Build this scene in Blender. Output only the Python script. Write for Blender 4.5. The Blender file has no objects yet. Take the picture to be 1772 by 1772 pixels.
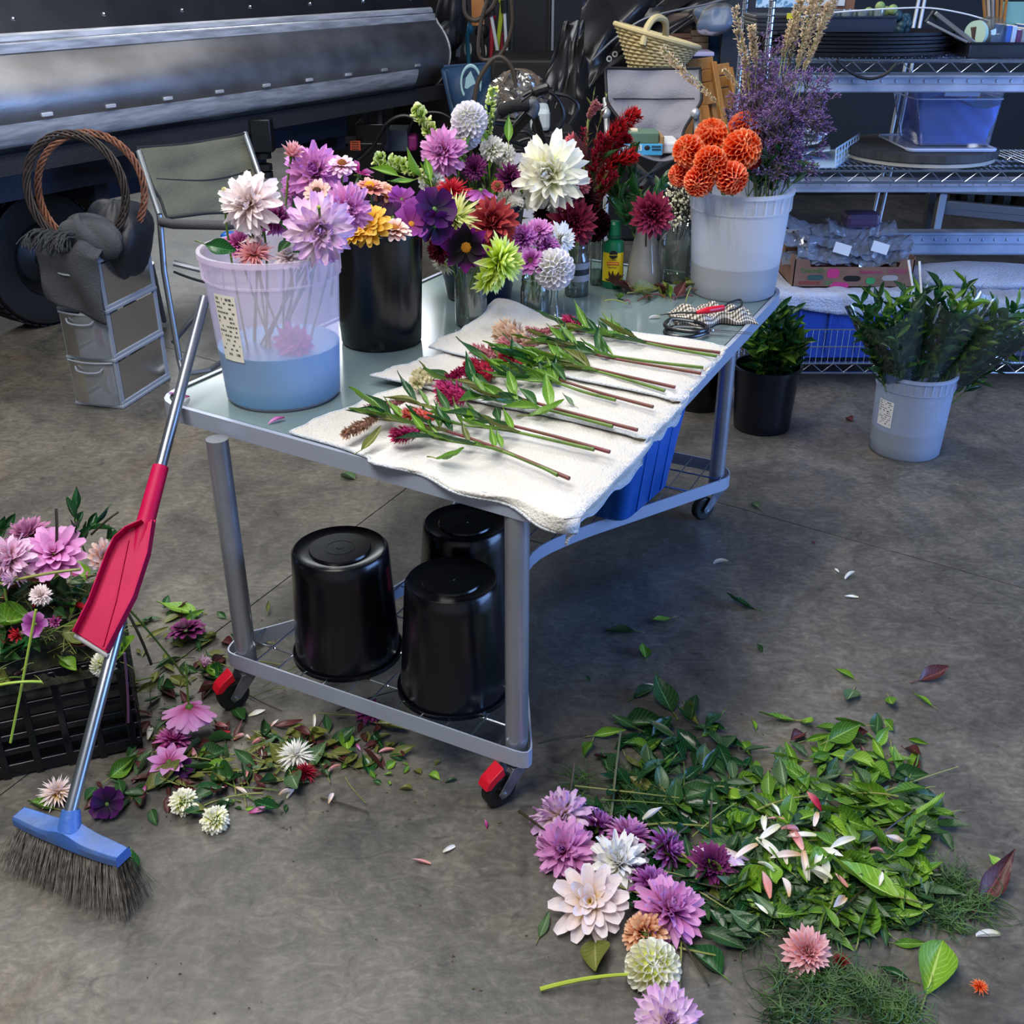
import bpy, math, random
from mathutils import Vector as V, Matrix as Mx
R = random.Random(7)
PI = math.pi
C = bpy.context.scene.collection
SC = bpy.context.scene

# ------------------------------------------------------------------ camera, world, lights, exposure
FPX = 1861.0; TH = math.radians(27.3); H = 1.65
cam = bpy.data.cameras.new('camera'); camo = bpy.data.objects.new('camera', cam); C.objects.link(camo)
cam.sensor_width = 36.0; cam.lens = FPX / 1772 * 36; cam.clip_end = 60; cam.clip_start = .05
camo.location = (0, 0, H); camo.rotation_euler = (PI / 2 - TH, 0, 0); SC.camera = camo
SC.view_settings.view_transform = 'Standard'
try: SC.view_settings.look = 'None'
except Exception: pass
SC.view_settings.gamma = 1; SC.view_settings.use_curve_mapping = False
SC.view_settings.exposure = 0.6
w = bpy.data.worlds.new('world'); SC.world = w; w.use_nodes = True
w.node_tree.nodes['Background'].inputs[0].default_value = (.62, .72, 1, 1)
w.node_tree.nodes['Background'].inputs[1].default_value = .35
def area(name, loc, target, sx, sy, power, col):
    l = bpy.data.lights.new(name, 'AREA'); l.shape = 'RECTANGLE'; l.size = sx; l.size_y = sy; l.energy = power; l.color = col
    o = bpy.data.objects.new(name, l); C.objects.link(o); o.location = loc
    o.rotation_euler = (V(target) - V(loc)).to_track_quat('-Z', 'Y').to_euler()
    return o
sk_ = area('ceiling_strip_lamp', (-.75, 2.6, 4.15), (-.75, 2.6, 0), .7, 6.0, 120, (1, .98, .95)); sk_.rotation_euler = (0, 0, -math.atan2(.516, .857))
area('skylight_lamp', (-2.2, 4.8, 3.9), (.1, 2.4, .4), 1.8, 1.4, 60, (1, .97, .92))
area('door_daylight', (5.6, 1.6, 1.7), (.6, 3.4, .5), 3.6, 2.8, 230, (.26, .47, 1))
area('back_window_daylight', (-2.6, 11.8, 3.2), (-.3, 3, .4), 3.4, 1.6, 120, (.92, .96, 1))
area('front_fill_light', (-.9, .2, 3.9), (-.2, 2.4, 0), 2.0, 1.2, 75, (1, .96, .9))  # weak warm fill added above the camera, not a known fixture

# ------------------------------------------------------------------ pixel -> world helpers (1772 px frame)
FW = V((0, math.cos(TH), -math.sin(TH))); UP = V((0, math.sin(TH), math.cos(TH))); RT = V((1, 0, 0)); CAM = V((0, 0, H))
def ray(u, v): return FW + RT * ((u - 886) / FPX) - UP * ((v - 886) / FPX)
def at(u, v, z=0.0):
    d = ray(u, v); return CAM + d * ((z - H) / d.z)
def aty(u, v, y):
    d = ray(u, v); return CAM + d * (y / d.y)
def depth(p): return (V(p) - CAM).dot(FW)
def px(n, p): return n / FPX * depth(p)

# ------------------------------------------------------------------ materials
def hx(s):
    s = s.lstrip('#'); c = [int(s[i:i + 2], 16) / 255 for i in (0, 2, 4)]
    return tuple(((x / 12.92) if x <= .04045 else ((x + .055) / 1.055) ** 2.4) for x in c) + (1,)
def newmat(name):
    m = bpy.data.materials.new(name); m.use_nodes = True
    nt = m.node_tree; return m, nt, nt.nodes['Principled BSDF']
def mat(name, col, rough=.5, metal=0.0, col2=None, scale=12, bump=0, bscale=None, spec=None, stretch=None, detail=4, coat=0, lo=.35, hi=.65):
    m, nt, b = newmat(name); N = nt.nodes; L = nt.links
    b.inputs['Roughness'].default_value = rough; b.inputs['Metallic'].default_value = metal
    if spec is not None: b.inputs['Specular IOR Level'].default_value = spec
    if coat: b.inputs['Coat Weight'].default_value = coat; b.inputs['Coat Roughness'].default_value = .08
    b.inputs['Base Color'].default_value = hx(col)
    tc = N.new('ShaderNodeTexCoord'); mp = N.new('ShaderNodeMapping'); L.new(tc.outputs['Object'], mp.inputs[0])
    if stretch: mp.inputs['Scale'].default_value = stretch
    if col2:
        n = N.new('ShaderNodeTexNoise'); n.inputs['Scale'].default_value = scale; n.inputs['Detail'].default_value = detail
        r = N.new('ShaderNodeValToRGB'); r.color_ramp.elements[0].position = lo; r.color_ramp.elements[1].position = hi
        r.color_ramp.elements[0].color = hx(col); r.color_ramp.elements[1].color = hx(col2)
        L.new(mp.outputs[0], n.inputs[0]); L.new(n.outputs[0], r.inputs[0]); L.new(r.outputs[0], b.inputs['Base Color'])
    if bump:
        n2 = N.new('ShaderNodeTexNoise'); n2.inputs['Scale'].default_value = bscale or scale * 3; n2.inputs['Detail'].default_value = 3
        bp = N.new('ShaderNodeBump'); bp.inputs['Strength'].default_value = bump; bp.inputs['Distance'].default_value = .01
        L.new(mp.outputs[0], n2.inputs[0]); L.new(n2.outputs[0], bp.inputs['Height']); L.new(bp.outputs[0], b.inputs['Normal'])
    return m
def glassmat(name, col, a=.85, gloss=.12, rough=.03, body=None):
    # thin clear material: see-through share a, the rest a tinted body, with a mirror-like skin by fresnel
    m, nt, b = newmat(name); N = nt.nodes; L = nt.links
    t = N.new('ShaderNodeBsdfTransparent'); t.inputs[0].default_value = hx(col)
    b.inputs['Base Color'].default_value = hx(body or col); b.inputs['Roughness'].default_value = rough
    mx = N.new('ShaderNodeMixShader'); mx.inputs[0].default_value = 1 - a
    L.new(t.outputs[0], mx.inputs[1]); L.new(b.outputs[0], mx.inputs[2])
    g = N.new('ShaderNodeBsdfGlossy'); g.inputs['Roughness'].default_value = rough
    fr = N.new('ShaderNodeFresnel'); fr.inputs[0].default_value = 1.35
    ad = N.new('ShaderNodeMath'); ad.operation = 'ADD'; ad.inputs[1].default_value = gloss * .3; L.new(fr.outputs[0], ad.inputs[0])
    m2 = N.new('ShaderNodeMixShader'); L.new(ad.outputs[0], m2.inputs[0]); L.new(mx.outputs[0], m2.inputs[1]); L.new(g.outputs[0], m2.inputs[2])
    L.new(m2.outputs[0], nt.nodes['Material Output'].inputs[0])
    return m
def translucent(nt, b, colsock, f=.25):
    N = nt.nodes; L = nt.links
    t = N.new('ShaderNodeBsdfTranslucent'); L.new(colsock, t.inputs[0]); mx = N.new('ShaderNodeMixShader'); mx.inputs[0].default_value = f
    L.new(b.outputs[0], mx.inputs[1]); L.new(t.outputs[0], mx.inputs[2]); L.new(mx.outputs[0], N['Material Output'].inputs[0])
PM = {}
def petalmat(cols, var=.25, f=.25, rough=.55):
    key = (tuple(cols), var)
    if key in PM: return PM[key]
    m, nt, b = newmat('petal_' + cols[-1].strip('#')); N = nt.nodes; L = nt.links
    b.inputs['Roughness'].default_value = rough; b.inputs['Specular IOR Level'].default_value = .22
    uv = N.new('ShaderNodeUVMap'); sx = N.new('ShaderNodeSeparateXYZ'); L.new(uv.outputs[0], sx.inputs[0])
    geo = N.new('ShaderNodeNewGeometry')
    # length position jittered per petal
    mr = N.new('ShaderNodeMapRange'); mr.inputs[3].default_value = -var * .6; mr.inputs[4].default_value = var * .6; L.new(geo.outputs['Random Per Island'], mr.inputs[0])
    ad = N.new('ShaderNodeMath'); ad.operation = 'ADD'; L.new(sx.outputs[1], ad.inputs[0]); L.new(mr.outputs[0], ad.inputs[1])
    r = N.new('ShaderNodeValToRGB'); e = r.color_ramp.elements
    n = len(cols)
    e[0].color = hx(cols[0]); e[0].position = .05; e[1].color = hx(cols[-1]); e[1].position = .95
    for i in range(1, n - 1):
        q = e.new(.05 + .9 * i / (n - 1)); q.color = hx(cols[i])
    L.new(ad.outputs[0], r.inputs[0])
    # streaks along petal
    mp = N.new('ShaderNodeMapping'); mp.inputs['Scale'].default_value = (14, 1.2, 1); L.new(uv.outputs[0], mp.inputs[0])
    nz = N.new('ShaderNodeTexNoise'); nz.inputs['Scale'].default_value = 1; L.new(mp.outputs[0], nz.inputs[0])
    m2 = N.new('ShaderNodeMapRange'); m2.inputs[1].default_value = .3; m2.inputs[2].default_value = .7; m2.inputs[3].default_value = .82; m2.inputs[4].default_value = 1.12; L.new(nz.outputs[0], m2.inputs[0])
    hs = N.new('ShaderNodeHueSaturation'); L.new(r.outputs[0], hs.inputs['Color']); L.new(m2.outputs[0], hs.inputs['Value'])
    L.new(hs.outputs[0], b.inputs['Base Color'])
    translucent(nt, b, hs.outputs[0], f)
    PM[key] = m; return m
LM = {}
def leafmat(name, c1, c2, vein, rough=.42, f=.2):
    m, nt, b = newmat(name); N = nt.nodes; L = nt.links
    b.inputs['Roughness'].default_value = rough
    def M(op, a, bb=None):
        q = N.new('ShaderNodeMath'); q.operation = op
        for i, x in enumerate((a, bb)):
            if x is None: continue
            if isinstance(x, (int, float)): q.inputs[i].default_value = x
            else: L.new(x, q.inputs[i])
        return q.outputs[0]
    uv = N.new('ShaderNodeUVMap'); sx = N.new('ShaderNodeSeparateXYZ'); L.new(uv.outputs[0], sx.inputs[0])
    au = M('ABSOLUTE', M('SUBTRACT', sx.outputs[0], .5))
    st = M('FRACT', M('SUBTRACT', M('MULTIPLY', sx.outputs[1], 9.0), M('MULTIPLY', au, 5.0)))
    line = M('LESS_THAN', st, .13); mid = M('LESS_THAN', au, .028); ve = M('MAXIMUM', M('MULTIPLY', line, .6), mid)
    oi = N.new('ShaderNodeObjectInfo'); tc = N.new('ShaderNodeTexCoord')
    nz = N.new('ShaderNodeTexNoise'); nz.inputs['Scale'].default_value = 28; L.new(tc.outputs['Object'], nz.inputs[0])
    fac = M('ADD', M('MULTIPLY', oi.outputs['Random'], .8), M('SUBTRACT', nz.outputs[0], .4))
    mx = N.new('ShaderNodeMix'); mx.data_type = 'RGBA'; L.new(fac, mx.inputs[0]); mx.inputs[6].default_value = hx(c1); mx.inputs[7].default_value = hx(c2)
    m2 = N.new('ShaderNodeMix'); m2.data_type = 'RGBA'; L.new(ve, m2.inputs[0]); L.new(mx.outputs[2], m2.inputs[6]); m2.inputs[7].default_value = hx(vein)
    L.new(m2.outputs[2], b.inputs['Base Color'])
    bp = N.new('ShaderNodeBump'); bp.inputs['Strength'].default_value = .5; bp.inputs['Distance'].default_value = .002; bp.invert = True
    L.new(st, bp.inputs['Height']); L.new(bp.outputs[0], b.inputs['Normal'])
    translucent(nt, b, m2.outputs[2], f); return m

# ------------------------------------------------------------------ mesh builder
class MB:
    def __init__(s): s.v = []; s.f = []; s.uv = []; s.mi = []; s.cur = 0
    def add(s, vs, fs, uvs=None):
        n = len(s.v); s.v += [V(p) for p in vs]; s.f += [tuple(n + i for i in f) for f in fs]
        s.uv += (uvs if uvs else [(0, 0)] * len(vs)); s.mi += [s.cur] * len(fs); return s
    def obox(s, c, ax, ay, az):
        c = V(c); ax = V(ax); ay = V(ay); az = V(az)
        vs = [c + ax * i + ay * j + az * k for k in (-.5, .5) for j in (-.5, .5) for i in (-.5, .5)]
        return s.add(vs, [(0, 2, 3, 1), (4, 5, 7, 6), (0, 1, 5, 4), (2, 6, 7, 3), (0, 4, 6, 2), (1, 3, 7, 5)])
    def box(s, c, sz, rz=0):
        a, b = math.cos(rz), math.sin(rz)
        return s.obox(c, (a * sz[0], b * sz[0], 0), (-b * sz[1], a * sz[1], 0), (0, 0, sz[2]))
    def beam(s, p, q, w, h, up=(0, 0, 1)):
        p = V(p); q = V(q); d = q - p; l = V(up).cross(d)
        if l.length < 1e-6: l = V((1, 0, 0))
        l.normalize(); u = d.cross(l).normalized(); return s.obox((p + q) / 2, d, l * w, u * h)
    def tube(s, pts, r, n=8, caps=True):
        pts = [V(p) for p in pts]; k = len(pts); rs = r if isinstance(r, (list, tuple)) else [r] * k
        t0 = (pts[1] - pts[0]).normalized(); a = t0.orthogonal().normalized(); vs = []; uv = []
        for i, p in enumerate(pts):
            t = ((pts[min(i + 1, k - 1)] - pts[max(i - 1, 0)])).normalized() if k > 2 else t0
            a = (a - t * a.dot(t)); a = a.normalized() if a.length > 1e-6 else t.orthogonal().normalized(); b = t.cross(a)
            for j in range(n):
                g = 2 * PI * j / n; vs.append(p + (a * math.cos(g) + b * math.sin(g)) * rs[i]); uv.append((j / n, i / (k - 1)))
        fs = [(i * n + j, i * n + (j + 1) % n, (i + 1) * n + (j + 1) % n, (i + 1) * n + j) for i in range(k - 1) for j in range(n)]
        if caps: fs += [tuple(range(n))[::-1], tuple((k - 1) * n + j for j in range(n))]
        return s.add(vs, fs, uv)
    def lathe(s, prof, c, n=32, M=None, a0=0, a1=2 * PI):
        c = V(c); vs = []; full = abs(a1 - a0 - 2 * PI) < 1e-6; nn = n if full else n + 1; uv = []
        for i, (r, z) in enumerate(prof):
            for j in range(nn):
                g = a0 + (a1 - a0) * j / n; p = V((r * math.cos(g), r * math.sin(g), z))
                vs.append(c + (M @ p if M else p)); uv.append((j / n, i / max(1, len(prof) - 1)))
        fs = []
        for i in range(len(prof) - 1):
            for j in range(n):
                k = (j + 1) % nn
                fs.append((i * nn + j, i * nn + k, (i + 1) * nn + k, (i + 1) * nn + j))
        return s.add(vs, fs, uv)
    def ball(s, c, r, n=8, m=6, sc=(1, 1, 1)):
        c = V(c); pr = [(max(1e-4, math.sin(PI * i / m)), -math.cos(PI * i / m)) for i in range(m + 1)]
        vs = [c + V((p[0] * math.cos(2 * PI * j / n) * r * sc[0], p[0] * math.sin(2 * PI * j / n) * r * sc[1], p[1] * r * sc[2])) for p in pr for j in range(n)]
        return s.add(vs, [(i * n + j, i * n + (j + 1) % n, (i + 1) * n + (j + 1) % n, (i + 1) * n + j) for i in range(m) for j in range(n)])
    def grid(s, fn, nu, nv):
        vs = [fn(i / nu, j / nv) for j in range(nv + 1) for i in range(nu + 1)]; uv = [(i / nu, j / nv) for j in range(nv + 1) for i in range(nu + 1)]
        k = nu + 1
        return s.add(vs, [(j * k + i, j * k + i + 1, (j + 1) * k + i + 1, (j + 1) * k + i) for j in range(nv) for i in range(nu)], uv)
    def prism(s, pts, z0, z1):
        n = len(pts); vs = [(p[0], p[1], z0) for p in pts] + [(p[0], p[1], z1) for p in pts]
        return s.add(vs, [tuple(range(n))[::-1], tuple(range(n, 2 * n))] + [(i, (i + 1) % n, n + (i + 1) % n, n + i) for i in range(n)])
    def slab(s, pts, off):   # polygon in 3D, extruded by vector
        n = len(pts); pts = [V(p) for p in pts]; off = V(off)
        return s.add(pts + [p + off for p in pts], [tuple(range(n))[::-1], tuple(range(n, 2 * n))] + [(i, (i + 1) % n, n + (i + 1) % n, n + i) for i in range(n)])
    def petal(s, M, L, W, prof, cup=.3, bend=0, rows=5, cols=2, twist=0, wav=0):
        vs = []; uv = []; y = z = 0; n = len(prof) - 1; a = 0
        for i in range(rows + 1):
            t = i / rows; q = t * n; k = min(int(q), n - 1); wd = W * (prof[k] + (prof[k + 1] - prof[k]) * (q - k))
            if i: a += bend / rows; y += math.cos(a) * L / rows; z += math.sin(a) * L / rows
            for j in range(cols + 1):
                g = 2 * j / cols - 1; x = g * wd / 2; dz = cup * wd * g * g * (1 - .3 * cup) + wav * math.sin(t * 9 + j * 2.3) * L * .08
                x *= 1 - .45 * min(1, cup) * g * g
                x2 = x * math.cos(twist * t); dz += x * math.sin(twist * t)
                vs.append(M @ V((x2, y - math.sin(a) * dz, z + math.cos(a) * dz))); uv.append((j / cols, t))
        k = cols + 1
        return s.add(vs, [(i * k + j, i * k + j + 1, (i + 1) * k + j + 1, (i + 1) * k + j) for i in range(rows) for j in range(cols)], uv)
    def mesh(s, name, mats, origin=(0, 0, 0), smooth=True, sharp=35):
        me = bpy.data.meshes.new(name); o = V(origin)
        me.from_pydata([tuple(p - o) for p in s.v], [], s.f)
        for m in (mats if isinstance(mats, (list, tuple)) else [mats]): me.materials.append(m)
        if any(s.mi): me.polygons.foreach_set('material_index', s.mi)
        ul = me.uv_layers.new(name='UVMap'); li = [0] * len(me.loops); me.loops.foreach_get('vertex_index', li)
        fl = [c for i in li for c in s.uv[i]]; ul.data.foreach_set('uv', fl)
        if smooth:
            me.polygons.foreach_set('use_smooth', [True] * len(me.polygons)); me.set_sharp_from_angle(angle=math.radians(sharp))
        me.update(); return me
def tagp(o, label=None, cat=None, group=None, kind=None):
    if label: o['label'] = label
    if cat: o['category'] = cat
    if group: o['group'] = group
    if kind: o['kind'] = kind
    return o
def root(name, loc, label, cat, group=None):
    o = bpy.data.objects.new(name, None); o.empty_display_size = .05; C.objects.link(o); o.location = loc; return tagp(o, label, cat, group)
def wloc(o):
    p = V(o.location); q = o.parent
    while q: p += V(q.location); q = q.parent
    return p
def part(name, mb, m, parent, label=None, kind=None, smooth=True, sharp=35, bevel=0, solid=0):
    # geometry given in world coordinates; parent has no rotation
    og = wloc(parent)
    o = bpy.data.objects.new(name, mb.mesh(name, m, og, smooth, sharp)); C.objects.link(o); o.parent = parent
    if label: o['label'] = label
    if kind: o['kind'] = kind
    if bevel: md = o.modifiers.new('bevel', 'BEVEL'); md.width = bevel; md.segments = 2; md.limit_method = 'ANGLE'
    if solid: md = o.modifiers.new('solid', 'SOLIDIFY'); md.thickness = solid; md.offset = 0
    return o
def single(name, mb, m, label=None, cat=None, group=None, kind=None, loc=None, **k):
    if loc is None:
        xs = [p.x for p in mb.v]; ys = [p.y for p in mb.v]; loc = ((min(xs) + max(xs)) / 2, (min(ys) + max(ys)) / 2, min(p.z for p in mb.v))
    bevel = k.pop('bevel', 0); solid = k.pop('solid', 0)
    o = bpy.data.objects.new(name, mb.mesh(name, m, loc, **k)); C.objects.link(o); o.location = loc
    if bevel: md = o.modifiers.new('bevel', 'BEVEL'); md.width = bevel; md.segments = 2; md.limit_method = 'ANGLE'
    if solid: md = o.modifiers.new('solid', 'SOLIDIFY'); md.thickness = solid; md.offset = 0
    return tagp(o, label, cat, group, kind)
def inst(name, me, M, parent=None, label=None, cat=None, group=None):
    o = bpy.data.objects.new(name, me); C.objects.link(o); o.parent = parent; o.matrix_local = M; return tagp(o, label, cat, group)
def frame(n, spin=0.0, s=1.0, loc=(0, 0, 0)):
    n = V(n).normalized(); q = n.to_track_quat('Z', 'Y').to_matrix().to_4x4()
    return Mx.Translation(loc) @ q @ Mx.Rotation(spin, 4, 'Z') @ Mx.Scale(s, 4)
def text(parent, body, loc, size, m, xdir, ydir, name='lettering', ext=.0004):
    cu = bpy.data.curves.new('t', 'FONT'); cu.body = body; cu.size = size; cu.extrude = ext; cu.resolution_u = 2
    t = bpy.data.objects.new('t', cu); C.objects.link(t); bpy.context.view_layer.update()
    me = bpy.data.meshes.new_from_object(t.evaluated_get(bpy.context.evaluated_depsgraph_get())); bpy.data.objects.remove(t)
    me.materials.clear(); me.materials.append(m)
    x = V(xdir).normalized(); y = V(ydir).normalized(); z = x.cross(y); M = Mx((x, y, z)).transposed().to_4x4()
    o = bpy.data.objects.new(name, me); C.objects.link(o); o.parent = parent; o.matrix_local = Mx.Translation(V(loc) - wloc(parent)) @ M; return o
def bez(p0, p1, p2, n=8):
    p0, p1, p2 = V(p0), V(p1), V(p2); return [(p0 * (1 - t) ** 2 + p1 * 2 * t * (1 - t) + p2 * t * t) for t in [i / n for i in range(n + 1)]]
def smooth_poly(pts, n=6, closed=False):
    pts = [V(p) for p in pts]; out = []; k = len(pts)
    for i in range(k if closed else k - 1):
        g = lambda j: pts[j % k] if closed else pts[max(0, min(k - 1, j))]
        a, b, c, d = g(i - 1), g(i), g(i + 1), g(i + 2)
        for q in range(n):
            t = q / n; out.append(.5 * ((2 * b) + (c - a) * t + (2 * a - 5 * b + 4 * c - d) * t * t + (3 * b - a - 3 * c + d) * t ** 3))
    if not closed: out.append(pts[-1])
    return out
def rnd(a, b): return R.uniform(a, b)

# ------------------------------------------------------------------ room
def concrete():
    m, nt, b = newmat('concrete'); N = nt.nodes; L = nt.links
    tc = N.new('ShaderNodeTexCoord'); b.inputs['Specular IOR Level'].default_value = .45
    def noise(sc, det, st=(1, 1, 1), rot=0, dist=0):
        mp = N.new('ShaderNodeMapping'); mp.inputs['Scale'].default_value = st; mp.inputs['Rotation'].default_value = (0, 0, rot); L.new(tc.outputs['Object'], mp.inputs[0])
        n = N.new('ShaderNodeTexNoise'); n.inputs['Scale'].default_value = sc; n.inputs['Detail'].default_value = det; n.inputs['Distortion'].default_value = dist; n.inputs['Roughness'].default_value = .62; L.new(mp.outputs[0], n.inputs[0]); return n.outputs[0]
    def ramp(s, stops):
        r = N.new('ShaderNodeValToRGB'); e = r.color_ramp.elements; e[0].position, e[0].color = stops[0][0], hx(stops[0][1]); e[1].position, e[1].color = stops[-1][0], hx(stops[-1][1])
        for p, c in stops[1:-1]: q = e.new(p); q.color = hx(c)
        L.new(s, r.inputs[0]); return r.outputs[0]
    def mix(f, a, bb, mode='MIX'):
        x = N.new('ShaderNodeMix'); x.data_type = 'RGBA'; x.blend_type = mode
        if isinstance(f, float): x.inputs[0].default_value = f
        else: L.new(f, x.inputs[0])
        L.new(a, x.inputs[6]); L.new(bb, x.inputs[7]); return x.outputs[2]
    base = ramp(noise(1.6, 8, dist=.6), [(.3, '#817c76'), (.46, '#97938c'), (.58, '#aba69c'), (.72, '#9b8c76')])
    stain = ramp(noise(4.5, 9, (1, .55, 1), .5, 1.2), [(.36, '#4e4a46'), (.5, '#8a8a88'), (.64, '#b3ada0')])
    c = mix(.55, base, stain, 'OVERLAY')
    fine = ramp(noise(70, 6), [(.3, '#4a4a4a'), (.5, '#808080'), (.7, '#b4b4b4')]); c = mix(.38, c, fine, 'OVERLAY')
    scr = ramp(noise(14, 8, (1, 1.8, 1), .5, 2.2), [(.36, '#4a4a4a'), (.5, '#808080'), (.64, '#b0b0b0')]); c = mix(.5, c, scr, 'OVERLAY')
    v = ramp(noise(9, 5, dist=2.5), [(.30, '#2c2824'), (.40, '#808080'), (1, '#808080')]); c = mix(.6, c, v, 'OVERLAY')
    L.new(c, b.inputs['Base Color'])
    rr = N.new('ShaderNodeMapRange'); rr.inputs[3].default_value = .32; rr.inputs[4].default_value = .62; L.new(noise(5, 6), rr.inputs[0]); L.new(rr.outputs[0], b.inputs['Roughness'])
    bp = N.new('ShaderNodeBump'); bp.inputs['Strength'].default_value = .25; bp.inputs['Distance'].default_value = .004; L.new(noise(90, 4), bp.inputs['Height']); L.new(bp.outputs[0], b.inputs['Normal'])
    return m
CONC = concrete()
DARKW = mat('dark_wall', '#1b1d22', .9, col2='#15161a', scale=3)
CEILM = mat('ceiling_panel', '#8d8f90', .8)
JM = mat('joint_dark', '#2a2826', .95)
def clip(poly, p, n):
    out = []
    for i in range(len(poly)):
        a, b = poly[i], poly[(i + 1) % len(poly)]; da = (a - p).dot(n); db = (b - p).dot(n)
        if da >= 0: out.append(a)
        if da * db < 0: out.append(a + (b - a) * (da / (da - db)))
    return out
fl = single('floor', MB().box((.3, 5.2, -.06), (13.4, 15.6, .1)), JM, kind='structure')
rect = [V((-6.4, -2.6, 0)), V((7, -2.6, 0)), V((7, 13, 0)), V((-6.4, 13, 0))]
j1 = (at(1245, 870), at(1772, 1018)); j2 = (at(690, 855), at(240, 1195))
def nrm(a, b): d = (b - a).normalized(); return V((-d.y, d.x, 0))
n1, n2 = nrm(*j1), nrm(*j2)
for s1 in (1, -1):
    for s2 in (1, -1):
        pl = clip(clip(rect, j1[0] + n1 * s1 * .002, n1 * s1), j2[0] + n2 * s2 * .002, n2 * s2)
        ar = sum(pl[i].x * pl[(i + 1) % len(pl)].y - pl[(i + 1) % len(pl)].x * pl[i].y for i in range(len(pl)))
        if ar < 0: pl = pl[::-1]
        part('concrete_slab', MB().prism(pl, -.011, 0), CONC, fl, smooth=False)
single('ceiling', MB().box((.3, 5.2, 4.35), (13.4, 15.6, .1)), CEILM, kind='structure')
single('wall_back', MB().box((.3, 13.05, 2.15), (13.4, .1, 4.3)), DARKW, kind='structure')
single('wall_left', MB().box((-6.45, 5.2, 2.15), (.1, 15.6, 4.3)), DARKW, kind='structure')
single('wall_right', MB().box((7.05, 5.2, 2.15), (.1, 15.6, 4.3)), DARKW, kind='structure')
single('wall_front', MB().box((.3, -2.65, 2.15), (13.4, .1, 4.3)), mat('front_wall', '#c4c4c0', .85), kind='structure')

# ------------------------------------------------------------------ shared materials
STEELB = mat('blue_grey_steel', '#a8b2c6', .42, .35, bump=.05, bscale=60)
STEELD = mat('grey_tube', '#a0a4ae', .32, .6, bump=.04, bscale=80, col2='#8c909a', scale=4)
CHROME = mat('chrome', '#c9d2e0', .22, 1.0)
GALV = mat('galvanised', '#8f949c', .42, .8, col2='#6d727a', scale=30)
BLACKP = mat('black_plastic', '#07080c', .22, spec=.5, col2='#0c0f16', scale=5, bump=.04, bscale=9)
BLACKM = mat('black_matt', '#0b0c0f', .6)
NAVYP = mat('navy_plastic', '#0d1b3a', .3)
BLUEP = mat('blue_plastic', '#1f62b8', .35, col2='#1a55a4', scale=6)
WHITEP = mat('white_plastic', '#d9dde6', .35)
RUBBER = mat('rubber', '#101113', .55, bump=.1, bscale=40)
REDP = mat('red_plastic', '#c4102a', .35)
CLEAR = glassmat('clear_glass', '#eef4f2', .93, .3, .03)
WATERM = glassmat('water', '#cfdcd2', .8, .15, .03, '#7f8f80')
CLEARP = glassmat('clear_plastic', '#e8eefb', .86, .2, .12, '#a9bfe8')
CELLO = glassmat('cellophane', '#f8faf9', .97, .05, .08, '#b8c8cc')
# ------------------------------------------------------------------ glass table on casters
ZT = .74
def rcorner(poly, rad, n=6):
    out = []; k = len(poly)
    for i in range(k):
        a, b, c = V(poly[i - 1]), V(poly[i]), V(poly[(i + 1) % k]); d1 = (a - b).normalized(); d2 = (c - b).normalized()
        r = rad[i] if isinstance(rad, (list, tuple)) else rad; r = min(r, (a - b).length * .45, (c - b).length * .45)
        out += bez(b + d1 * r, b, b + d2 * r, n)
    return out
TQ = [V((-.835, 2.325, 0)), V((.105, 1.742, 0)), V((.855, 3.29, 0)), V((-.05, 3.80, 0))]
TP = rcorner(TQ, [.09, .1, .12, .12])
tbl = root('work_table', ((TQ[0] + TQ[2]) / 2).to_tuple(), 'frosted glass work table with grey steel frame on casters, covered in buckets and towels', 'table')
def inset(poly, d):
    c = sum(poly, V((0, 0, 0))) / len(poly); out = []
    k = len(poly)
    for i in range(k):
        t = (poly[(i + 1) % k] - poly[i - 1]).normalized(); n = V((-t.y, t.x, 0)); out.append(poly[i] + n * d)
    return out
FROST = mat('frosted_glass', '#728586', .13, spec=.5, col2='#687b7d', scale=3)
part('glass_top', MB().prism(inset(TP, .008), ZT - .012, ZT - .001), FROST, tbl, label='pale grey green frosted glass pane', sharp=60)
def ribbon(poly, z0, z1, th, closed=True):
    mb = MB(); inn = inset(poly, th) if closed else None; k = len(poly)
    if not closed:
        inn = []
        for i in range(k):
            t = (poly[min(i + 1, k - 1)] - poly[max(i - 1, 0)]).normalized(); inn.append(poly[i] + V((-t.y, t.x, 0)) * th)
    vs = []
    for p, q in zip(poly, inn): vs += [(p.x, p.y, z0), (p.x, p.y, z1), (q.x, q.y, z1), (q.x, q.y, z0)]
    fs = []
    for i in range(k if closed else k - 1):
        j = (i + 1) % k
        for e in range(4): fs.append((i * 4 + e, j * 4 + e, j * 4 + (e + 1) % 4, i * 4 + (e + 1) % 4))
    return mb.add(vs, fs)
part('rim_frame', ribbon(TP, ZT - .036, ZT + .003, .012), STEELB, tbl, label='blue grey steel rim')
part('rim_seal', ribbon(inset(TP, .012), ZT - .006, ZT + .0015, .004), BLACKM, tbl)
ZL = .152
near = [(-.69, 2.175), (.042, 1.785)]
LQ = [V((-.700, 2.165, 0)), V((.045, 1.775, 0)), V((.038, 2.0, 0)), V((.022, 2.35, 0)), V((.045, 2.66, 0)), V((.194, 2.798, 0)), V((.378, 2.922, 0)), V((.576, 3.06, 0)), V((.722, 3.16, 0)), V((.70, 3.27, 0)),
      V((-.02, 3.66, 0)), V((-.10, 3.62, 0)), V((-.16, 3.1, 0)), V((-.235, 2.62, 0)), V((-.31, 2.46, 0)), V((-.555, 2.305, 0)), V((-.68, 2.24, 0))]
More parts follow.
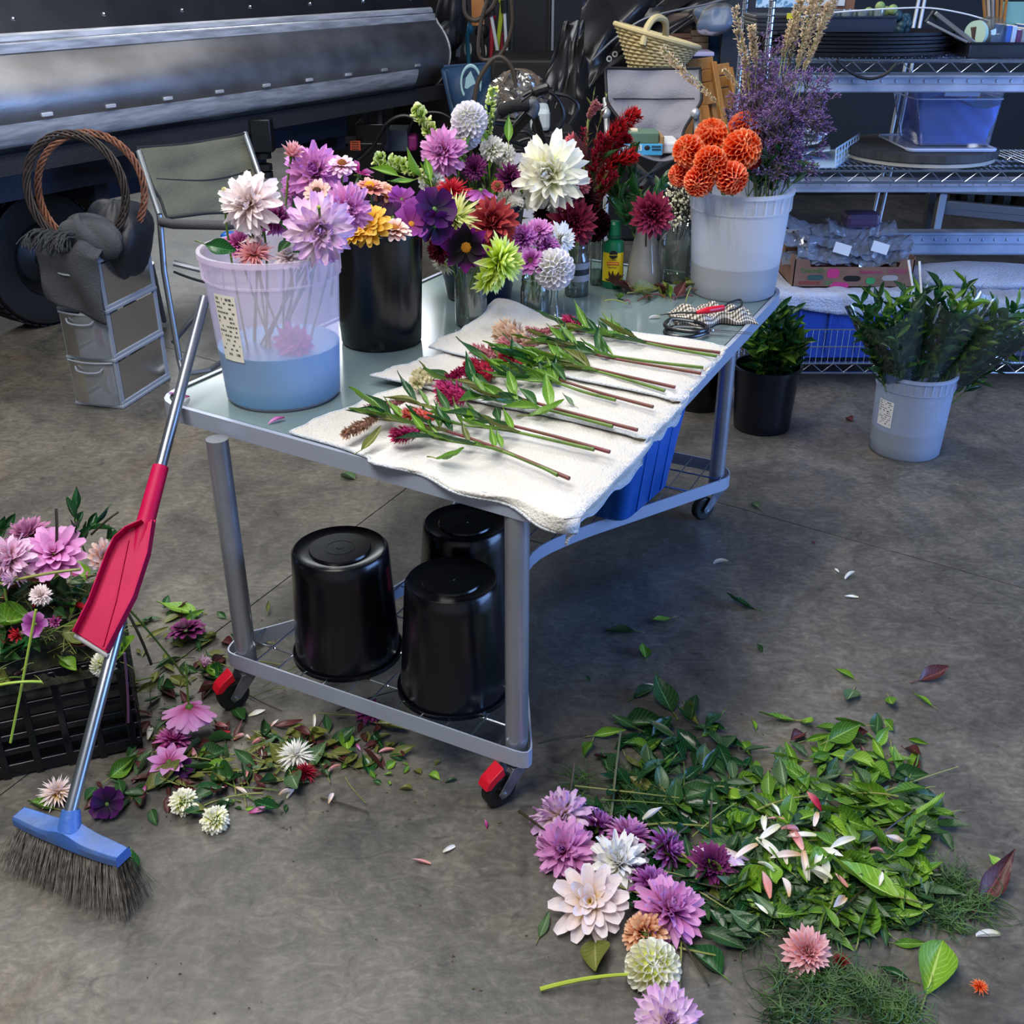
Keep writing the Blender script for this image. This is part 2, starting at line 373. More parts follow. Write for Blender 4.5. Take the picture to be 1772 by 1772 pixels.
LP = rcorner(LQ, [.03, .045, .05, .12, .2, .1, .1, .1, .05, .05, .05, .04, .1, .12, .1, .1, .04], 4)
part('shelf_frame', ribbon(LP, ZL - .042, ZL, .004), STEELB, tbl, label='blue grey steel band around the wire shelf')
def inside(poly, p):
    c = False; k = len(poly)
    for i in range(k):
        a, b = poly[i], poly[i - 1]
        if (a.y > p.y) != (b.y > p.y) and p.x < (b.x - a.x) * (p.y - a.y) / (b.y - a.y) + a.x: c = not c
    return c
def scan(poly, o, d, step=.01):
    segs = []; st = None; p = o.copy()
    for i in range(400):
        q = o + d * (i * step); ins = inside(poly, q)
        if ins and st is None: st = q
        if not ins and st is not None: segs.append((st, o + d * ((i - 1) * step))); st = None
    return segs
dB = V((.43, .90, 0)).normalized(); dA = V((.886, -.464, 0)).normalized()
for i in range(26):
    o = V((-.74, 2.12, 0)) - dB * .9 + dA * (.045 * 1.0 + i * .066)
    for a, b in scan(LP, o, dB):
        part('shelf_wire', MB().tube([(a.x, a.y, ZL - .002), (b.x, b.y, ZL - .002)], .0022, 6), CHROME, tbl)
for i in range(14):
    o = V((-1.2, 2.4, 0)) + dB * (.1 + i * .13)
    for a, b in scan(LP, o, dA):
        part('cross_wire', MB().tube([(a.x, a.y, ZL - .007), (b.x, b.y, ZL - .007)], .0028, 6), CHROME, tbl)
legs = dict(nl=(-.648, 2.172), nr=(.010, 1.832), fr=(.668, 3.175), fl=(-.06, 3.55))
for k, (x, y) in legs.items():
    part('leg', MB().tube([(x, y, ZL - .05), (x, y, ZT - .03)], .0245, 24), STEELD, tbl)
    wd = V((-.72, -.5, 0)).normalized() if k != 'fr' else V((-.75, -.45, 0)).normalized()
    sd = V((-wd.y, wd.x, 0)); z0 = ZL - .05
    cst = part('caster', MB().lathe([(.001, z0 - .004), (.026, z0 - .004), (.028, z0), (.028, z0 + .006), (.001, z0 + .006)], (x, y, 0), 20), GALV, tbl, label='swivel caster')
    fk = MB(); ax = V((x, y, .040)) + wd * .047
    for s in (-1, 1):
        o = sd * s * .021
        pl = [V((x, y, z0 - .004)) + wd * -.022 + o, V((x, y, z0 - .004)) + wd * .024 + o, ax + wd * .014 + V((0, 0, .004)) + o, ax + V((0, 0, -.012)) + wd * .006 + o, ax + wd * -.012 + V((0, 0, -.006)) + o]
        fk.slab(pl, sd * s * .0025)
    fk.obox(V((x, y, z0 - .007)), wd * .05, sd * .044, V((0, 0, .005)))
    part('fork', fk, GALV, cst, bevel=.001)
    Mw = frame(sd); ww = MB().lathe([(.008, -.013), (.034, -.014), (.0395, -.01), (.040, 0), (.0395, .01), (.034, .014), (.008, .013)], ax, 28, Mw.to_3x3())
    part('wheel', ww, RUBBER, cst)
    part('axle_bolt', MB().tube([ax - sd * .027, ax + sd * .027], .005, 8), CHROME, cst)
    if k in ('nl', 'nr'):
        br = MB(); c0 = ax + wd * .010 + V((0, 0, .046))
        pr_ = [(c0 + wd * -.012 + V((0, 0, .022))), (c0 + wd * .012 + V((0, 0, .006))), (c0 + wd * .026 + V((0, 0, -.004))), (c0 + wd * .034 + V((0, 0, -.022))), (c0 + wd * .020 + V((0, 0, -.024))), (c0 + wd * .004 + V((0, 0, -.01))), (c0 + wd * -.016 + V((0, 0, 0)))]
        br.slab([p - sd * .017 for p in pr_], sd * .034); part('brake_pedal', br, REDP, cst, label='red brake pedal', bevel=.0015)

# ------------------------------------------------------------------ buckets and pails
def pail(name, x, y, z, r0, r1, h, m, label, cat='bucket', group=None, liquid=None, lh=0, ribs=0, flip=False, ring=True, thick=.003, skirt=.045):
    rt = root(name, (x, y, z), label, cat, group)
    f = (lambda t: t) if not flip else (lambda t: h - t)
    def rr(t): return r0 + (r1 - r0) * t / h
    pr = [(.001, 0), (r0 * .62, 0), (r0 * .64, .004), (r0 * .9, .004), (r0 * .95, 0), (r0, .006)]
    if not flip: pr = [(.001, .006), (r0 * .9, .006), (r0 * .95, 0), (r0, .006)]
    pr += [(rr(h * t), h * t) for t in (.15, .3, .45, .6, .75, .88)]
    pr += [(r1, h - .004), (r1 + .004, h - .002), (r1 + .005, h - .010), (r1 + .007, h - .010), (r1 + .007, h + .001), (r1 - .002, h + .001), (r1 - thick, h - .004)]
    pr += [(rr(h * t) - thick, h * t) for t in (.7, .4, .1)] + [(r0 * .9, .01), (.001, .01)]
    part('body', MB().lathe([(a, z + f(b)) for a, b in pr], (x, y, 0), 56), m, rt, sharp=50)
    if flip:
        part('base_ring', MB().lathe([(r0 * .28, z + h - .0045), (r0 * .28, z + h + .0005), (r0 * .31, z + h + .0005), (r0 * .31, z + h - .0045)], (x, y, 0), 32), m, rt)
        part('base_nub', MB().lathe([(.001, z + h + .001), (r0 * .07, z + h + .001), (r0 * .09, z + h - .003)], (x, y, 0), 16), m, rt)
    if ribs:
        for i in range(ribs):
            g = 2 * PI * i / ribs; c = V((math.cos(g), math.sin(g), 0))
            if c.y > .35: continue
            mb = MB(); mb.obox(V((x, y, z + h - .01 - skirt / 2)) + c * (rr(h - skirt / 2) + .0015), c * .006, V((-c.y, c.x, 0)) * .0022, (0, 0, skirt)); part('rib', mb, m, rt)
        part('skirt_ring', MB().lathe([(rr(h - skirt - .012), z + h - skirt - .012), (rr(h - skirt) + .0035, z + h - skirt - .012), (rr(h - skirt) + .0035, z + h - skirt - .008), (rr(h - skirt), z + h - skirt - .008)], (x, y, 0), 56), m, rt)
    if liquid:
        part('water', MB().lathe([(.001, z + .008), (r0 - .0012, z + .008), (rr(lh) - .0012, z + lh), (.001, z + lh)], (x, y, 0), 48), liquid, rt)
    return rt
def pailmat(name, col, trans=.3, body='#dfe2ee', rough=.35):
    m, nt, b = newmat(name); N = nt.nodes; L = nt.links
    b.inputs['Base Color'].default_value = hx(body); b.inputs['Roughness'].default_value = rough
    tl = N.new('ShaderNodeBsdfTranslucent'); tl.inputs[0].default_value = hx(body)
    t = N.new('ShaderNodeBsdfTransparent'); t.inputs[0].default_value = hx(col)
    a = N.new('ShaderNodeMixShader'); a.inputs[0].default_value = .4; L.new(b.outputs[0], a.inputs[1]); L.new(tl.outputs[0], a.inputs[2])
    c = N.new('ShaderNodeMixShader'); c.inputs[0].default_value = trans; L.new(a.outputs[0], c.inputs[1]); L.new(t.outputs[0], c.inputs[2])
    L.new(c.outputs[0], N['Material Output'].inputs[0]); return m
def wraplabel(rt, name, x, y, z0, z1, r, a0, a1, m, h, r0, r1, rows=10, ink=None, lab=None):
    rr = lambda z: r0 + (r1 - r0) * z / h
    base = rt.location.z
    P = lambda u, v, o: V((x + (rr(z0 + (z1 - z0) * v) + o) * math.cos(a0 + (a1 - a0) * u), y + (rr(z0 + (z1 - z0) * v) + o) * math.sin(a0 + (a1 - a0) * u), base + z0 + (z1 - z0) * v))
    lb = part(name, MB().grid(lambda u, v: P(u, v, .0015), 10, 2), m, rt, label=lab)
    if ink:
        mb = MB(); q = random.Random(3)
        for i in range(rows):
            v = .96 - .9 * i / rows; u = .08
            while u < .9:
                wd = q.uniform(.03, .12); e = min(u + wd, .93)
                if q.random() < .35: u = e + .06; continue
                mb.grid(lambda s, t, u=u, e=e, v=v: P(u + (e - u) * s, v - .024 * t * (1.5 if i in (0, 4, rows - 1) else 1), .0022), 2, 1); u = e + .03
        part('print', mb, ink, lb)
    return lb
INK = mat('ink', '#1b1b1d', .7); PAPER = mat('paper_label', '#e4e0d2', .6)
def caman(x, y, off=0): # angle of the side that faces the camera
    return math.atan2(-y, -x) + off
PA = (-.535, 2.375); PB = (-.348, 2.765); PCc = (-.10, 3.19); PL = (.674, 3.234)
a_pail = pail('translucent_pail', *PA, ZT, .131, .151, .341, pailmat('lilac_white_pail', '#fdfaff', .64, '#ece4f2'), 'big translucent white pail with bright blue water and pink dahlias', liquid=mat('blue_water', '#0080b0', .3, col2='#0090bc', scale=6), lh=.125, ribs=30)
c = caman(*PA)
wraplabel(a_pail, 'paper_label', *PA, .118, .268, 0, c - 1.03, c - .60, PAPER, .341, .131, .151, ink=mat('soft_ink', '#5a5a58', .7), rows=13, lab='cream paper label with fine print')
b_buck = pail('black_flower_bucket', *PB, ZT, .106, .120, .298, BLACKP, 'glossy black bucket of zinnias and purple cosmos on the table')
c_buck = pail('dark_blue_bucket', *PCc, ZT, .098, .138, .28, mat('dark_blue_plastic', '#0a1428', .3), 'dark navy bucket standing behind the mason jars')
l_pail = pail('white_pail', *PL, ZT, .126, .146, .31, pailmat('white_pail_plastic', '#f4f7fb', .42, '#e8ebf2'), 'tall white pail of orange dahlias at the far table corner', liquid=mat('grey_water', '#5d6670', .4), lh=.095, ribs=30)
for nm, x, y, lb in (('M', -.398, 2.172, 'upturned black bucket with wet shiny base at the left of the wire shelf'), ('N', -.132, 2.03, 'upturned black bucket at the right front of the wire shelf, next to the steel leg'), ('O', -.112, 2.30, 'upturned black bucket with a pink sticker behind the other two')):
    r_ = pail('upturned_bucket', x, y, ZL, .104 if nm != 'M' else .112, .126, .285, BLACKP, lb, group=None, flip=True)
    if nm == 'O':
        c = caman(x, y); PK = mat('pink_sticker', '#d8487c', .6)
        wraplabel(r_, 'price_sticker', x, y, .12, .19, 0, c - 1.28, c - .92, PK, .285, .126, .104, rows=4, ink=INK, lab='pink price sticker')
s_pail = pail('white_floor_pail', 1.478, 3.716, 0, .127, .137, .315, pailmat('white_pail_plastic_b', '#f2f6fb', .5, '#ccd6ea'), 'white pail of cellophane-wrapped greenery on the floor', liquid=mat('grey_water_b', '#66707a', .4), lh=.10, ribs=30)
c = caman(1.478, 3.716); wraplabel(s_pail, 'paper_label', 1.478, 3.716, .12, .22, 0, c - .95, c - .45, mat('white_label', '#d8dbe0', .6), .315, .127, .137, ink=INK, rows=11, lab='white printed label')
r_buck = pail('black_floor_bucket', .985, 3.938, 0, .108, .124, .256, mat('black_plastic_navy', '#0a0e1c', .3), 'black bucket of leafy green stems beside the table leg')
pail('black_bucket_behind', .775, 4.17, 0, .10, .118, .25, BLACKP, 'black bucket mostly hidden behind the far right table leg')

# blue tub under the table
def tub():
    c1 = V((.335, 2.80, 0)); dx = V((.53, .85, 0)).normalized(); dy = V((-.85, .53, 0)).normalized(); LX, LY, hh = .34, .36, .34
    rt = root('blue_tub', (c1 + dx * LX / 2 + dy * LY / 2 + V((0, 0, ZL))).to_tuple(), 'deep blue plastic tub on the wire shelf under the towels', 'tub')
    def ring(z, e, o=0): 
        q = [c1 - dx * e - dy * e, c1 + dx * (LX + e) - dy * e, c1 + dx * (LX + e) + dy * (LY + e), c1 - dx * e + dy * (LY + e)]
        return [p + V((0, 0, ZL + z)) for p in rcorner(q, .05, 4)]
    mb = MB(); rs = [ring(0, -.02), ring(.012, -.008), ring(hh * .5, .012), ring(hh * .86, .028), ring(hh * .87, .038), ring(hh, .040), ring(hh, .032), ring(hh * .5, .008), ring(.012, -.014)]
    n = len(rs[0]); vs = [p for r in rs for p in r]
    fs = [(i * n + j, i * n + (j + 1) % n, (i + 1) * n + (j + 1) % n, (i + 1) * n + j) for i in range(len(rs) - 1) for j in range(n)]
    fs += [tuple(range(n))[::-1], tuple((len(rs) - 1) * n + j for j in range(n))]
    part('body', mb.add(vs, fs), BLUEP, rt, sharp=40)
    mb = MB()
    for t in (.25, .5, .75):
        for a, bb in ((c1 + dx * LX * t, -dy), (c1 + dy * LY * t, -dx)):
            p = a + V((0, 0, ZL)); mb.obox(p + bb * .006 + V((0, 0, .145)), bb * .012 + V((0, 0, .01)), bb.cross(V((0, 0, 1))) * .012, V((0, 0, .26)) + bb * .03)
    part('rib', mb, BLUEP, rt)
tub()

# ------------------------------------------------------------------ towels
TOWEL = mat('terry_towel', '#d2d0cc', .95, col2='#c6c2bb', scale=5, bump=.55, bscale=190)
TOWELB = mat('terry_towel_hem', '#ccd2da', .95, bump=.8, bscale=240)
def edge_info(p):
    # signed distance inside table (negative = outside) and nearest boundary point
    best = (9, None, None)
    for i in range(4):
        a, b = TQ[i], TQ[(i + 1) % 4]; e = b - a; t = max(0, min(1, (p - a).dot(e) / e.dot(e))); q = a + e * t; d = (p - q).length
        if d < best[0]: n = V((e.y, -e.x, 0)).normalized(); best = (d, q, n)
    return best
def towel(cs, zoff, label, wr, seed, curl=None):
    q = random.Random(seed); c = [V((x, y, 0)) for x, y in cs]; ph = [q.uniform(0, 6) for _ in range(6)]
    def fn(u, v):
        eu = u + .008 * math.sin(v * 17 + ph[0]); ev = v + .010 * math.sin(u * 13 + ph[1])
        p = (c[0] * (1 - eu) + c[1] * eu) * (1 - ev) + (c[3] * (1 - eu) + c[2] * eu) * ev
        edge = min(u, 1 - u, v, 1 - v)
        z = ZT + .006 + zoff + wr * (.5 + .5 * math.sin(u * 9 + v * 4 + ph[2])) * (.4 + .6 * math.sin(v * 7 + ph[3]) ** 2) + (.0035 if edge < .03 else 0) + .0012 * math.sin(u * 61 + v * 9) * math.sin(v * 47)
        ins = inside(TQ, p); d, bq, n = edge_info(p)
        if not ins:
            k = min(d, .18); z -= max(0, k - .008) * .97; p = bq + n * (.010 + .10 * k + .012 * math.sin(k * 30 + u * 22)); p.z = 0
        elif d < .03: z -= (.03 - d) ** 2 * 6
        if curl:
            for (cx, cy, rr_, hh) in curl:
                dd = math.hypot(p.x - cx, p.y - cy)
                if dd < rr_: z += hh * (math.cos(dd / rr_ * PI) * .5 + .5)
        return V((p.x, p.y, z))
    rt = single('hand_towel', MB().grid(fn, 90, 60), TOWEL, label, 'towel', solid=.004, sharp=180)
    hem = MB()
    for (a, b) in (((0, 0), (1, 0)), ((1, 0), (1, 1)), ((1, 1), (0, 1)), ((0, 1), (0, 0))):
        hem.tube([fn(a[0] + (b[0] - a[0]) * t / 40, a[1] + (b[1] - a[1]) * t / 40) for t in range(41)], .0036, 6)
    part('hem', hem, TOWELB, rt, sharp=180)
    return fn
towel([(-.475, 2.125), (.125, 1.675), (.335, 2.05), (-.20, 2.46)], 0, 'white terry towel nearest the camera, hanging over the front corner', .0025, 1)
towel([(-.335, 2.44), (.31, 2.05), (.445, 2.29), (-.16, 2.62)], .007, 'white terry towel in the middle, between the front and the curled one', .005, 2)
towel([(-.215, 2.635), (.405, 2.245), (.560, 2.62), (-.035, 2.965)], .014, 'white terry towel farthest back with one corner curled up', .005, 3, curl=[(-.03, 2.94, .15, .03)])
# ------------------------------------------------------------------ broom with clip-on dustpan
def broom():
    b0 = at(120, 1412, .155); b1 = aty(303, 712, 2.235); d = (b1 - b0).normalized()
    t = 0
    while True:
        p = b0 + d * t; q = p - CAM; v = 886 - FPX * q.dot(UP) / q.dot(FW)
        if v < 518 or t > 2: break
        t += .005
    rt = root('broom', (b0.x, b0.y, 0), 'push broom with grey handle and blue head leaning on the table corner', 'broom')
    part('handle', MB().tube([b0 - d * .02, b0 + d * t], .0125, 20), mat('handle_metal', '#9aa2ae', .28, .85, col2='#7f8793', scale=9, stretch=(1, 1, .1)), rt)
    hd = (at(208, 1483, .115) - at(30, 1412, .115)); hl = hd.length; hd.normalize(); side = V((-hd.y, hd.x, 0)); c = at(122, 1446, .118)
    mb = MB(); BL = mat('broom_blue', '#3a66b4', .45, col2='#4c5e7c', scale=9, bump=.2, bscale=40)
    st = []; N_ = 24
    for i in range(N_ + 1):
        x = (i / N_ - .5); zz = .010 + .014 * math.exp(-(x / .13) ** 2); wd = .024 * (1 - .25 * abs(2 * x) ** 3)
        p = c + hd * (x * hl); st.append([p - side * wd + V((0, 0, -.012)), p - side * wd + V((0, 0, .004)), p - side * wd * .8 + V((0, 0, zz)), p + side * wd * .8 + V((0, 0, zz)), p + side * wd + V((0, 0, .004)), p + side * wd + V((0, 0, -.012))])
    vs = [q for r in st for q in r]; fs = [(i * 6 + j, i * 6 + (j + 1) % 6, (i + 1) * 6 + (j + 1) % 6, (i + 1) * 6 + j) for i in range(N_) for j in range(6)] + [(0, 1, 2, 3, 4, 5), tuple(N_ * 6 + j for j in range(6))[::-1]]
    mb.add(vs, fs); hdp = part('broom_head', mb, BL, rt, label='blue plastic broom head', bevel=.001)
    part('socket', MB().tube([c + V((0, 0, .01)), b0 + d * .012], [.024, .0175], 16), BL, hdp)
    br = MB(); q = random.Random(5)
    for i in range(2300):
        x = q.uniform(-.49, .49); y = q.uniform(-.019, .019); p = c + hd * (x * hl) + side * y + V((0, 0, -.011))
        e = p + hd * (x * .07 + q.gauss(0, .007)) + side * (y * 1.5 + q.gauss(0, .008)) - side * .012; e.z = q.uniform(.0, .018)
        m_ = (p + e) / 2 + V((q.gauss(0, .003), q.gauss(0, .003), 0)); w_ = .0007
        tn = hd * w_
        br.add([p - tn, p + tn, m_ + tn, m_ - tn, e + tn * .6, e - tn * .6], [(0, 1, 2, 3), (3, 2, 4, 5)])
    part('bristles', br, mat('bristle', '#8b857e', .6, col2='#4e4a48', scale=60), rt, kind='stuff', label='long grey bristles', smooth=False)
    # dustpan clipped to the handle
    nv = V((1, 0, 0)) - d * d.x; nv.normalize(); nn = d.cross(nv)
    if nn.dot(CAM - b0) < 0: nn = -nn
    o = b0 + nn * .016
    def pp(u, v, k=0):
        r = ray(u, v); return CAM + r * ((o + nn * k - CAM).dot(nn) / r.dot(nn))
    PKP = mat('pink_dustpan', '#a8003c', .5, col2='#b40e4a', scale=8, spec=.2)
    dp = root('dustpan', pp(190, 1132).to_tuple(), 'bright pink dustpan clipped onto the broom handle', 'dustpan')
    bodyp = [(214, 925), (255, 905), (271, 900), (262, 960), (238, 1035), (187, 1131), (133, 1097), (160, 1042), (190, 962), (203, 935)]
    part('pan', MB().slab([pp(*p, -.004) for p in bodyp[::-1]], nn * .006), PKP, dp, bevel=.002)
    side_ = MB()
    def wall(pl, hgt, th):
        for a, b in zip(pl[:-1], pl[1:]):
            A, B = pp(*a, 0), pp(*b, 0); dd = (B - A).normalized(); ww = dd.cross(nn) * th
            side_.obox((A + B) / 2 + nn * hgt / 2, (B - A) * 1.01, ww, nn * hgt)
    wall([(133, 1097), (160, 1042), (190, 962), (203, 935), (222, 918), (250, 905)], .024, .003); wall([(268, 905), (260, 960), (236, 1035), (188, 1128)], .024, .004)
    part('side_wall', side_, PKP, dp, bevel=.001)
    rg = MB().tube([pp(222, 935, .004), pp(200, 1040, .004), pp(178, 1118, .004)], .002, 6); part('ridge', rg, PKP, dp)
    part('rubber_lip', MB().tube([pp(130, 1100, .0), pp(187, 1136, .0)], .0045, 8), mat('grey_lip', '#8e9094', .6), dp, label='grey rubber lip')
    s0 = b0 + d * ((pp(262, 915) - b0).dot(d)); s1 = b0 + d * ((pp(291, 805) - b0).dot(d))
    part('clip_sleeve', MB().tube([s0 - d * .06 + nn * .006, s0 + nn * .003, s1], [.012, .0195, .0175], 18), PKP, dp, label='pink sleeve around the handle')
broom()

# ------------------------------------------------------------------ flower heads (unit radius, facing +Z)
GA = 2.39996
PROF = dict(point=[.35, .75, 1, .95, .62, .06], blunt=[.4, .8, 1, 1, .9, .45], round=[.3, .7, 1, 1.05, .95, .55], spike=[.5, .9, 1, .7, .35, .03], cosmos=[.2, .6, .9, 1.1, 1.15, .95], fan=[.3, .5, .7, .9, 1, .8])
HM = {}
def petal_at(mb, az, el, base, L, W, prof, cup, bend, rows=5, cols=2, roll=0, zb=0, twist=0, wav=0):
    # el: angle from +Z axis; petal leaves the centre along that direction, inner face towards the axis
    d = V((math.sin(el) * math.cos(az), math.sin(el) * math.sin(az), math.cos(el)))
    nrm_ = V((-math.cos(el) * math.cos(az), -math.cos(el) * math.sin(az), math.sin(el)))
    x = d.cross(nrm_)
    if roll: x, nrm_ = x * math.cos(roll) + nrm_ * math.sin(roll), nrm_ * math.cos(roll) - x * math.sin(roll)
    M = Mx((x, d, nrm_)).transposed().to_4x4(); M.translation = d * base + V((0, 0, zb))
    mb.petal(M, L, W, PROF[prof], cup, bend, rows, cols, twist, wav)
def head_mesh(kind, cols, seed=0, flat=1.0):
    key = (kind, tuple(cols), seed)
    if key in HM: return HM[key]
    q = random.Random(seed * 77 + 5); mb = MB(); g = q.gauss
    if kind == 'decor':       # open pointed dahlia
        n = 96
        for i in range(n):
            t = i / (n - 1); petal_at(mb, i * GA + g(0, .08), .12 + 1.62 * t ** .8 + g(0, .07), .03 + .12 * t, .42 + .50 * t ** .6 + g(0, .035), .20 + .16 * t, 'point', .35 - .1 * t, (.5 - .6 * t) + g(0, .12), zb=.10 * (1 - t))
    elif kind == 'informal':  # big loose dahlia with long wavy petals
        n = 110
        for i in range(n):
            t = i / (n - 1); petal_at(mb, i * GA + g(0, .12), .15 + 1.85 * t ** .85 + g(0, .10), .03 + .10 * t, .45 + .55 * t ** .6 + g(0, .06), .22 + .15 * t, 'blunt' if i % 3 else 'point', .3, (.6 - 1.0 * t) + g(0, .25), twist=g(0, .5), wav=.35)
    elif kind == 'cactus':
        n = 100
        for i in range(n):
            t = i / (n - 1); petal_at(mb, i * GA + g(0, .1), .1 + 1.6 * t ** .8 + g(0, .08), .03 + .08 * t, .45 + .55 * t ** .6 + g(0, .05), .16 + .05 * t, 'spike', .6, (.35 - .45 * t) + g(0, .2))
    elif kind == 'ball':      # honeycomb ball dahlia
        n = 88
        for i in range(n):
            t = i / (n - 1); el = math.acos(1 - 1.72 * t); s = .72 + .28 * min(1, t * 5)
            petal_at(mb, i * GA, el * (1 + .06 * t) + g(0, .02), .50 * s, .48 * s, .52 * s, 'round', .85, .42 - .25 * t + g(0, .05), rows=4, cols=4)
        mb.ball((0, 0, 0), .62, 16, 10, (1, 1, .95)); k_ = 17 * 11
    elif kind == 'pompon':
        n = 130
        for i in range(n):
            t = i / (n - 1); el = math.acos(1 - 1.7 * t)
            petal_at(mb, i * GA, el + g(0, .05), .5, .42 + g(0, .06), .30, 'blunt', .6, g(-.1, .3), rows=3, cols=2, wav=.3)
    elif kind == 'single':
        for i in range(8):
            petal_at(mb, i * PI / 4 + g(0, .04), 1.38 + g(0, .07), .10, .88, .52, 'point', .12, .10 + g(0, .1), rows=8, cols=4, zb=-.01 * (i % 2))
        for i in range(8): petal_at(mb, i * PI / 4 + .4, 1.5, .10, .7, .4, 'point', .12, 0, rows=6, cols=4, zb=-.05)
    elif kind == 'zinnia':
        for lay, (n, L, el) in enumerate(((14, .80, 1.5), (13, .66, 1.3), (11, .5, 1.05))):
            for i in range(n): petal_at(mb, i * 2 * PI / n + lay * .3 + g(0, .05), el + g(0, .08), .18, L + g(0, .04), .36, 'blunt', .15, -.25 + g(0, .12), rows=5, cols=2, zb=.03 * lay, wav=.2)
    elif kind == 'open':      # few broad petals, half open dahlia with big heart
        for lay, (n, L, el) in enumerate(((12, .88, 1.55), (11, .80, 1.28), (9, .62, .95), (7, .4, .6), (6, .3, .3))):
            for i in range(n): petal_at(mb, i * 2 * PI / n + lay * .37 + g(0, .06), el + g(0, .09), .10, L + g(0, .05), .40 - .04 * lay, 'blunt', .2, .15 - .15 * lay + g(0, .12), rows=6, cols=3, zb=.02 * lay)
    elif kind == 'cosmos':
        for i in range(8): petal_at(mb, i * PI / 4 + g(0, .05), 1.3 + g(0, .12), .08, .9, .58, 'cosmos', .1, .1 + g(0, .2), rows=5, cols=4, wav=.15)
    elif kind == 'back':      # drooping open head seen from behind
        for lay, (n, L, el) in enumerate(((13, .95, 1.75), (14, .9, 2.0), (12, .75, 2.3))):
            for i in range(n): petal_at(mb, i * 2 * PI / n + lay * .3 + g(0, .06), el + g(0, .08), .08, L + g(0, .04), .36, 'blunt', -.2, -.35 + g(0, .1), rows=6, cols=2, zb=-.02 * lay)
    elif kind == 'bud':
        for i in range(14): petal_at(mb, i * GA, .25 + .25 * (i / 14), .15, .85, .55, 'round', .8, .75, rows=5, cols=3, zb=-.3)
    elif kind == 'shut':      # half closed bell of petals
        for i in range(26):
            t = i / 25; petal_at(mb, i * GA, .15 + .8 * t, .1, .9 - .1 * t, .34, 'point', .4, .35 - .4 * t + g(0, .1), rows=6, cols=2, zb=-.3)
    me = mb.mesh('flower_head', petalmat(cols), sharp=180); HM[key] = me; return me
CENM = {}
def center_mesh(kind, col, r=.2):
    key = (kind, col, r)
    if key in CENM: return CENM[key]
    m = mat('flower_eye_' + col.strip('#'), col, .7, col2=None); mb = MB(); q = random.Random(4)
    if kind == 'disc':
        mb.ball((0, 0, .02), r, 12, 6, (1, 1, .45))
        for i in range(60):
            rr = r * math.sqrt(i / 60); p = V((rr * math.cos(i * GA), rr * math.sin(i * GA), .02 + r * .42 * math.sqrt(max(0, 1 - (rr / r) ** 2)))); mb.ball(p, r * .11, 5, 3, (1, 1, 1.5))
    elif kind == 'cone':
        mb.ball((0, 0, .12), r, 12, 8, (1, 1, 1.1))
        for i in range(80):
            t = i / 80; el = math.acos(1 - t); p = V((math.sin(el) * math.cos(i * GA), math.sin(el) * math.sin(i * GA), math.cos(el) * 1.1)) * r + V((0, 0, .12)); mb.ball(p, r * .14, 5, 3)
    CENM[key] = mb.mesh('flower_center', m); return CENM[key]
CALM = None
GREENST = mat('stem_green', '#5f7f2a', .5, col2='#48641f', scale=20)
STDARK = mat('stem_dark', '#2b2320', .5, col2='#3b3a22', scale=20)
STPALE = mat('stem_pale', '#8b8f4a', .55, col2='#6f7a3c', scale=20)
STRED = mat('stem_red', '#6d2434', .5, col2='#5a3a22', scale=25)
CALG = mat('calyx_green', '#4d6b22', .55)
def calyx():
    global CALM
    if CALM is None:
        mb = MB(); mb.ball((0, 0, -.08), .16, 10, 6)
        for i in range(8): petal_at(mb, i * PI / 4, 1.75, .05, .38, .16, 'point', .2, -.3, rows=4, cols=2, zb=-.08)
        CALM = mb.mesh('calyx', CALG)
    return CALM
FCOL = dict(
    blush=['#d8b488', '#f8e8e8', '#fcf4f6'], pinkwhite=['#c8a078', '#e9b9d8', '#f1d6ec'], lilac=['#c08a8a', '#de98cf', '#d492d8'], lilacwhite=['#dcc49c', '#f6e2ee', '#dcaee2'],
    pink=['#a5306e', '#dc8ccc', '#e2a9dc'], magenta=['#8d1f5e', '#b83a8e', '#d98ac8'], purple=['#5d1a52', '#9a3f98', '#c585c8'], plum=['#2e0b26', '#5e1d50', '#8a3a7a'],
    white=['#dcdcb8', '#fbfaf6', '#fcfcfc'], cream=['#eaf07c', '#f8f7e0', '#fbfaf2'], icewhite=['#e4e6d0', '#f9f7fa', '#f4f0fa'], lemon=['#b9c22e', '#e9ec9a', '#f3f2c4'], lime=['#a9c414', '#d9ee5a', '#ecf7a8'],
    red=['#7a0d20', '#b8162c', '#d8404c'], brick=['#4a0a14', '#8e1f2c', '#c25250'], maroon=['#2a040c', '#5e1028', '#8c2a46'], black=['#0c0208', '#260814', '#3c1024'], orange=['#b81c08', '#ee4a1a', '#ff7a34', '#ffb88c'], orangered=['#a00c08', '#dc2a14', '#f46034', '#ffa880'],
    darkpurple=['#050106', '#0a020b', '#24062a', '#6a1070'], violet=['#14041e', '#320a40', '#4c1058'], cosmosp=['#7a2a6a', '#7d2a84', '#9a4aa6'], gold=['#a8640a', '#dd9c1c', '#f2cc62'], peach=['#c07838', '#e6a880', '#f4cfae'], salmon=['#a8443c', '#d98c86', '#ecb4a8'],
    palepeach=['#b86a4a', '#e7bcae', '#f3dcd2'], pinkred=['#7c1030', '#c03058', '#f29aa2'], burg=['#140208', '#6a1030', '#a83a5e'], mauve=['#6a4a2a', '#b06a9a', '#c98fb8'], pinkyellow=['#e8c030', '#f0dcd8', '#f6ecf2'], pinktip=['#e0a090', '#e9a0a4', '#f3c9d0'])
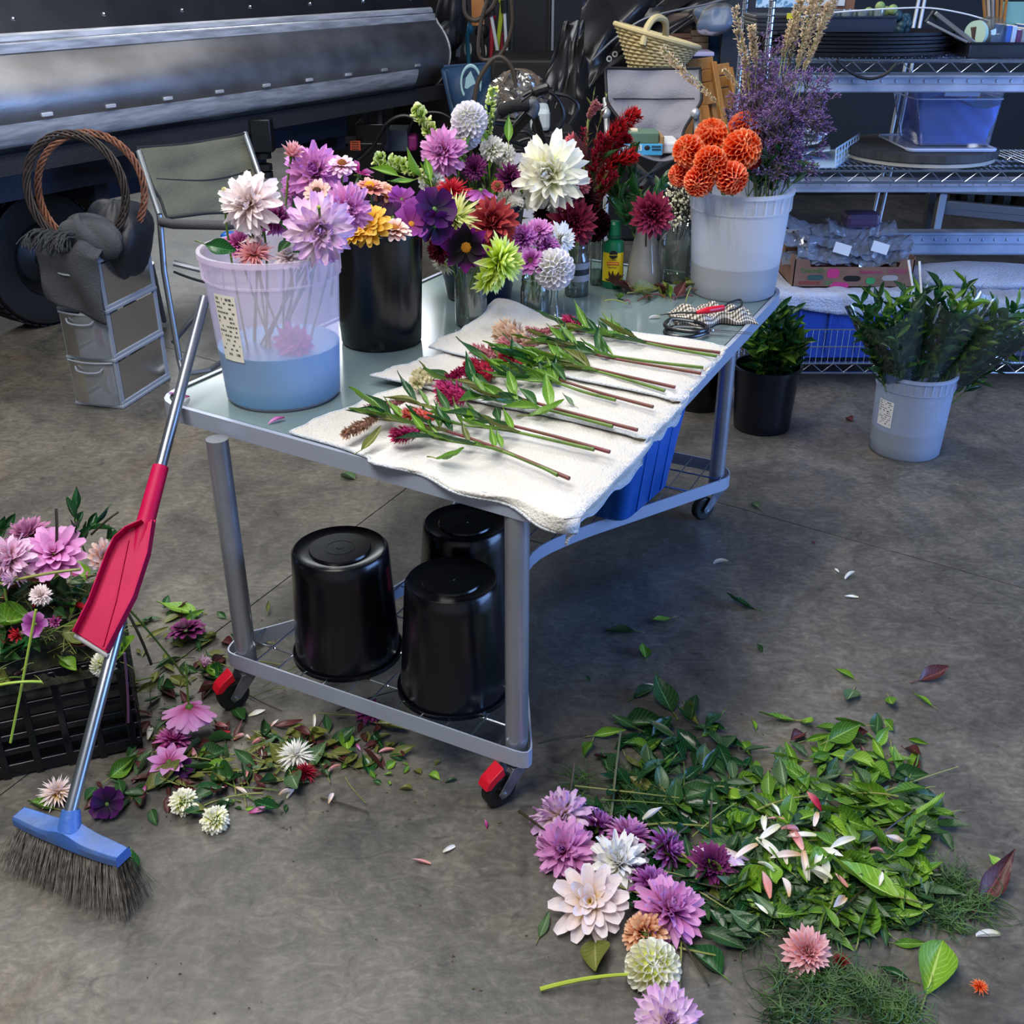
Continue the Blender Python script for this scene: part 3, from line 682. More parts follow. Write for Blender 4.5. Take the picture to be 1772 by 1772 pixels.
def flower(kind, col, u, v, rpx, y, label, n=None, stem=None, group=None, cen=None, seed=0, sq=1.0, z=None, name='dahlia', cat='flower', stemcol=None, sr=.0028, cal=True, loc=None):
    p = V(loc) if loc is not None else (at(u, v, z) if z is not None else aty(u, v, y)); r = px(rpx, p)
    if n is None: n = ((CAM - p).normalized() * 1.0 + V((rnd(-.35, .35), 0, rnd(-.05, .35))))
    n = V(n).normalized()
    rt = root(name, p.to_tuple(), label, cat, group)
    sp = rnd(0, 6.28); M = frame(n, sp, r); M = M @ Mx.Diagonal((1, 1, sq, 1))
    inst('flower_head', head_mesh(kind, FCOL[col], seed), M, rt)
    if cen: inst('flower_center', center_mesh(*cen), M, rt)
    if cal: inst('calyx', calyx(), M, rt)
    if stem is not None:
        st = V(stem); b0 = p - n * r * .1; mid = b0 - n * min(.09, (st - b0).length * .45)
        part('stem', MB().tube(bez(b0, mid, st, 8), sr, 6), stemcol or GREENST, rt)
    return rt

# ------------------------------------------------------------------ leaves
LF = dict(green=leafmat('leaf_green', '#3f6e1c', '#6b9826', '#9cc05c'), dark=leafmat('leaf_dark', '#1d3f22', '#2f5c2a', '#5c8450'), olive=leafmat('leaf_olive', '#56602a', '#747a34', '#98985a'),
          brown=leafmat('leaf_brown', '#3a1c1c', '#5a2a2e', '#7c4a44'), lime=leafmat('leaf_lime', '#5f9420', '#86b232', '#bcd878'), glossy=leafmat('leaf_glossy', '#0f3218', '#20562a', '#3f7a44', .25), sage=leafmat('leaf_sage', '#3f5c3a', '#5b7a52', '#8aa47e'))
LP_ = dict(ovate=[.05, .5, .85, 1, .95, .72, .38, .03], lance=[.08, .55, .9, 1, .85, .6, .3, .02], round=[.2, .75, 1, 1.05, .95, .7, .35, .05], broad=[.15, .8, 1, .95, .8, .55, .25, .02])
LMESH = {}
def leaf_mesh(shape, col, var=0, pet=True):
    key = (shape, col, var, pet)
    if key in LMESH: return LMESH[key]
    q = random.Random(hash((shape, var)) if False else (len(shape) * 31 + var * 7)); mb = MB(); W = dict(ovate=.46, lance=.32, round=.66, broad=.56)[shape] * q.uniform(.85, 1.15)
    y0 = .22 if pet else 0
    M = Mx.Translation((0, y0, 0)); bend = q.uniform(-1.1, .9) if var else .0; cup = q.uniform(.15, .7); tw = q.uniform(-.9, .9) if var else 0
    pr = LP_[shape]; n0 = len(mb.v); mb.petal(M, 1 - y0, W, pr, cup, bend, 9, 4, tw, .25 if var else .1)
    if pet: mb.cur = 1; mb.tube([(0, 0, .0), (0, y0 * .5, .01), (0, y0 + .02, 0)], [.014, .012, .011], 5); mb.cur = 0
    c_ = sum((p for p in mb.v), V((0, 0, 0))) / len(mb.v)
    zmin = min(p.z for p in mb.v)
    for i, p in enumerate(mb.v): mb.v[i] = p - V((0, 0, zmin))
    me = mb.mesh('leaf', [LF[col], {'brown': STRED, 'dark': GREENST}.get(col, STPALE if col != 'glossy' else GREENST)], sharp=180); LMESH[key] = me; return me
def lay(me, x, y, z, L, yaw, tilt=0, roll=0, name='fallen_leaf', label=None, cat='leaf', group=None, parent=None):
    M = Mx.Translation((x, y, z)) @ Mx.Rotation(yaw, 4, 'Z') @ Mx.Rotation(tilt, 4, 'X') @ Mx.Rotation(roll, 4, 'Y') @ Mx.Scale(L, 4) @ Mx.Translation((0, -.5, 0))
    return inst(name, me, M, parent, label, cat, group)

# petals lying loose
def petal_mesh(col, var):
    key = ('loose', col, var)
    if key in HM: return HM[key]
    q = random.Random(var + 3); mb = MB(); mb.petal(Mx.Identity(4), 1, q.uniform(.3, .5), PROF['blunt' if var % 2 else 'point'], q.uniform(.3, .8), q.uniform(-.9, .9), 7, 3, q.uniform(-.6, .6))
    zm = min(p.z for p in mb.v)
    for i, p in enumerate(mb.v): mb.v[i] = p - V((0, 0, zm))
    HM[key] = mb.mesh('petal', petalmat(FCOL[col], .1), sharp=180); return HM[key]
# ------------------------------------------------------------------ flowers in the translucent pail (left)
def inpail(P, z, k=.06): return V((P[0] + rnd(-k, k), P[1] + rnd(-k, k), z))
Sa = lambda: inpail(PA, ZT + .10, .07)
F = flower
F('informal', 'blush', 432, 352, 54, 2.33, 'large blush white dahlia at the left of the translucent pail', n=(-.35, -1, .35), stem=Sa())
F('shut', 'blush', 440, 415, 36, 2.36, 'drooping cream white dahlia below the large blush one', n=(-.1, -.5, -.8), stem=Sa(), seed=1)
F('back', 'lilacwhite', 472, 335, 42, 2.42, 'white and lilac dahlia turned away beside the blush one', n=(.35, .3, .75), stem=Sa())
F('decor', 'magenta', 476, 380, 32, 2.38, 'magenta pink dahlia hanging on its side under the white ones', n=(.7, -.5, -.3), stem=Sa(), seed=2)
F('informal', 'lilac', 545, 300, 55, 2.42, 'large lilac dahlia at the top of the translucent pail', n=(.05, -.9, .5), stem=Sa(), seed=1)
F('decor', 'lilac', 520, 335, 40, 2.45, 'lilac dahlia tucked behind the top one', n=(-.6, -.6, -.2), stem=Sa(), seed=3)
F('shut', 'pinktip', 506, 265, 32, 2.40, 'half open pink dahlia on a tall stem with green sepals', n=(.35, -.3, .8), stem=Sa())
F('zinnia', 'pinkwhite', 592, 288, 27, 2.40, 'white and pink zinnia with an orange brown cone, above the black bucket', n=(.1, -.35, .9), stem=V((-.42, 2.45, .95)), cen=('cone', '#8a4a14', .3), name='zinnia', sr=.003)
F('zinnia', 'palepeach', 550, 335, 26, 2.36, 'pale zinnia with a dark brown eye among the lilac dahlias', n=(0, -.8, .5), stem=Sa(), cen=('cone', '#4a2410', .34), name='zinnia')
F('informal', 'pink', 602, 362, 44, 2.34, 'rose pink dahlia leaning towards the black bucket', n=(.35, -1, .1), stem=Sa(), seed=2)
F('informal', 'lilacwhite', 553, 398, 62, 2.24, 'largest lilac and white dahlia drooping over the pail rim', n=(.15, -1, .15), stem=Sa(), seed=3)
F('decor', 'magenta', 585, 385, 30, 2.30, 'small magenta dahlia squeezed between two bigger pink ones', n=(.3, -.8, .4), stem=Sa(), seed=4)
F('bud', 'lemon', 388, 332, 13, 2.34, 'yellow green bud at the far left of the pail', n=(.2, -.3, .9), stem=Sa(), name='flower_bud')
F('bud', 'lime', 552, 360, 9, 2.2, 'small green bud between the pink dahlias', n=(0, -.6, .7), stem=Sa(), name='flower_bud')
F('decor', 'magenta', 412, 423, 26, 2.36, 'magenta dahlia low inside the translucent pail', n=(.1, -.6, .7), stem=Sa())
F('cactus', 'pinktip', 440, 442, 36, 2.33, 'spiky pink and white dahlia just above the pail rim', n=(.1, -.6, .8), stem=Sa())
F('decor', 'blush', 500, 448, 28, 2.36, 'pale pink dahlia low in the middle of the pail', n=(0, -.4, .9), stem=Sa(), seed=5)
F('open', 'magenta', 508, 592, 36, 2.292, 'magenta flower pressed against the inside of the pail wall', n=(0, -1, .1), cal=False, seed=6)
F('cosmos', 'magenta', 622, 302, 26, 2.5, 'deep pink petals behind the cone flower', n=(.4, .2, .8), stem=Sa(), seed=8, name='cosmos')
pt = at(372, 436, 1.075)
for (u, v, L, yaw, cc, lab) in ((378, 432, 70, -2.0, 'glossy', 'big dark green leaf lying on the pail rim'), (520, 372, 52, .4, 'glossy', 'dark green leaf behind the pink dahlias'), (495, 425, 46, 2.6, 'dark', 'dark leaf inside the pail under the pink dahlias'), (520, 432, 42, -1.2, 'glossy', 'second dark leaf inside the pail, further right'), (500, 395, 42, 1.2, 'dark', 'dark leaf between the hanging flowers')):
    p = aty(u, v, 2.30 if u < 400 else 2.34); M = frame((.1, -.75, .65), yaw, px(L, p) * 1.25, p) @ Mx.Translation((0, -.5, 0)); inst('leaf', leaf_mesh('ovate', cc, 1), M, None, lab, 'leaf')
# ------------------------------------------------------------------ black bucket of zinnias and cosmos
Sb = lambda: inpail(PB, ZT + .10, .05)
F('zinnia', 'salmon', 640, 328, 34, 2.78, 'salmon pink zinnia seen from the side with a yellow cone', n=(0, -.15, 1), stem=Sb(), cen=('cone', '#d8a010', .26), name='zinnia', sr=.0035)
F('zinnia', 'peach', 668, 338, 32, 2.84, 'peach orange zinnia behind the salmon one', n=(.6, -.3, .7), stem=Sb(), name='zinnia', sr=.0035, seed=1, cen=('disc', '#a86820', .2))
F('zinnia', 'gold', 640, 392, 42, 2.66, 'golden yellow zinnia at the rim of the black bucket', n=(-.4, -.7, .6), stem=Sb(), name='zinnia', seed=2, cen=('disc', '#b07a18', .18))
F('zinnia', 'gold', 612, 404, 32, 2.65, 'ochre zinnia hanging over the left rim of the black bucket', n=(-.3, -.4, .9), stem=Sb(), name='zinnia', seed=3, cen=('disc', '#8a5a14', .2))
F('zinnia', 'palepeach', 682, 400, 34, 2.68, 'pale peach zinnia lying flat on the rim', n=(.1, -.25, 1), stem=Sb(), name='zinnia', seed=4, cen=('cone', '#b87828', .22))
F('cosmos', 'cosmosp', 695, 345, 26, 2.82, 'lilac cosmos at the back of the black bucket', n=(.2, -.5, .8), stem=Sb(), name='cosmos')
F('cosmos', 'cosmosp', 718, 362, 22, 2.78, 'small purple cosmos behind the wide open one', n=(0, -.6, .8), stem=Sb(), cen=('disc', '#c09030', .12), name='cosmos', seed=1)
F('cosmos', 'cosmosp', 712, 388, 34, 2.72, 'wide open purple cosmos with a yellow eye', n=(0, -.8, .7), stem=Sb(), cen=('disc', '#d0902c', .16), name='cosmos', seed=2)
F('cosmos', 'violet', 680, 376, 28, 2.76, 'dark violet cosmos in the middle of the black bucket', n=(-.2, -.6, .7), stem=Sb(), name='cosmos', seed=3)
F('cosmos', 'violet', 645, 358, 26, 2.80, 'dark violet cosmos in the shade behind the gold zinnia', n=(-.3, -.4, .8), stem=Sb(), name='cosmos', seed=4)
F('cosmos', 'violet', 752, 362, 40, 2.74, 'large dark violet cosmos over the right rim of the black bucket', n=(.4, -.7, .5), stem=Sb(), name='cosmos', seed=5)
F('cosmos', 'violet', 752, 392, 34, 2.73, 'dark violet cosmos drooping below the right rim', n=(.5, -.7, -.1), stem=Sb(), name='cosmos', seed=6)
single('teal_cup', MB().lathe([(.001, 0), (.03, 0), (.036, .07), (.034, .07), (.029, .004), (.001, .004)], (-.31, 3.02, ZT + .14), 20), mat('teal_plastic', '#3fb8b8', .4), 'turquoise cup showing between the cosmos stems', 'cup')
# ------------------------------------------------------------------ dark bucket and mason jar bouquet
Sc = lambda: inpail(PCc, ZT + .08, .05); JD = (-.113, 2.902); Sd = lambda: inpail(JD, ZT + .03, .025)
JE = (.064, 2.978); Se = lambda: inpail(JE, ZT + .03, .022); JF = (.194, 3.20); Sf = lambda: inpail(JF, ZT + .03, .02)
F('ball', 'icewhite', 812, 208, 34, 3.15, 'tall white ball dahlia, topmost of the bouquet', n=(0, -1, .3), stem=Sc(), sq=.8)
F('ball', 'icewhite', 806, 232, 30, 3.17, 'lilac tinged white dahlia right under the topmost one', n=(.1, -.8, -.6), stem=Sc(), sq=.9, seed=1)
F('informal', 'pink', 766, 262, 42, 3.1, 'pink dahlia with a cream patch left of the tall white one', n=(-.3, -1, .3), stem=Sc(), seed=5)
F('pompon', 'white', 750, 318, 27, 3.1, 'white carnation-like flower beside the violet cosmos', n=(-.5, -.8, .4), stem=Sc())
F('pompon', 'white', 852, 258, 24, 3.2, 'white frilly flower left of the pair with dark stems', n=(-.3, -.8, .4), stem=Sc(), seed=1)
F('pompon', 'white', 872, 268, 22, 3.22, 'white frilly flower right of the pair with dark stems', n=(.4, -.8, .2), stem=Sc(), seed=2)
F('decor', 'plum', 820, 290, 24, 3.12, 'dark plum dahlia deep in the bouquet', n=(0, -.9, .2), stem=Sc())
F('decor', 'plum', 880, 308, 27, 3.14, 'plum dahlia above the dark bucket rim', n=(.6, -.7, .3), stem=Sc(), seed=1)
F('cactus', 'red', 782, 334, 36, 3.0, 'scarlet spiky dahlia seen from the side', n=(-.1, -.35, 1), stem=Sd())
F('back', 'purple', 832, 328, 32, 3.0, 'purple dahlia turned away in the middle of the bouquet', n=(.1, .0, 1), stem=Sd(), stemcol=STDARK)
F('back', 'magenta', 830, 362, 26, 2.98, 'dark magenta petals under the purple dahlia', n=(-.2, .1, 1), stem=Sd(), seed=2)
F('cactus', 'lemon', 787, 378, 48, 2.9, 'pale yellow cactus dahlia', n=(-.15, -.8, .5), stem=Sd(), seed=2)
F('informal', 'brick', 852, 385, 46, 2.93, 'brick red dahlia above the lime one', n=(.1, -.9, .4), stem=Sd(), seed=3)
F('single', 'darkpurple', 807, 428, 46, 2.80, 'single dark purple dahlia with a yellow eye', n=(-.1, -1, .15), stem=Sd(), cen=('disc', '#c88a18', .2))
F('decor', 'maroon', 762, 430, 27, 2.86, 'small brown red dahlia left of the dark purple one', n=(-.5, -.8, .1), stem=Sd(), seed=3)
F('pompon', 'cream', 742, 412, 15, 2.88, 'little cream flower at the left edge of the jar bouquet', n=(-.6, -.7, .3), stem=Sd(), seed=3)
F('cactus', 'cream', 768, 455, 24, 2.88, 'cream green petals under the brown red dahlia', n=(-.5, -.5, -.5), stem=Sd(), seed=4)
F('decor', 'lime', 860, 452, 48, 2.80, 'lime yellow dahlia facing right over the jar', n=(.85, -.55, .1), stem=Sd(), seed=4, sq=1.3)
F('decor', 'lime', 846, 478, 38, 2.80, 'lime yellow dahlia hanging low in front of the dark bucket', n=(.6, -.5, -.35), stem=Sd(), seed=6)
F('ball', 'white', 880, 342, 24, 3.2, 'white ball dahlia resting in the mouth of the dark bucket', n=(0, -.3, 1), seed=2)
F('ball', 'white', 892, 352, 16, 3.13, 'smaller white bloom at the rim of the dark bucket', n=(.2, -.4, 1), seed=3)
F('zinnia', 'brick', 861, 322, 12, 3.1, 'tiny brown seed head above the dark bucket', n=(0, -.7, .5), cen=('cone', '#6a4a10', .4), stem=Sc(), seed=6)
F('cosmos', 'white', 935, 286, 0.1 + 14, 3.2, 'white bloom behind the huge white dahlia', n=(0, -.7, .5), stem=Se(), seed=7, name='cosmos')
# jar E
F('decor', 'purple', 905, 412, 27, 2.94, 'violet pink dahlia at the left of the small jar', n=(-.3, -.8, .4), stem=Se(), seed=7)
F('decor', 'pink', 932, 402, 28, 2.98, 'orchid pink dahlia at the back of the small jar', n=(0, -.7, .7), stem=Se(), seed=8)
F('decor', 'purple', 945, 425, 25, 2.96, 'violet pink dahlia between the white ones and the open one', n=(.2, -.6, .6), stem=Se(), seed=9)
F('zinnia', 'purple', 918, 452, 28, 2.90, 'open purple flower with a dark eye on the small jar', n=(-.1, -.7, .6), stem=Se(), cen=('disc', '#4a2c18', .24), seed=7)
F('decor', 'white', 968, 414, 32, 3.0, 'white dahlia leaning right above the white ball', n=(.6, -.7, .2), stem=Se(), seed=10)
F('ball', 'icewhite', 959, 466, 38, 2.90, 'big white ball dahlia in front of the small jar', n=(.1, -1, .15), stem=Se(), seed=4)
# jar F and the big white one
F('informal', 'cream', 952, 302, 66, 3.12, 'huge creamy white dahlia with curling petals', n=(-.25, -1, .2), stem=Sf(), seed=4, sq=1.1)
F('informal', 'white', 962, 340, 46, 3.14, 'lower half of white curling petals under the huge dahlia', n=(.1, -.6, -.6), stem=Sf(), seed=6)
F('shut', 'pinkred', 1000, 318, 36, 3.16, 'raspberry red dahlia behind the huge white one', n=(.5, -.5, -.2), stem=Sf(), seed=1)
F('decor', 'maroon', 990, 385, 46, 3.1, 'dark wine red dahlia above the taped jar', n=(.15, -1, .1), stem=Sf(), seed=11)
F('decor', 'black', 943, 372, 22, 3.14, 'almost black dahlia behind the orchid pink one', n=(-.2, -.7, .3), stem=Sf(), seed=12)
F('ball', 'black', 1026, 388, 32, 3.28, 'almost black ball dahlia right of the wine red one', n=(.3, -.9, .1), stem=Sf(), seed=5)
F('decor', 'black', 1014, 340, 28, 3.26, 'blackish dahlia in the shade above the wine red one', n=(.1, -.8, .3), stem=Sf(), seed=13)
F('shut', 'pinkred', 992, 245, 24, 3.3, 'red and white tulip-like bloom at the top', n=(-.6, -.4, .5), stem=Sf(), seed=2)
VI = (.405, 3.275); JJ = (.514, 3.37)
F('decor', 'burg', 1128, 370, 41, 3.12, 'burgundy dahlia in front of the frosted vase', n=(.1, -1, .15), stem=inpail(VI, ZT + .04, .01), seed=14, stemcol=STDARK)
F('bud', 'black', 1110, 327, 10, 3.2, 'dark round bud above the burgundy dahlia', n=(0, -.5, .8), stem=inpail(VI, ZT + .1, .01), name='flower_bud', seed=2)
# white pail of orange ball dahlias
Sl = lambda: inpail((PL[0] - .03, PL[1]), ZT + .12, .06)
for (u, v, r, y, cc, nn, lb) in ((1231, 236, 32, 3.22, 'orange', (-.1, -.6, .8), 'orange ball dahlia at the top left of the pail'), (1288, 222, 30, 3.28, 'orangered', (.2, -.5, .8), 'red orange dahlia at the top, beside the purple statice'),
                             (1192, 262, 30, 3.15, 'orange', (-.7, -.7, .3), 'orange ball dahlia furthest left'), (1229, 282, 31, 3.08, 'orange', (0, -1, .3), 'orange ball dahlia in the middle front'),
                             (1284, 258, 36, 3.14, 'orange', (.3, -.9, .5), 'largest orange ball dahlia, right of the middle'), (1177, 303, 22, 3.16, 'orangered', (-.8, -.5, -.2), 'half hidden red orange dahlia at the lower left'),
                             (1210, 314, 28, 3.07, 'orangered', (-.3, -.8, -.35), 'orange dahlia drooping over the rim, left'), (1266, 308, 30, 3.06, 'orangered', (.3, -.9, -.2), 'red orange dahlia drooping over the rim, right'), (1303, 276, 18, 3.2, 'red', (.7, -.5, -.4), 'deep red bloom under the largest orange dahlia')):
    F('ball', cc, u, v, r, y, lb, n=nn, stem=Sl(), seed=int(u) % 3 + 6)

# ------------------------------------------------------------------ jars, vase, spray bottle
def jar(name, x, y, r, h, label, wl=.5, neck=.82, mouth=None, m=CLEAR, cat='jar', wm=WATERM):
    rt = root(name, (x, y, ZT), label, cat); n = r * neck
    pr = [(.001, .003), (r * .85, 0), (r, .008), (r, h * .68), (r * .97, h * .74), (n, h * .82), (n, h * .86), (n * 1.05, h * .87), (n, h * .885), (n * 1.05, h * .90), (n, h * .915), (n * 1.05, h * .93), (n, h * .95), (n * 1.02, h), (n * .94, h)]
    part('glass', MB().lathe([(a, ZT + b) for a, b in pr], (x, y, 0), 32), m, rt)
    part('glass_base', MB().lathe([(.001, ZT + .006), (r * .8, ZT + .006), (r * .92, ZT + .012)], (x, y, 0), 24), glassmat('glass_base', '#a9c8b0', .7, .3, .05, '#8fb29a'), rt)
    if wl: part('water', MB().lathe([(.001, ZT + .009), (r * .93, ZT + .009), (r * .94, ZT + h * wl), (.001, ZT + h * wl)], (x, y, 0), 28), wm, rt)
    return rt
jd = jar('mason_jar', *JD, .044, .178, 'clear mason jar packed with stems in front of the dark bucket', .55)
je = jar('mason_jar', *JE, .040, .115, 'small wide mason jar under the white ball dahlia', .45, .9)
jf = jar('mason_jar', *JF, .037, .155, 'mason jar wrapped with grey and black tape', .5)
for z0, z1, mm, nm in ((.085, .104, '#8d9096', 'grey_tape'), (.067, .085, '#14161c', 'black_tape'), (.048, .067, '#8d9096', 'grey_tape')):
    part(nm, MB().lathe([(.0385, ZT + z0), (.0385, ZT + z1)], (*JF, 0), 32), mat(nm, mm, .6), jf)
jar('glass_tumbler', .262, 3.32, .021, .15, 'slim clear glass standing behind the taped jar', .3, .98, cat='glass')
jar('glass_jar', *JJ, .052, .185, "clear glass jar of water with white baby's breath", .62, .80)
VM = glassmat('frosted_vase', '#c9c9c6', .45, .2, .1, '#a9a9a6')
rt = root('frosted_vase', (*VI, ZT), 'cloudy grey glass vase behind the burgundy dahlia', 'vase')
part('glass', MB().lathe([(.001, ZT + .002), (.054, ZT + .002), (.056, ZT + .01), (.050, ZT + .07), (.040, ZT + .12), (.033, ZT + .16), (.036, ZT + .19), (.034, ZT + .19), (.031, ZT + .16)], (*VI, 0), 32), VM, rt)
part('water', MB().lathe([(.001, ZT + .008), (.050, ZT + .008), (.038, ZT + .12), (.001, ZT + .12)], (*VI, 0), 24), glassmat('cloudy_water', '#b9b7ae', .5, .1, .1, '#8f8d84'), rt)
rt = root('bud_vase', (.118, 2.93, ZT), 'slender twisted clear bud vase beside the small mason jar', 'vase')
part('glass', MB().lathe([(.001, ZT + .002), (.022, ZT + .002), (.016, ZT + .03), (.009, ZT + .075), (.012, ZT + .12), (.011, ZT + .12), (.008, ZT + .075)], (.118, 2.93, 0), 20), CLEAR, rt)
def bottle():
    x, y = .311, 3.295; rt = root('spray_bottle', (x, y, ZT), 'green and yellow plant food bottle between the jars', 'bottle'); G = mat('bottle_green', '#0d6a48', .35); c = caman(x, y)
    part('body', MB().lathe([(.001, ZT), (.031, ZT), (.033, ZT + .004), (.033, ZT + .130), (.030, ZT + .140), (.016, ZT + .150), (.016, ZT + .16), (.001, ZT + .16)], (x, y, 0), 32), G, rt)
    part('cap', MB().lathe([(.020, ZT + .152), (.0205, ZT + .192), (.015, ZT + .200), (.001, ZT + .200)], (x, y, 0), 28), G, rt)
    part('collar', MB().lathe([(.022, ZT + .150), (.0225, ZT + .160), (.020, ZT + .161)], (x, y, 0), 28), mat('bottle_green_dark', '#094e38', .4), rt)
    r = .0336; P = lambda u, z, o=0: V((x + (r + o) * math.cos(c + u), y + (r + o) * math.sin(c + u), ZT + z))
    lb = part('label', MB().grid(lambda s, t: P(-1.15 + 2.3 * s, .022 + .088 * t), 16, 2), mat('yellow_label', '#e8cc14', .45), rt, label='yellow label')
    n = V((math.cos(c), math.sin(c), 0)); xd = V((-n.y, n.x, 0))
    lg = MB(); Mq = frame(n); cc = V((x, y, ZT + .106)) + n * .0345; lg.lathe([(.001, 0), (.013, 0), (.013, .001), (.001, .001)], cc, 24, Mq.to_3x3())
    part('logo_disc', lg, BLACKM, lb)
    YT = mat('print_yellow', '#e9cf30', .5); T = lambda b, z, s, m, w: text(lb, b, V((x, y, ZT + z)) + n * .0358 - xd * w, s, m, xd, (0, 0, 1))
    T('Miracle-Gro', .1035, .0062, YT, .0165); T('Indoor', .088, .0085, INK, .012)
    part('red_banner', MB().obox(V((x, y, ZT + .079)) + n * .0347, xd * .036, n * .0006, V((0, 0, .009))), REDP, lb)
    bb_ = MB()
    for i in range(9): bb_.obox(V((x, y, ZT + .079)) + n * .0352 + xd * (-.0145 + i * .0036), xd * .0024, n * .0006, V((0, 0, .004)))
    part('banner_print', bb_, YT, lb); T('Fertilizer', .0655, .0075, INK, .0145)
    q = random.Random(2); mb = MB()
    for i in range(26):
        a = q.uniform(-.55, .55); mb.petal(Mx.Translation(P(a * .7, .024, .0014)) @ Mx((xd, (V((0, 0, 1)) * math.cos(a * 1.6) + xd * math.sin(a * 1.6)), n)).transposed().to_4x4(), q.uniform(.012, .034), .007, PROF['point'], 0, 0, 3, 2)
    part('printed_plant', mb, mat('print_brown', '#3c2412', .6), lb)
bottle()

# ------------------------------------------------------------------ plumes and spikes
def plume(mb, path, r, n, q, prof='spike', wid=.16, tip=True, L=1.0):
    path = smooth_poly(path, 6); k = len(path)
    for i in range(n):
        t = q.random(); f = t * (k - 1); j = min(int(f), k - 2); p = path[j].lerp(path[j + 1], f - j); d = (path[j] - path[j + 1]).normalized()
        rad = r * (math.sin(PI * min(1, .12 + .88 * t) ** .8) ** .6 * .9 + .12)
        a = q.uniform(0, 2 * PI); o = d.orthogonal().normalized(); s = d.cross(o); rd = o * math.cos(a) + s * math.sin(a); dr = (rd * q.uniform(.6, 1.1) + d * q.uniform(.3, 1.0)).normalized()
        x = dr.cross(rd); x = x.normalized() if x.length > 1e-4 else o; nn = x.cross(dr); M = Mx((x, dr, nn)).transposed().to_4x4(); M.translation = p + rd * rad * .25
        mb.petal(M, rad * q.uniform(.6, 1.05) * L, r * wid * 2.2, PROF[prof], .3, q.uniform(-.3, .5), 2, 2 if prof != 'spike' else 1)
def leafy(rt, pts, n, L, shape, cols, q, up=None, span=(.25, .8), pet=False, el=(.5, 1.1), flatn=None):
    for i in range(n):
        t = span[0] + (span[1] - span[0]) * (i + q.uniform(0, .7)) / n; f = t * (len(pts) - 1); j = min(int(f), len(pts) - 2); p = pts[j].lerp(pts[j + 1], f - j); d = (pts[j + 1] - pts[j]).normalized()
        if flatn is not None:
            n_ = V(flatn); sd = d.cross(n_).normalized() * (1 if i % 2 else -1); a = q.uniform(*el); y = (-d * math.cos(a) + sd * math.sin(a) + n_ * q.uniform(0, .25)).normalized(); x = y.cross(n_).normalized(); x = (x + n_ * q.uniform(-.5, .5)).normalized(); z = x.cross(y).normalized(); x = y.cross(z)
        else:
            az = i * 2.4 + q.uniform(-.3, .3); o = d.orthogonal().normalized(); s = d.cross(o); rd = o * math.cos(az) + s * math.sin(az); a = q.uniform(*el); y = (d * math.cos(a) + rd * math.sin(a)).normalized(); z = (d * math.sin(a) - rd * math.cos(a)).normalized(); x = y.cross(z)
        M = Mx((x, y, z)).transposed().to_4x4(); M.translation = p - wloc(rt)
        s_ = L * q.uniform(.7, 1.15); inst('leaf', leaf_mesh(shape, q.choice(cols), q.randint(0, 3), pet), M @ Mx.Scale(s_, 4), rt)
def celosia(pl, stem, r, col, stm, label, nl=5, seed=0, Ll=.10, n=240, wid=.16, fan=False, zz=.772, sr=.0032):
    q = random.Random(seed); sp = [at(u, v, zz + dz) for u, v, dz in [(p + (0,))[:3] for p in stem]]; pp_ = [at(u, v, zz + .008) for u, v in pl]
    rt = root('cut_celosia', ((sp[0] + sp[-1]) / 2).to_tuple(), label, 'flower'); path = smooth_poly([pp_[-1]] + sp, 5)
    nl = int(nl * 1.7); r *= 1.22; n = int(n * 1.2); mb = MB(); plume(mb, pp_, px(r, pp_[0]), n, q, wid=wid, prof='spike' if not fan else 'fan'); part('plume', mb, petalmat(FCOL[col]), rt, sharp=180)
    core = MB().tube(smooth_poly(pp_, 4), [px(r, pp_[0]) * (.35 if 0 < i < 4 * (len(pp_) - 1) else .1) for i in range(4 * (len(pp_) - 1) + 1)], 8); part('plume_core', core, petalmat(FCOL[col]), rt)
    part('stem', MB().tube(path, [sr * 1.35 * (.45 + .55 * i / (len(path) - 1)) for i in range(len(path))], 7), stm, rt)
    leafy(rt, path, nl, Ll * .86, 'lance', ['green', 'green', 'olive', 'dark', 'glossy'], q, span=(.12, .60), flatn=(0, 0, 1), el=(.35, .95))
FCOL.update(tan=['#8a5a4a', '#b08a70', '#d8c0a8'], dusty=['#8a4050', '#b86a78', '#d8a0a0'], crimson=['#3c0818', '#8a1030', '#c02c44'], celmag=['#5c0a30', '#a01850', '#d04a80'], celorange=['#a02818', '#dc5a20', '#f08aa0'], combyellow=['#a8a060', '#d8cfa0', '#ecE6c8'], celred=['#4a0a12', '#a81820', '#d83038'], statice=['#4a2c58', '#7d5a92', '#b79ac6'], grassy=['#a08660', '#d4be9c', '#efe2ca'], snap=['#7a9a2a', '#c3d870', '#eef3c8'])
celosia([(596, 752), (628, 735), (655, 720)], [(690, 728), (760, 742), (850, 772), (985, 828)], 11, 'tan', STRED, 'celosia stem nearest the camera with a tan bent plume', 9, 1, .115)
celosia([(682, 754), (706, 750), (726, 748)], [(760, 760), (850, 775), (930, 805), (965, 822)], 15, 'celmag', GREENST, 'green stem with a short magenta plume under the nearest celosia', 5, 2, .10, 300)
celosia([(632, 708), (670, 700), (702, 694)], [(750, 706), (850, 728), (960, 755), (1055, 782)], 9, 'dusty', STRED, 'dark purple stemmed celosia with a thin tan plume', 6, 3, .11)
celosia([(700, 718), (725, 718), (752, 724)], [(800, 735), (880, 745), (950, 760), (1028, 778)], 13, 'celorange', GREENST, 'celosia with an orange plume and a bright green stem', 6, 4, .10, 280)
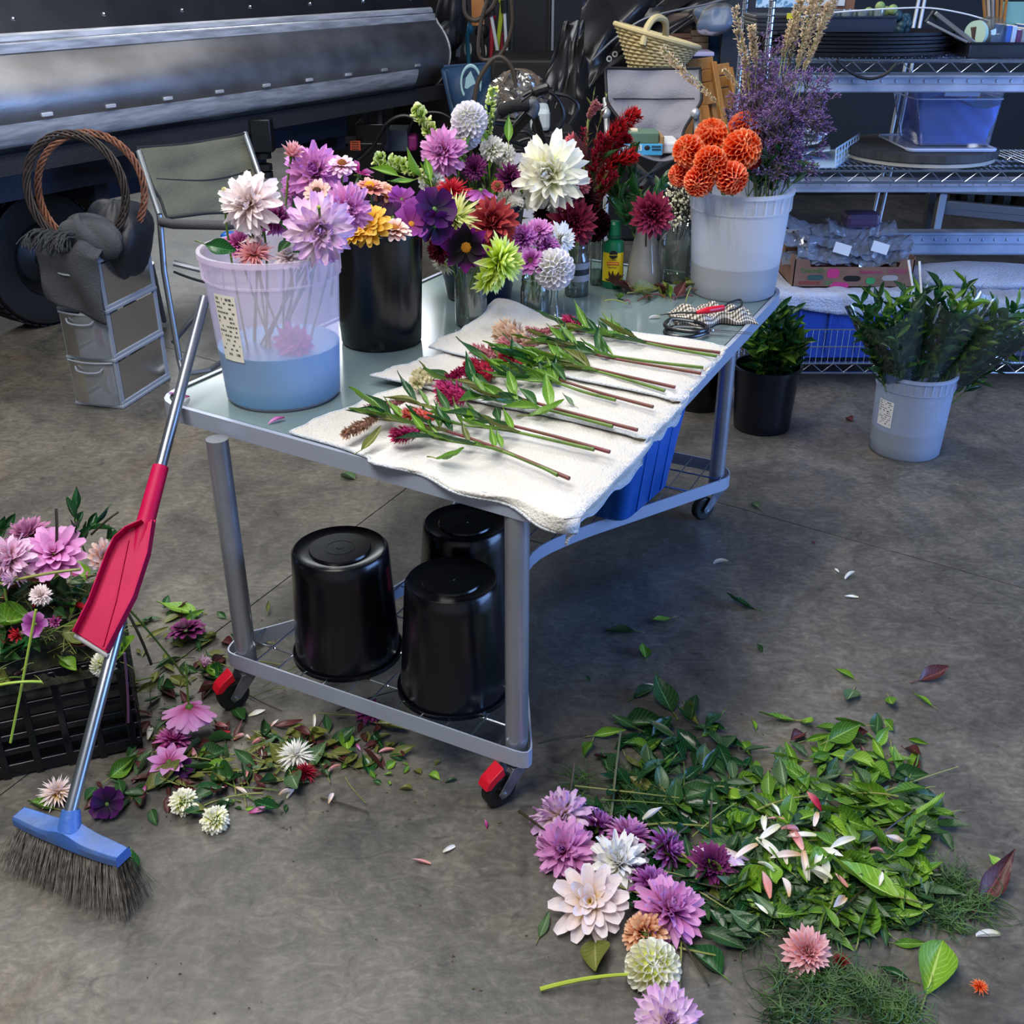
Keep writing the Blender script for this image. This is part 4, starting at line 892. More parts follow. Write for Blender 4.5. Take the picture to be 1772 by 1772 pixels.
celosia([(722, 664), (728, 648), (748, 658)], [(790, 662), (880, 684), (980, 712), (1103, 744)], 11, 'combyellow', STRED, 'celosia with a cream knobbly comb', 6, 5, .12, 90, .5, True)
celosia([(764, 678), (785, 680), (808, 688)], [(850, 690), (930, 705), (1010, 725), (1060, 738)], 20, 'celmag', GREENST, 'celosia with a fat magenta plume in the middle of the towels', 7, 6, .12, 380)
celosia([(770, 660), (795, 645), (826, 632)], [(880, 632), (960, 655), (1040, 680), (1130, 704)], 10, 'celmag', STRED, 'celosia with a long curved pink plume tapering left', 7, 7, .12, 300)
celosia([(812, 636), (832, 640), (852, 650)], [(900, 655), (960, 662), (1010, 678), (1065, 692)], 17, 'crimson', GREENST, 'celosia with a dark crimson plume beside the long pink one', 6, 8, .11, 340)
celosia([(818, 604), (850, 612), (880, 622)], [(930, 622), (1000, 632), (1080, 650), (1168, 670)], 11, 'dusty', STRED, 'celosia with a dusty rose plume behind the crimson one', 7, 9, .12, 260)
celosia([(868, 622), (890, 626), (905, 632)], [(950, 634), (1020, 640), (1080, 655), (1150, 676)], 13, 'crimson', GREENST, 'green stemmed celosia with a dull red plume', 6, 10, .12, 260)
celosia([(872, 575), (890, 586), (920, 596)], [(960, 595), (1040, 612), (1120, 625), (1217, 636)], 22, 'tan', GREENST, 'celosia with a broad tan pink fan comb', 7, 11, .12, 420, .2)
celosia([(868, 592), (892, 598), (935, 594)], [(980, 600), (1050, 618), (1130, 632), (1213, 646)], 10, 'dusty', STRED, 'celosia with a pink frill under the fan comb', 5, 12, .11, 240)
celosia([(912, 570), (938, 574), (962, 568)], [(1010, 574), (1080, 584), (1160, 598), (1246, 610)], 8, 'dusty', STRED, 'farthest celosia with a thin mauve plume', 6, 13, .12, 200)
celosia([(976, 556), (990, 560), (1003, 568)], [(1040, 580), (1100, 590), (1170, 604), (1240, 616)], 11, 'celmag', GREENST, 'celosia with a small bright pink tuft at the back', 5, 14, .11, 200)
for i, (u, v, L, yaw, c_) in enumerate(((775, 790, 75, -2.3, 'green'), (640, 762, 55, 2.45 + PI, 'olive'), (865, 760, 40, .3, 'green'), (985, 690, 30, .8, 'sage'), (940, 712, 70, -1.9, 'green'), (905, 640, 70, -1.75, 'green'))):
    p = at(u, v, .775); lay(leaf_mesh('lance' if i != 3 else 'ovate', c_, 1), p.x, p.y, .764, px(L, p) * 1.4, yaw, .15, 0, 'loose_leaf', ('large green celosia leaf lying on the front towel edge', 'olive leaf under the tan plume on the front towel', 'small upright leaf on the front towel', 'tiny grey green sprig on the middle towel', 'broad leaf across the fold between two towels', 'broad leaf beside the crimson plume')[i], 'leaf')

# upright celosia, snapdragons, protea in the jar bouquets
def upright(pl, y, foot, r, col, label, seed, n=320, wid=.16, prof='spike', stm=STRED, nl=0, leaf=('lance', ['dark']), L=.08, name='celosia', sr=.0028, y2=None, Ln=1.0):
    q = random.Random(seed); k = len(pl); P_ = [aty(u, v, y if y2 is None else y + (y2 - y) * i / (k - 1)) for i, (u, v) in enumerate(pl)]; foot = V(foot)
    rt = root(name, foot.to_tuple(), label, 'flower'); mb = MB(); plume(mb, P_, px(r, P_[0]), n, q, wid=wid, prof=prof, L=Ln); part('plume', mb, petalmat(FCOL[col]), rt, sharp=180)
    pth = smooth_poly([P_[0], P_[-1], P_[-1].lerp(foot, .5) + V((0, 0, .01)), foot], 5); part('stem', MB().tube(pth, sr, 6), stm, rt)
    if nl: leafy(rt, pth[::-1], nl, L, leaf[0], leaf[1], q, span=(.3, .8), el=(.4, 1.0))
    return rt
fF = lambda: inpail(JF, ZT + .04, .02).to_tuple()
upright([(1102, 196), (1080, 212), (1056, 238), (1040, 262)], 3.3, fF(), 20, 'celred', 'bright red feathery celosia leaning right, topmost', 21, 420, nl=4)
upright([(1098, 268), (1075, 275), (1050, 292), (1036, 315)], 3.32, fF(), 19, 'celred', 'red celosia plume below the topmost one', 22, 380)
upright([(1085, 235), (1062, 252), (1040, 280)], 3.36, fF(), 20, 'crimson', 'crimson celosia between the two red plumes', 23, 360, nl=4)
upright([(1045, 235), (1028, 285), (1015, 345)], 3.28, fF(), 17, 'crimson', 'dark crimson celosia standing upright behind the white dahlia', 24, 380, nl=4, leaf=('lance', ['dark', 'brown']))
upright([(1062, 300), (1040, 330), (1025, 370)], 3.26, fF(), 15, 'crimson', 'crimson celosia low beside the green leaves', 25, 300, nl=4, leaf=('lance', ['olive', 'brown']))
upright([(1012, 222), (1008, 270), (1008, 330)], 3.27, fF(), 10, 'crimson', 'thin maroon celosia with long brown leaves', 26, 200, nl=5, leaf=('lance', ['brown', 'olive']), L=.13)
upright([(1036, 178), (1026, 190), (1018, 205)], 3.3, fF(), 13, 'dusty', 'pinkish grey cone shaped seed head on a tall stalk', 27, 260, prof='blunt', stm=STPALE, name='protea', Ln=.6)
fC = lambda: inpail(PCc, ZT + .1, .05).to_tuple()
upright([(718, 186), (732, 205), (748, 235), (760, 262)], 3.15, fC(), 14, 'snap', 'pale green snapdragon spike leaning left at the top', 31, 90, .55, 'round', GREENST, 4, ('lance', ['lime', 'green']), .06, 'snapdragon')
upright([(648, 274), (680, 280), (712, 292), (745, 315)], 3.05, fC(), 13, 'snap', 'yellow green snapdragon spike stretching far left over the black bucket', 32, 90, .55, 'round', GREENST, 8, ('lance', ['lime', 'green']), .10, 'snapdragon')
upright([(854, 152), (848, 180), (846, 215), (846, 245)], 3.2, fC(), 10, 'snap', 'slim green snapdragon spike standing upright beside the white ball', 33, 60, .5, 'round', GREENST, 6, ('lance', ['lime', 'sage']), .07, 'snapdragon')
upright([(798, 240), (800, 262), (805, 290)], 3.12, fC(), 9, 'snap', 'short green spike under the white ball dahlias', 34, 40, .5, 'round', GREENST, 6, ('lance', ['green', 'sage']), .07, 'snapdragon')
for i, (u, v, y) in enumerate(((672, 300, 3.0), (700, 318, 3.0), (742, 300, 3.05), (880, 232, 3.2))):
    p = aty(u, v, y); inst('leaf', leaf_mesh('lance', 'green', i), frame((0, -.6, .8), (1.2, 2.0, .2, 0)[i], px(70, p), p) @ Mx.Translation((0, -.5, 0)), None, ('long green leaf under the left-pointing snapdragon', 'green leaf beside the white frilly flower', 'green leaf above the scarlet dahlia', 'leaf behind the white pair')[i], 'leaf')
# leafy greens standing in the jars
def sprig(foot, tip, n, L, shape, cols, label, seed, stm=GREENST, group=None, name='leafy_sprig', span=(.3, .98), sr=.0022, el=(.4, 1.0), bow=.03):
    q = random.Random(seed); f, t = V(foot), V(tip); rt = root(name, f.to_tuple(), label, 'greenery', group); m_ = f.lerp(t, .55) + V((q.gauss(0, bow), q.gauss(0, bow), .02)); pth = bez(f, m_, t, 8)
    part('stem', MB().tube(pth, [sr * (1 - .6 * i / 8) for i in range(9)], 5), stm, rt); leafy(rt, pth, n, L, shape, cols, q, span=span, el=el); return rt
for i, (u, v, y) in enumerate(((1072, 285, 3.34), (1095, 262, 3.4), (1060, 330, 3.3), (1100, 330, 3.3), (1150, 312, 3.45), (1085, 365, 3.22))):
    sprig(inpail(VI, ZT + .10, .012), aty(u, v, y), 9, .085, 'ovate', ['glossy', 'glossy', 'dark'], 'glossy dark green leafy stem in the frosted vase', 40 + i, group='leafy stems in the frosted vase')
for i, (u, v, y) in enumerate(((790, 305, 3.2), (835, 245, 3.25), (865, 300, 3.25), (815, 330, 3.22), (775, 300, 3.15), (905, 330, 3.2))):
    sprig(inpail(PCc, ZT + .1, .05), aty(u, v, y), 9, .06, 'lance', ['green', 'sage', 'lime'], 'thin green leafy stem among the flowers of the dark bucket', 50 + i, group='leafy filler stems in the dark bucket')
for i, (u, v) in enumerate(((1018, 240), (1045, 270), (1062, 240), (1030, 150), (1052, 160), (1062, 330))):
    sprig(inpail(JF, ZT + .04, .02), aty(u, v, 3.3 + .02 * i), 12, .03, 'lance', ['olive', 'brown'], 'wiry dry twig with tiny leaves among the red celosia', 60 + i, STPALE, 'wiry twigs among the celosia', sr=.0012, span=(.5, .98))
# baby's breath
def cloud(foot, c, rad, n, bm, sm, name, label, seed, br=.0032, stems=7):
    q = random.Random(seed); rt = root(name, V(foot).to_tuple(), label, 'flower'); tw = MB(); bl = MB(); c = V(c); hubs = []
    for i in range(stems):
        h = c + V((q.gauss(0, .4) * rad[0], q.gauss(0, .4) * rad[1], -rad[2] * .5)); hubs.append(h); tw.tube(bez(foot, V(foot).lerp(h, .5) + V((0, 0, .02)), h, 4), .0012, 4)
    for i in range(n):
        while True:
            p = V((q.uniform(-1, 1), q.uniform(-1, 1), q.uniform(-1, 1)))
            if p.length < 1: break
        p = c + V((p.x * rad[0], p.y * rad[1], p.z * rad[2])); h = min(hubs, key=lambda a: (a - p).length); tw.tube([h, p], .0005, 3, False); bl.ball(p, br * q.uniform(.7, 1.3), 6, 4)
    part('twigs', tw, sm, rt, kind='stuff'); part('blossom', bl, bm, rt, kind='stuff', label='tiny round blossoms'); return rt
cloud(inpail(JJ, ZT + .05, .005), aty(1178, 348, 3.28), (.058, .05, .075), 330, mat('breath_white', '#e6e2c8', .7), STDARK, 'babys_breath', "cloud of tiny white baby's breath between the burgundy dahlia and the pail", 3)
# purple statice and dry grass in the white pail
def statice(foot, tip, seed):
    q = random.Random(seed); f, t = V(foot), V(tip); rt = root('statice', f.to_tuple(), 'branching purple statice stem in the white pail', 'flower', 'purple statice stems in the white pail'); tw = MB(); bl = MB()
    main = bez(f, f.lerp(t, .5) + V((q.gauss(0, .01), q.gauss(0, .01), .02)), t, 8); tw.tube(main, .0018, 4)
    def br(p, d, L, lev):
        e = p + d * L; tw.tube([p, e], .0010 if lev else .0013, 3, False)
        if lev == 2:
            for k in range(3):
                dd = (d + V((q.gauss(0, .5), q.gauss(0, .5), q.gauss(0, .5)))).normalized(); b = e + dd * q.uniform(0, .008)
                x = dd.orthogonal().normalized(); M = Mx((x, dd, x.cross(dd))).transposed().to_4x4(); M.translation = b; bl.petal(M, q.uniform(.009, .016), .0055, PROF['spike'], .6, .3, 2, 2)
            return
        for k in range(5 if lev == 0 else 4):
            dd = (d * .8 + V((q.gauss(0, .55), q.gauss(0, .55), q.gauss(.1, .45)))).normalized(); br(p.lerp(e, q.uniform(.45, 1)), dd, L * q.uniform(.5, .75), lev + 1)
    for k in range(9):
        j = 3 + int(5.9 * k / 9); d = (main[min(j + 1, 8)] - main[j - 1]).normalized(); dd = (d * .7 + V((q.gauss(0, .5), q.gauss(0, .5), q.gauss(.1, .3)))).normalized(); br(main[j], dd, q.uniform(.045, .075), 0)
    part('branches', tw, STATST, rt, kind='stuff'); part('blossom', bl, petalmat(FCOL['statice']), rt, kind='stuff', label='small purple blossoms', sharp=180)
STATST = mat('statice_stem', '#4a3a4a', .6, col2='#3a3f2a', scale=20)
for i, (u, v, y) in enumerate(((1345, 118, 3.35), (1372, 135, 3.4), (1318, 145, 3.3), (1390, 165, 3.3), (1360, 165, 3.22), (1325, 185, 3.2), (1292, 165, 3.4), (1405, 205, 3.4), (1372, 205, 3.2), (1345, 215, 3.15), (1300, 205, 3.3), (1398, 245, 3.3), (1340, 150, 3.45), (1283, 195, 3.35))):
    statice(V((PL[0] + .06 + rnd(-.03, .03), PL[1] + rnd(-.03, .03), ZT + .22)), aty(u, v, y), 80 + i)
for i, (pl, y) in enumerate((([(1273, 12), (1279, 60), (1288, 100), (1294, 135)], 3.3), ([(1301, 45), (1304, 80), (1308, 118)], 3.3), ([(1372, 36), (1364, 65), (1354, 98)], 3.4), ([(1394, -8), (1380, 50), (1364, 112)], 3.42),
                            ([(1408, -10), (1394, 50), (1380, 108)], 3.3), ([(1424, -12), (1405, 50), (1382, 115)], 3.35), ([(1448, -8), (1424, 45), (1396, 115)], 3.3), ([(1436, 5), (1414, 60), (1390, 122)], 3.25), ([(1252, 120), (1264, 134), (1280, 152)], 3.4), ([(1146, 84), (1175, 118), (1205, 145), (1240, 176)], 3.2), ([(1384, 0), (1376, 35), (1360, 90)], 3.36), ([(1290, 100), (1293, 150), (1302, 190)], 3.35))):
    lb = ['tan grass plume, tallest on the left of the statice', 'short tan grass plume near the chrome post', 'short tan plume rising just left of the tight bundle', 'tan plume at the left side of the tight bundle', 'tan plume in the middle of the bundle', 'tan plume reaching the top edge right of the middle', 'rightmost tan plume leaning right', 'tan plume just left of the rightmost one', 'small thin grass head poking left of the statice', 'long grass plume slanting down from the grey camp chair', 'thin plume behind the left side of the bundle', 'drooping tan plume hidden in the purple statice'][i]
    upright(pl, y, V((PL[0] + .06 + rnd(-.04, .04), PL[1] + rnd(-.03, .03), ZT + .25)).to_tuple(), 9.5 if i != 8 else 5, 'grassy', lb, 100 + i, 230, .24, 'point', STPALE, name='grass_plume', sr=.0013)
for i in range(7):
    sprig(inpail((PL[0] + .05, PL[1]), ZT + .26, .04), aty((1330, 1350, 1372, 1300, 1318, 1395, 1362)[i], (268, 262, 275, 300, 318, 292, 300)[i], 3.16 + .03 * i), 5, .085, 'lance', ['dark', 'glossy', 'sage'], 'dark narrow leaves at the foot of the statice', 120 + i, group='narrow leaves at the pail rim')

# ------------------------------------------------------------------ things lying at the far table corner
def snips():
    p0 = at(1152, 562, ZT + .01); rt = root('scissors', at(1222, 572, ZT).to_tuple(), 'black handled scissors on the glass beside the checked cloth', 'scissors')
    BK = mat('scissor_grip', '#15171b', .35, coat=.3); GR = mat('scissor_grey', '#6f7478', .4)
    for i, (a, b, c, d) in enumerate((((1151, 560), (1165, 552), (1200, 556), (1224, 566)), ((1151, 572), (1168, 566), (1200, 567), (1226, 572)))):
        z = ZT + .010 + .012 * (1 - i); lo = [at(*a, z), at(a[0] + 6, a[1] + 8, z), at(1185, a[1] + 13 - 2 * i, z), at(1210, d[1] + 8, z), at(*d, z), at(*c, z), at(*b, z)]
        part('handle', MB().tube(smooth_poly(lo, 5, True) + [lo[0]], .0055, 8), BK, rt); part('grip_inlay', MB().tube(smooth_poly([at(a[0] + 8, a[1] + 2, z + .004), at(*b, z + .005), at(*c, z + .004)], 5), .003, 6), GR, rt)
    for i, dv in enumerate((0, 3)):
        a, b = at(1224, 570 + dv, ZT + .014), at(1301, 576 + dv, ZT + .012); n = V((0, 0, 1)); s = (b - a).normalized().cross(n) * .007
        part('blade', MB().slab([a - s, b, a + s], V((0, 0, .0015))), GALV, rt)
    part('pivot_screw', MB().lathe([(.001, .005), (.005, .004), (.006, 0)], at(1232, 572, ZT + .016), 12), CHROME, rt)
    rt = root('pruners', at(1210, 540, ZT + .03).to_tuple(), 'red handled pruning snips lying on the checked cloth', 'pruners')
    part('handle', MB().tube([at(1205, 541, ZT + .05), at(1225, 537, ZT + .055), at(1251, 533, ZT + .05)], [.005, .0095, .0085], 12), REDP, rt, label='glossy red grip')
    part('loop', MB().tube(smooth_poly([at(1250, 534, ZT + .05), at(1262, 524, ZT + .06), at(1281, 519, ZT + .06), at(1282, 530, ZT + .055), at(1262, 538, ZT + .05)], 5), .003, 8), BLACKM, rt, label='black wire catch')
    part('blade', MB().tube([at(1205, 541, ZT + .05), at(1175, 541, ZT + .045), at(1142, 545, ZT + .04)], [.004, .003, .001], 6), mat('dark_blade', '#2a2c30', .4, .8), rt)
snips()
def plaid():
    m, nt, b = newmat('checked_cloth'); N = nt.nodes; L = nt.links; uv = N.new('ShaderNodeUVMap'); sx = N.new('ShaderNodeSeparateXYZ'); L.new(uv.outputs[0], sx.inputs[0]); b.inputs['Roughness'].default_value = .9
    def ln(s, f, w):
        a = N.new('ShaderNodeMath'); a.operation = 'MULTIPLY'; a.inputs[1].default_value = f; L.new(s, a.inputs[0]); fr = N.new('ShaderNodeMath'); fr.operation = 'FRACT'; L.new(a.outputs[0], fr.inputs[0]); c = N.new('ShaderNodeMath'); c.operation = 'LESS_THAN'; c.inputs[1].default_value = w; L.new(fr.outputs[0], c.inputs[0]); return c.outputs[0]
    a = N.new('ShaderNodeMath'); a.operation = 'ADD'; L.new(ln(sx.outputs[0], 34, .45), a.inputs[0]); L.new(ln(sx.outputs[1], 12, .45), a.inputs[1])
    r = N.new('ShaderNodeValToRGB'); r.color_ramp.elements[0].color = hx('#d6d2ca'); r.color_ramp.elements[1].color = hx('#2c2824'); e = r.color_ramp.elements.new(.5); e.color = hx('#8a8278')
    d = N.new('ShaderNodeMath'); d.operation = 'MULTIPLY'; d.inputs[1].default_value = .5; L.new(a.outputs[0], d.inputs[0]); L.new(d.outputs[0], r.inputs[0]); L.new(r.outputs[0], b.inputs['Base Color']); return m
PLD = plaid(); a, b = at(1168, 562, ZT), at(1308, 558, ZT); q = random.Random(9); d_ = (b - a); s_ = V((-d_.y, d_.x, 0)).normalized()
def clothf(u, v):
    p = a + d_ * u + s_ * ((v - .5) * .13 * (1 + .25 * math.sin(u * 7)) + .035 + .012 * math.sin(u * 15)); h = math.sin(PI * v) ** .5 * math.sin(PI * min(1, max(0, u))) ** .35
    return p + V((0, 0, .003 + h * (.028 + .012 * math.sin(u * 23 + v * 5) + .008 * math.sin(v * 17 + u * 11)))) 
single('checked_cloth', MB().grid(clothf, 70, 26), PLD, 'crumpled black and white checked cloth under the red snips', 'cloth', sharp=180, solid=.0015)
for i in range(22):
    u, v = rnd(1065, 1200), rnd(496, 522); p = at(u, v, ZT); lay(leaf_mesh(R.choice(['ovate', 'lance', 'broad']), R.choice(['olive', 'olive', 'green', 'brown']), R.randint(1, 3)), p.x, p.y, ZT + .002 + .018 * R.random(), rnd(.05, .12), rnd(0, 6.3), rnd(-.1, .5), rnd(-.5, .5), 'trimmed_leaf', 'trimmed olive leaf in the heap beside the white pail', 'leaf', 'trimmed leaves on the far table corner')
for i in range(10):
    p = at(rnd(1080, 1200), rnd(500, 528), ZT + .012); e = p + V((rnd(-.09, .09), rnd(-.07, .07), rnd(0, .03)))
    single('trimmed_twig', MB().tube(bez(p, (p + e) / 2 + V((rnd(-.02, .02), .01, .012)), e, 5), .0018, 5), R.choice([STRED, STRED, STPALE]), 'thin reddish twig in the leaf heap on the far table corner', 'twig', 'twigs on the far table corner')
for i, (u, v, L, yaw, lb) in enumerate(((478, 730, 32, 2.2, 'curled lilac petal on the glass in front of the pail'), (305, 684, 34, 1.0, 'pink petal on the rounded left table corner'), (318, 690, 26, 2.6, 'second pink petal tucked in the left table corner'), (1133, 550, 20, 1.8, 'white petal beside the scissors'))):
    p = at(u, v, ZT + .002); lay(petal_mesh('white' if i == 3 else 'pink', i), p.x, p.y, ZT + .001, px(L, p), yaw, 0, 0, 'fallen_petal', lb, 'petal')

# ------------------------------------------------------------------ background: polished drum on its trailer frame
DD = V((.516, .857, 0)).normalized(); DN = V((.857, -.516, 0)).normalized(); DP = aty(0, 150, 4.8); DP.z = 0
def dpt(s, n, z): return DP + DD * s + DN * n + V((0, 0, z))
def extr(mb, prof, s0, s1, k=1):
    m_ = len(prof); vs = [dpt(s0 + (s1 - s0) * i / k, n, z) for i in range(k + 1) for n, z in prof]
    return mb.add(vs, [(i * m_ + j, i * m_ + j + 1, (i + 1) * m_ + j + 1, (i + 1) * m_ + j) for i in range(k) for j in range(m_ - 1)])
def drum_metal():
    m = mat('brushed_drum', '#cfcfd2', .3, 1.0, col2='#9c9896', scale=1.6, stretch=(1, 1, 3), detail=7, lo=.3, hi=.7, bump=.08, bscale=26)
    nt = m.node_tree; b = nt.nodes['Principled BSDF']; b.inputs['Anisotropic'].default_value = .3
    nz = nt.nodes.new('ShaderNodeTexNoise'); nz.inputs['Scale'].default_value = 5; mr = nt.nodes.new('ShaderNodeMapRange'); mr.inputs[3].default_value = .34; mr.inputs[4].default_value = .6
    tc = nt.nodes.new('ShaderNodeTexCoord'); nt.links.new(tc.outputs['Object'], nz.inputs[0]); nt.links.new(nz.outputs[0], mr.inputs[0]); nt.links.new(mr.outputs[0], b.inputs['Roughness']); return m
dr = root('drum_trailer', dpt(1.4, -.6, 0).to_tuple(), 'long polished metal drum on a dark blue trailer frame along the left wall', 'trailer')
DM = drum_metal(); ALU = mat('aluminium_strip', '#d4d8e0', .42, .3, col2='#a2a6ae', scale=6, stretch=(1, 1, 8))
pf = [(.02, 1.305)] + [(.0 + .125 * math.sin(PI * t) ** .8, 1.305 - .40 * t) for t in [i / 14 for i in range(1, 15)]] + [(-.10, .885), (-.4, .9), (-.5, 1.3), (.02, 1.305)]
mb = MB(); extr(mb, pf, -1.3, 3.17, 12)
cp = [dpt(3.17, n, z) for n, z in pf[:-1]]; mb.add(cp, [tuple(range(len(cp)))])
part('drum_shell', mb, DM, dr, label='polished curved metal shell', sharp=25)
part('shell_edge', MB().tube([dpt(3.17, n, z) for n, z in pf[:16]], .006, 6), ALU, dr)
part('top_plate', extr(MB(), [(.015, 1.36), (-.02, 1.42), (-.16, 1.62), (-.5, 1.75)], -1.3, 3.09), mat('dark_plate', '#4a4c52', .35, .8, col2='#3a3c44', scale=3), dr, sharp=25)
part('seam_strip', extr(MB(), [(.035, 1.295), (.037, 1.33), (.03, 1.335)], -1.3, 3.14), ALU, dr, label='bright aluminium seam strip')
part('seam_strip', extr(MB(), [(.03, 1.338), (.034, 1.342), (.03, 1.362), (.015, 1.37)], -1.3, 3.12), ALU, dr, label='bright aluminium seam strip')
part('flange', extr(MB(), [(.10, 1.052), (.112, 1.05), (.103, 1.0), (.085, .955), (.07, .938), (.05, .938)], -1.3, 2.84), ALU, dr, label='bright aluminium lower flange', sharp=60)
for i in range(12):
    s = -.9 + i * .338; part('clip', MB().obox(dpt(s, .118, 1.055), DD * .055, DN * .012, V((0, 0, .016))), ALU, dr, bevel=.003)
for i in range(9): part('bolt', MB().ball(dpt(-.8 + i * .47, -.02, 1.42), .010, 8, 5), CHROME, dr)
NB = mat('navy_frame', '#111a30', .55, col2='#18233c', scale=30, bump=.2, bscale=120)
part('frame_beam', MB().obox(dpt(.95, -.03, .865), DD * 4.62, DN * .14, V((0, 0, .085))), mat('carpet_beam', '#20242e', .9, bump=.6, bscale=160), dr)
part('lower_beam', MB().obox(dpt(.5, -.10, .76), DD * 3.6, DN * .10, V((0, 0, .12))), NB, dr)
part('lower_beam', MB().obox(dpt(.2, -.75, .55), DD * 3.2, DN * .10, V((0, 0, .16))), NB, dr)
for s in (-.6, .5, 1.6, 2.3): part('cross_member', MB().obox(dpt(s, -.5, .66), DD * .08, DN * .8, V((0, 0, .1))), NB, dr)
tc_ = at(85, 548); 
wc = V((-2.36, 5.32, .33)); Mw = frame(V((.84, -.53, 0)))
wh = part('wheel', MB().lathe([(.17, -.09), (.26, -.105), (.315, -.095), (.33, -.06), (.33, .06), (.315, .095), (.26, .105), (.17, .09)], wc, 40, Mw.to_3x3()), RUBBER, dr)
for i in range(48):
    a = 2 * PI * i / 48; c = wc + Mw.to_3x3() @ V((math.cos(a) * .331, math.sin(a) * .331, 0)); rd = Mw.to_3x3() @ V((math.cos(a), math.sin(a), 0)); ax = Mw.to_3x3() @ V((0, 0, 1))
    part('tread_block', MB().obox(c, rd * .008, ax * .15, rd.cross(ax) * .03), RUBBER, wh)
part('wheel_rim', MB().lathe([(.001, .03), (.05, .06), (.12, .03), (.165, .08), (.178, .10), (.178, .085)], wc, 28, Mw.to_3x3()), mat('rim_metal', '#3a3c40', .4, .8), wh)
part('fender', MB().lathe([(.40, -.13), (.42, -.12), (.42, .13), (.40, .13)], wc, 30, Mw.to_3x3(), .1, PI - .1), mat('fender', '#2c3138', .4, .6), dr)
part('fender_lip', MB().tube([wc + Mw.to_3x3() @ V((.42 * math.cos(a), .42 * math.sin(a), .13)) for a in [.15 + i * .14 for i in range(20)]], .010, 6), ALU, dr)
bx = MB(); p0, p1 = aty(440, 205, 6.0), aty(468, 262, 6.0)
part('coupling', MB().obox((p0 + p1) / 2, (.11, 0, 0), (0, .09, 0), (0, 0, .17)), mat('coupling_metal', '#30343a', .4, .7), dr, bevel=.008)
for dz in (-.1, -.16, -.2): part('coupling_pin', MB().lathe([(.001, 0), (.045, 0), (.045, .03), (.001, .03)], aty(452, 240, 6.02) + V((0, 0, dz)), 16), BLACKM, dr)
def pbox(name, u0, v0, u1, v1, y, dep, m, label, cat, bevel=.004, group=None, par=None, yaw=0):
    a, b = aty(u0, v0, y), aty(u1, v1, y); c = (a + b) / 2 + V((0, dep / 2, 0)); mb = MB().box(c, (abs(b.x - a.x), dep, abs(a.z - b.z)), yaw)
    return part(name, mb, m, par, bevel=bevel, smooth=False) if par else single(name, mb, m, label, cat, group, bevel=bevel, smooth=False)
bb = root('battery_box', aty(640, 320, 6.9).to_tuple(), 'black equipment box with an orange warning label under the drum end', 'box')
pbox('body', 560, 248, 668, 330, 6.9, .3, BLACKP, 0, 0, par=bb); pbox('body_top', 614, 215, 668, 250, 6.95, .25, BLACKP, 0, 0, par=bb)
for u in (628, 652): pbox('bracket', u, 188, u + 10, 216, 7.0, .03, mat('bracket_steel', '#2b2e36', .4, .6), 0, 0, par=bb)
lb = MB().obox(aty(615, 252, 6.885), (.062, 0, 0), (0, .004, 0), (0, 0, .055)); part('warning_label', lb, mat('orange_label', '#c8502c', .6), bb, label='orange warning label')
pr_ = MB()
for i in range(4): pr_.obox(aty(615, 246 + i * 4, 6.88), (.045, 0, 0), (0, .002, 0), (0, 0, .004))
part('label_lines', pr_, INK, bb)
pbox('tool_box', 670, 225, 706, 262, 7.4, .25, mat('slate_box', '#3c4654', .5), 'slate grey box beside the black equipment box', 'box')
pbox('magenta_bag', 702, 235, 722, 262, 7.45, .15, mat('magenta', '#8a1a6a', .6), 'small magenta pouch at the right of the slate box', 'bag', .02)
rt = root('steel_post', at(562, 247).to_tuple(), 'pale blue steel post standing on the floor beyond the trailer', 'post')
pq = at(562, 247); part('tube', MB().tube([pq, pq + V((0, 0, 2.2))], .075, 14), mat('pale_post', '#7f97b8', .5), rt); part('foot', MB().tube([pq, pq + V((0, 0, .08))], .10, 14), mat('pale_post_b', '#8fa6c4', .5), rt)
single('white_cabinet', MB().box((-2.2, 11.6, .42), (2.3, .5, .84)), mat('cream_board', '#d9d6cc', .7), 'low cream cabinet far behind the trailer', 'cabinet', bevel=.01)
single('plywood', MB().box((-1.55, 11.25, .36), (.45, .05, .72)), mat('birch', '#b98c5c', .6, col2='#a87c4e', scale=8), 'light wooden board leaning at the far wall', 'board', bevel=.004)
for i, (u, v, lb) in enumerate(((650, 232, 'white pail with lid far behind the drum end, left of two'), (668, 226, 'white pail far behind the drum end, right of two'))):
    p = at(u, v + 18, 0); pail('far_pail', p.x, p.y, 0, .13, .15, .36, WHITEP, lb)

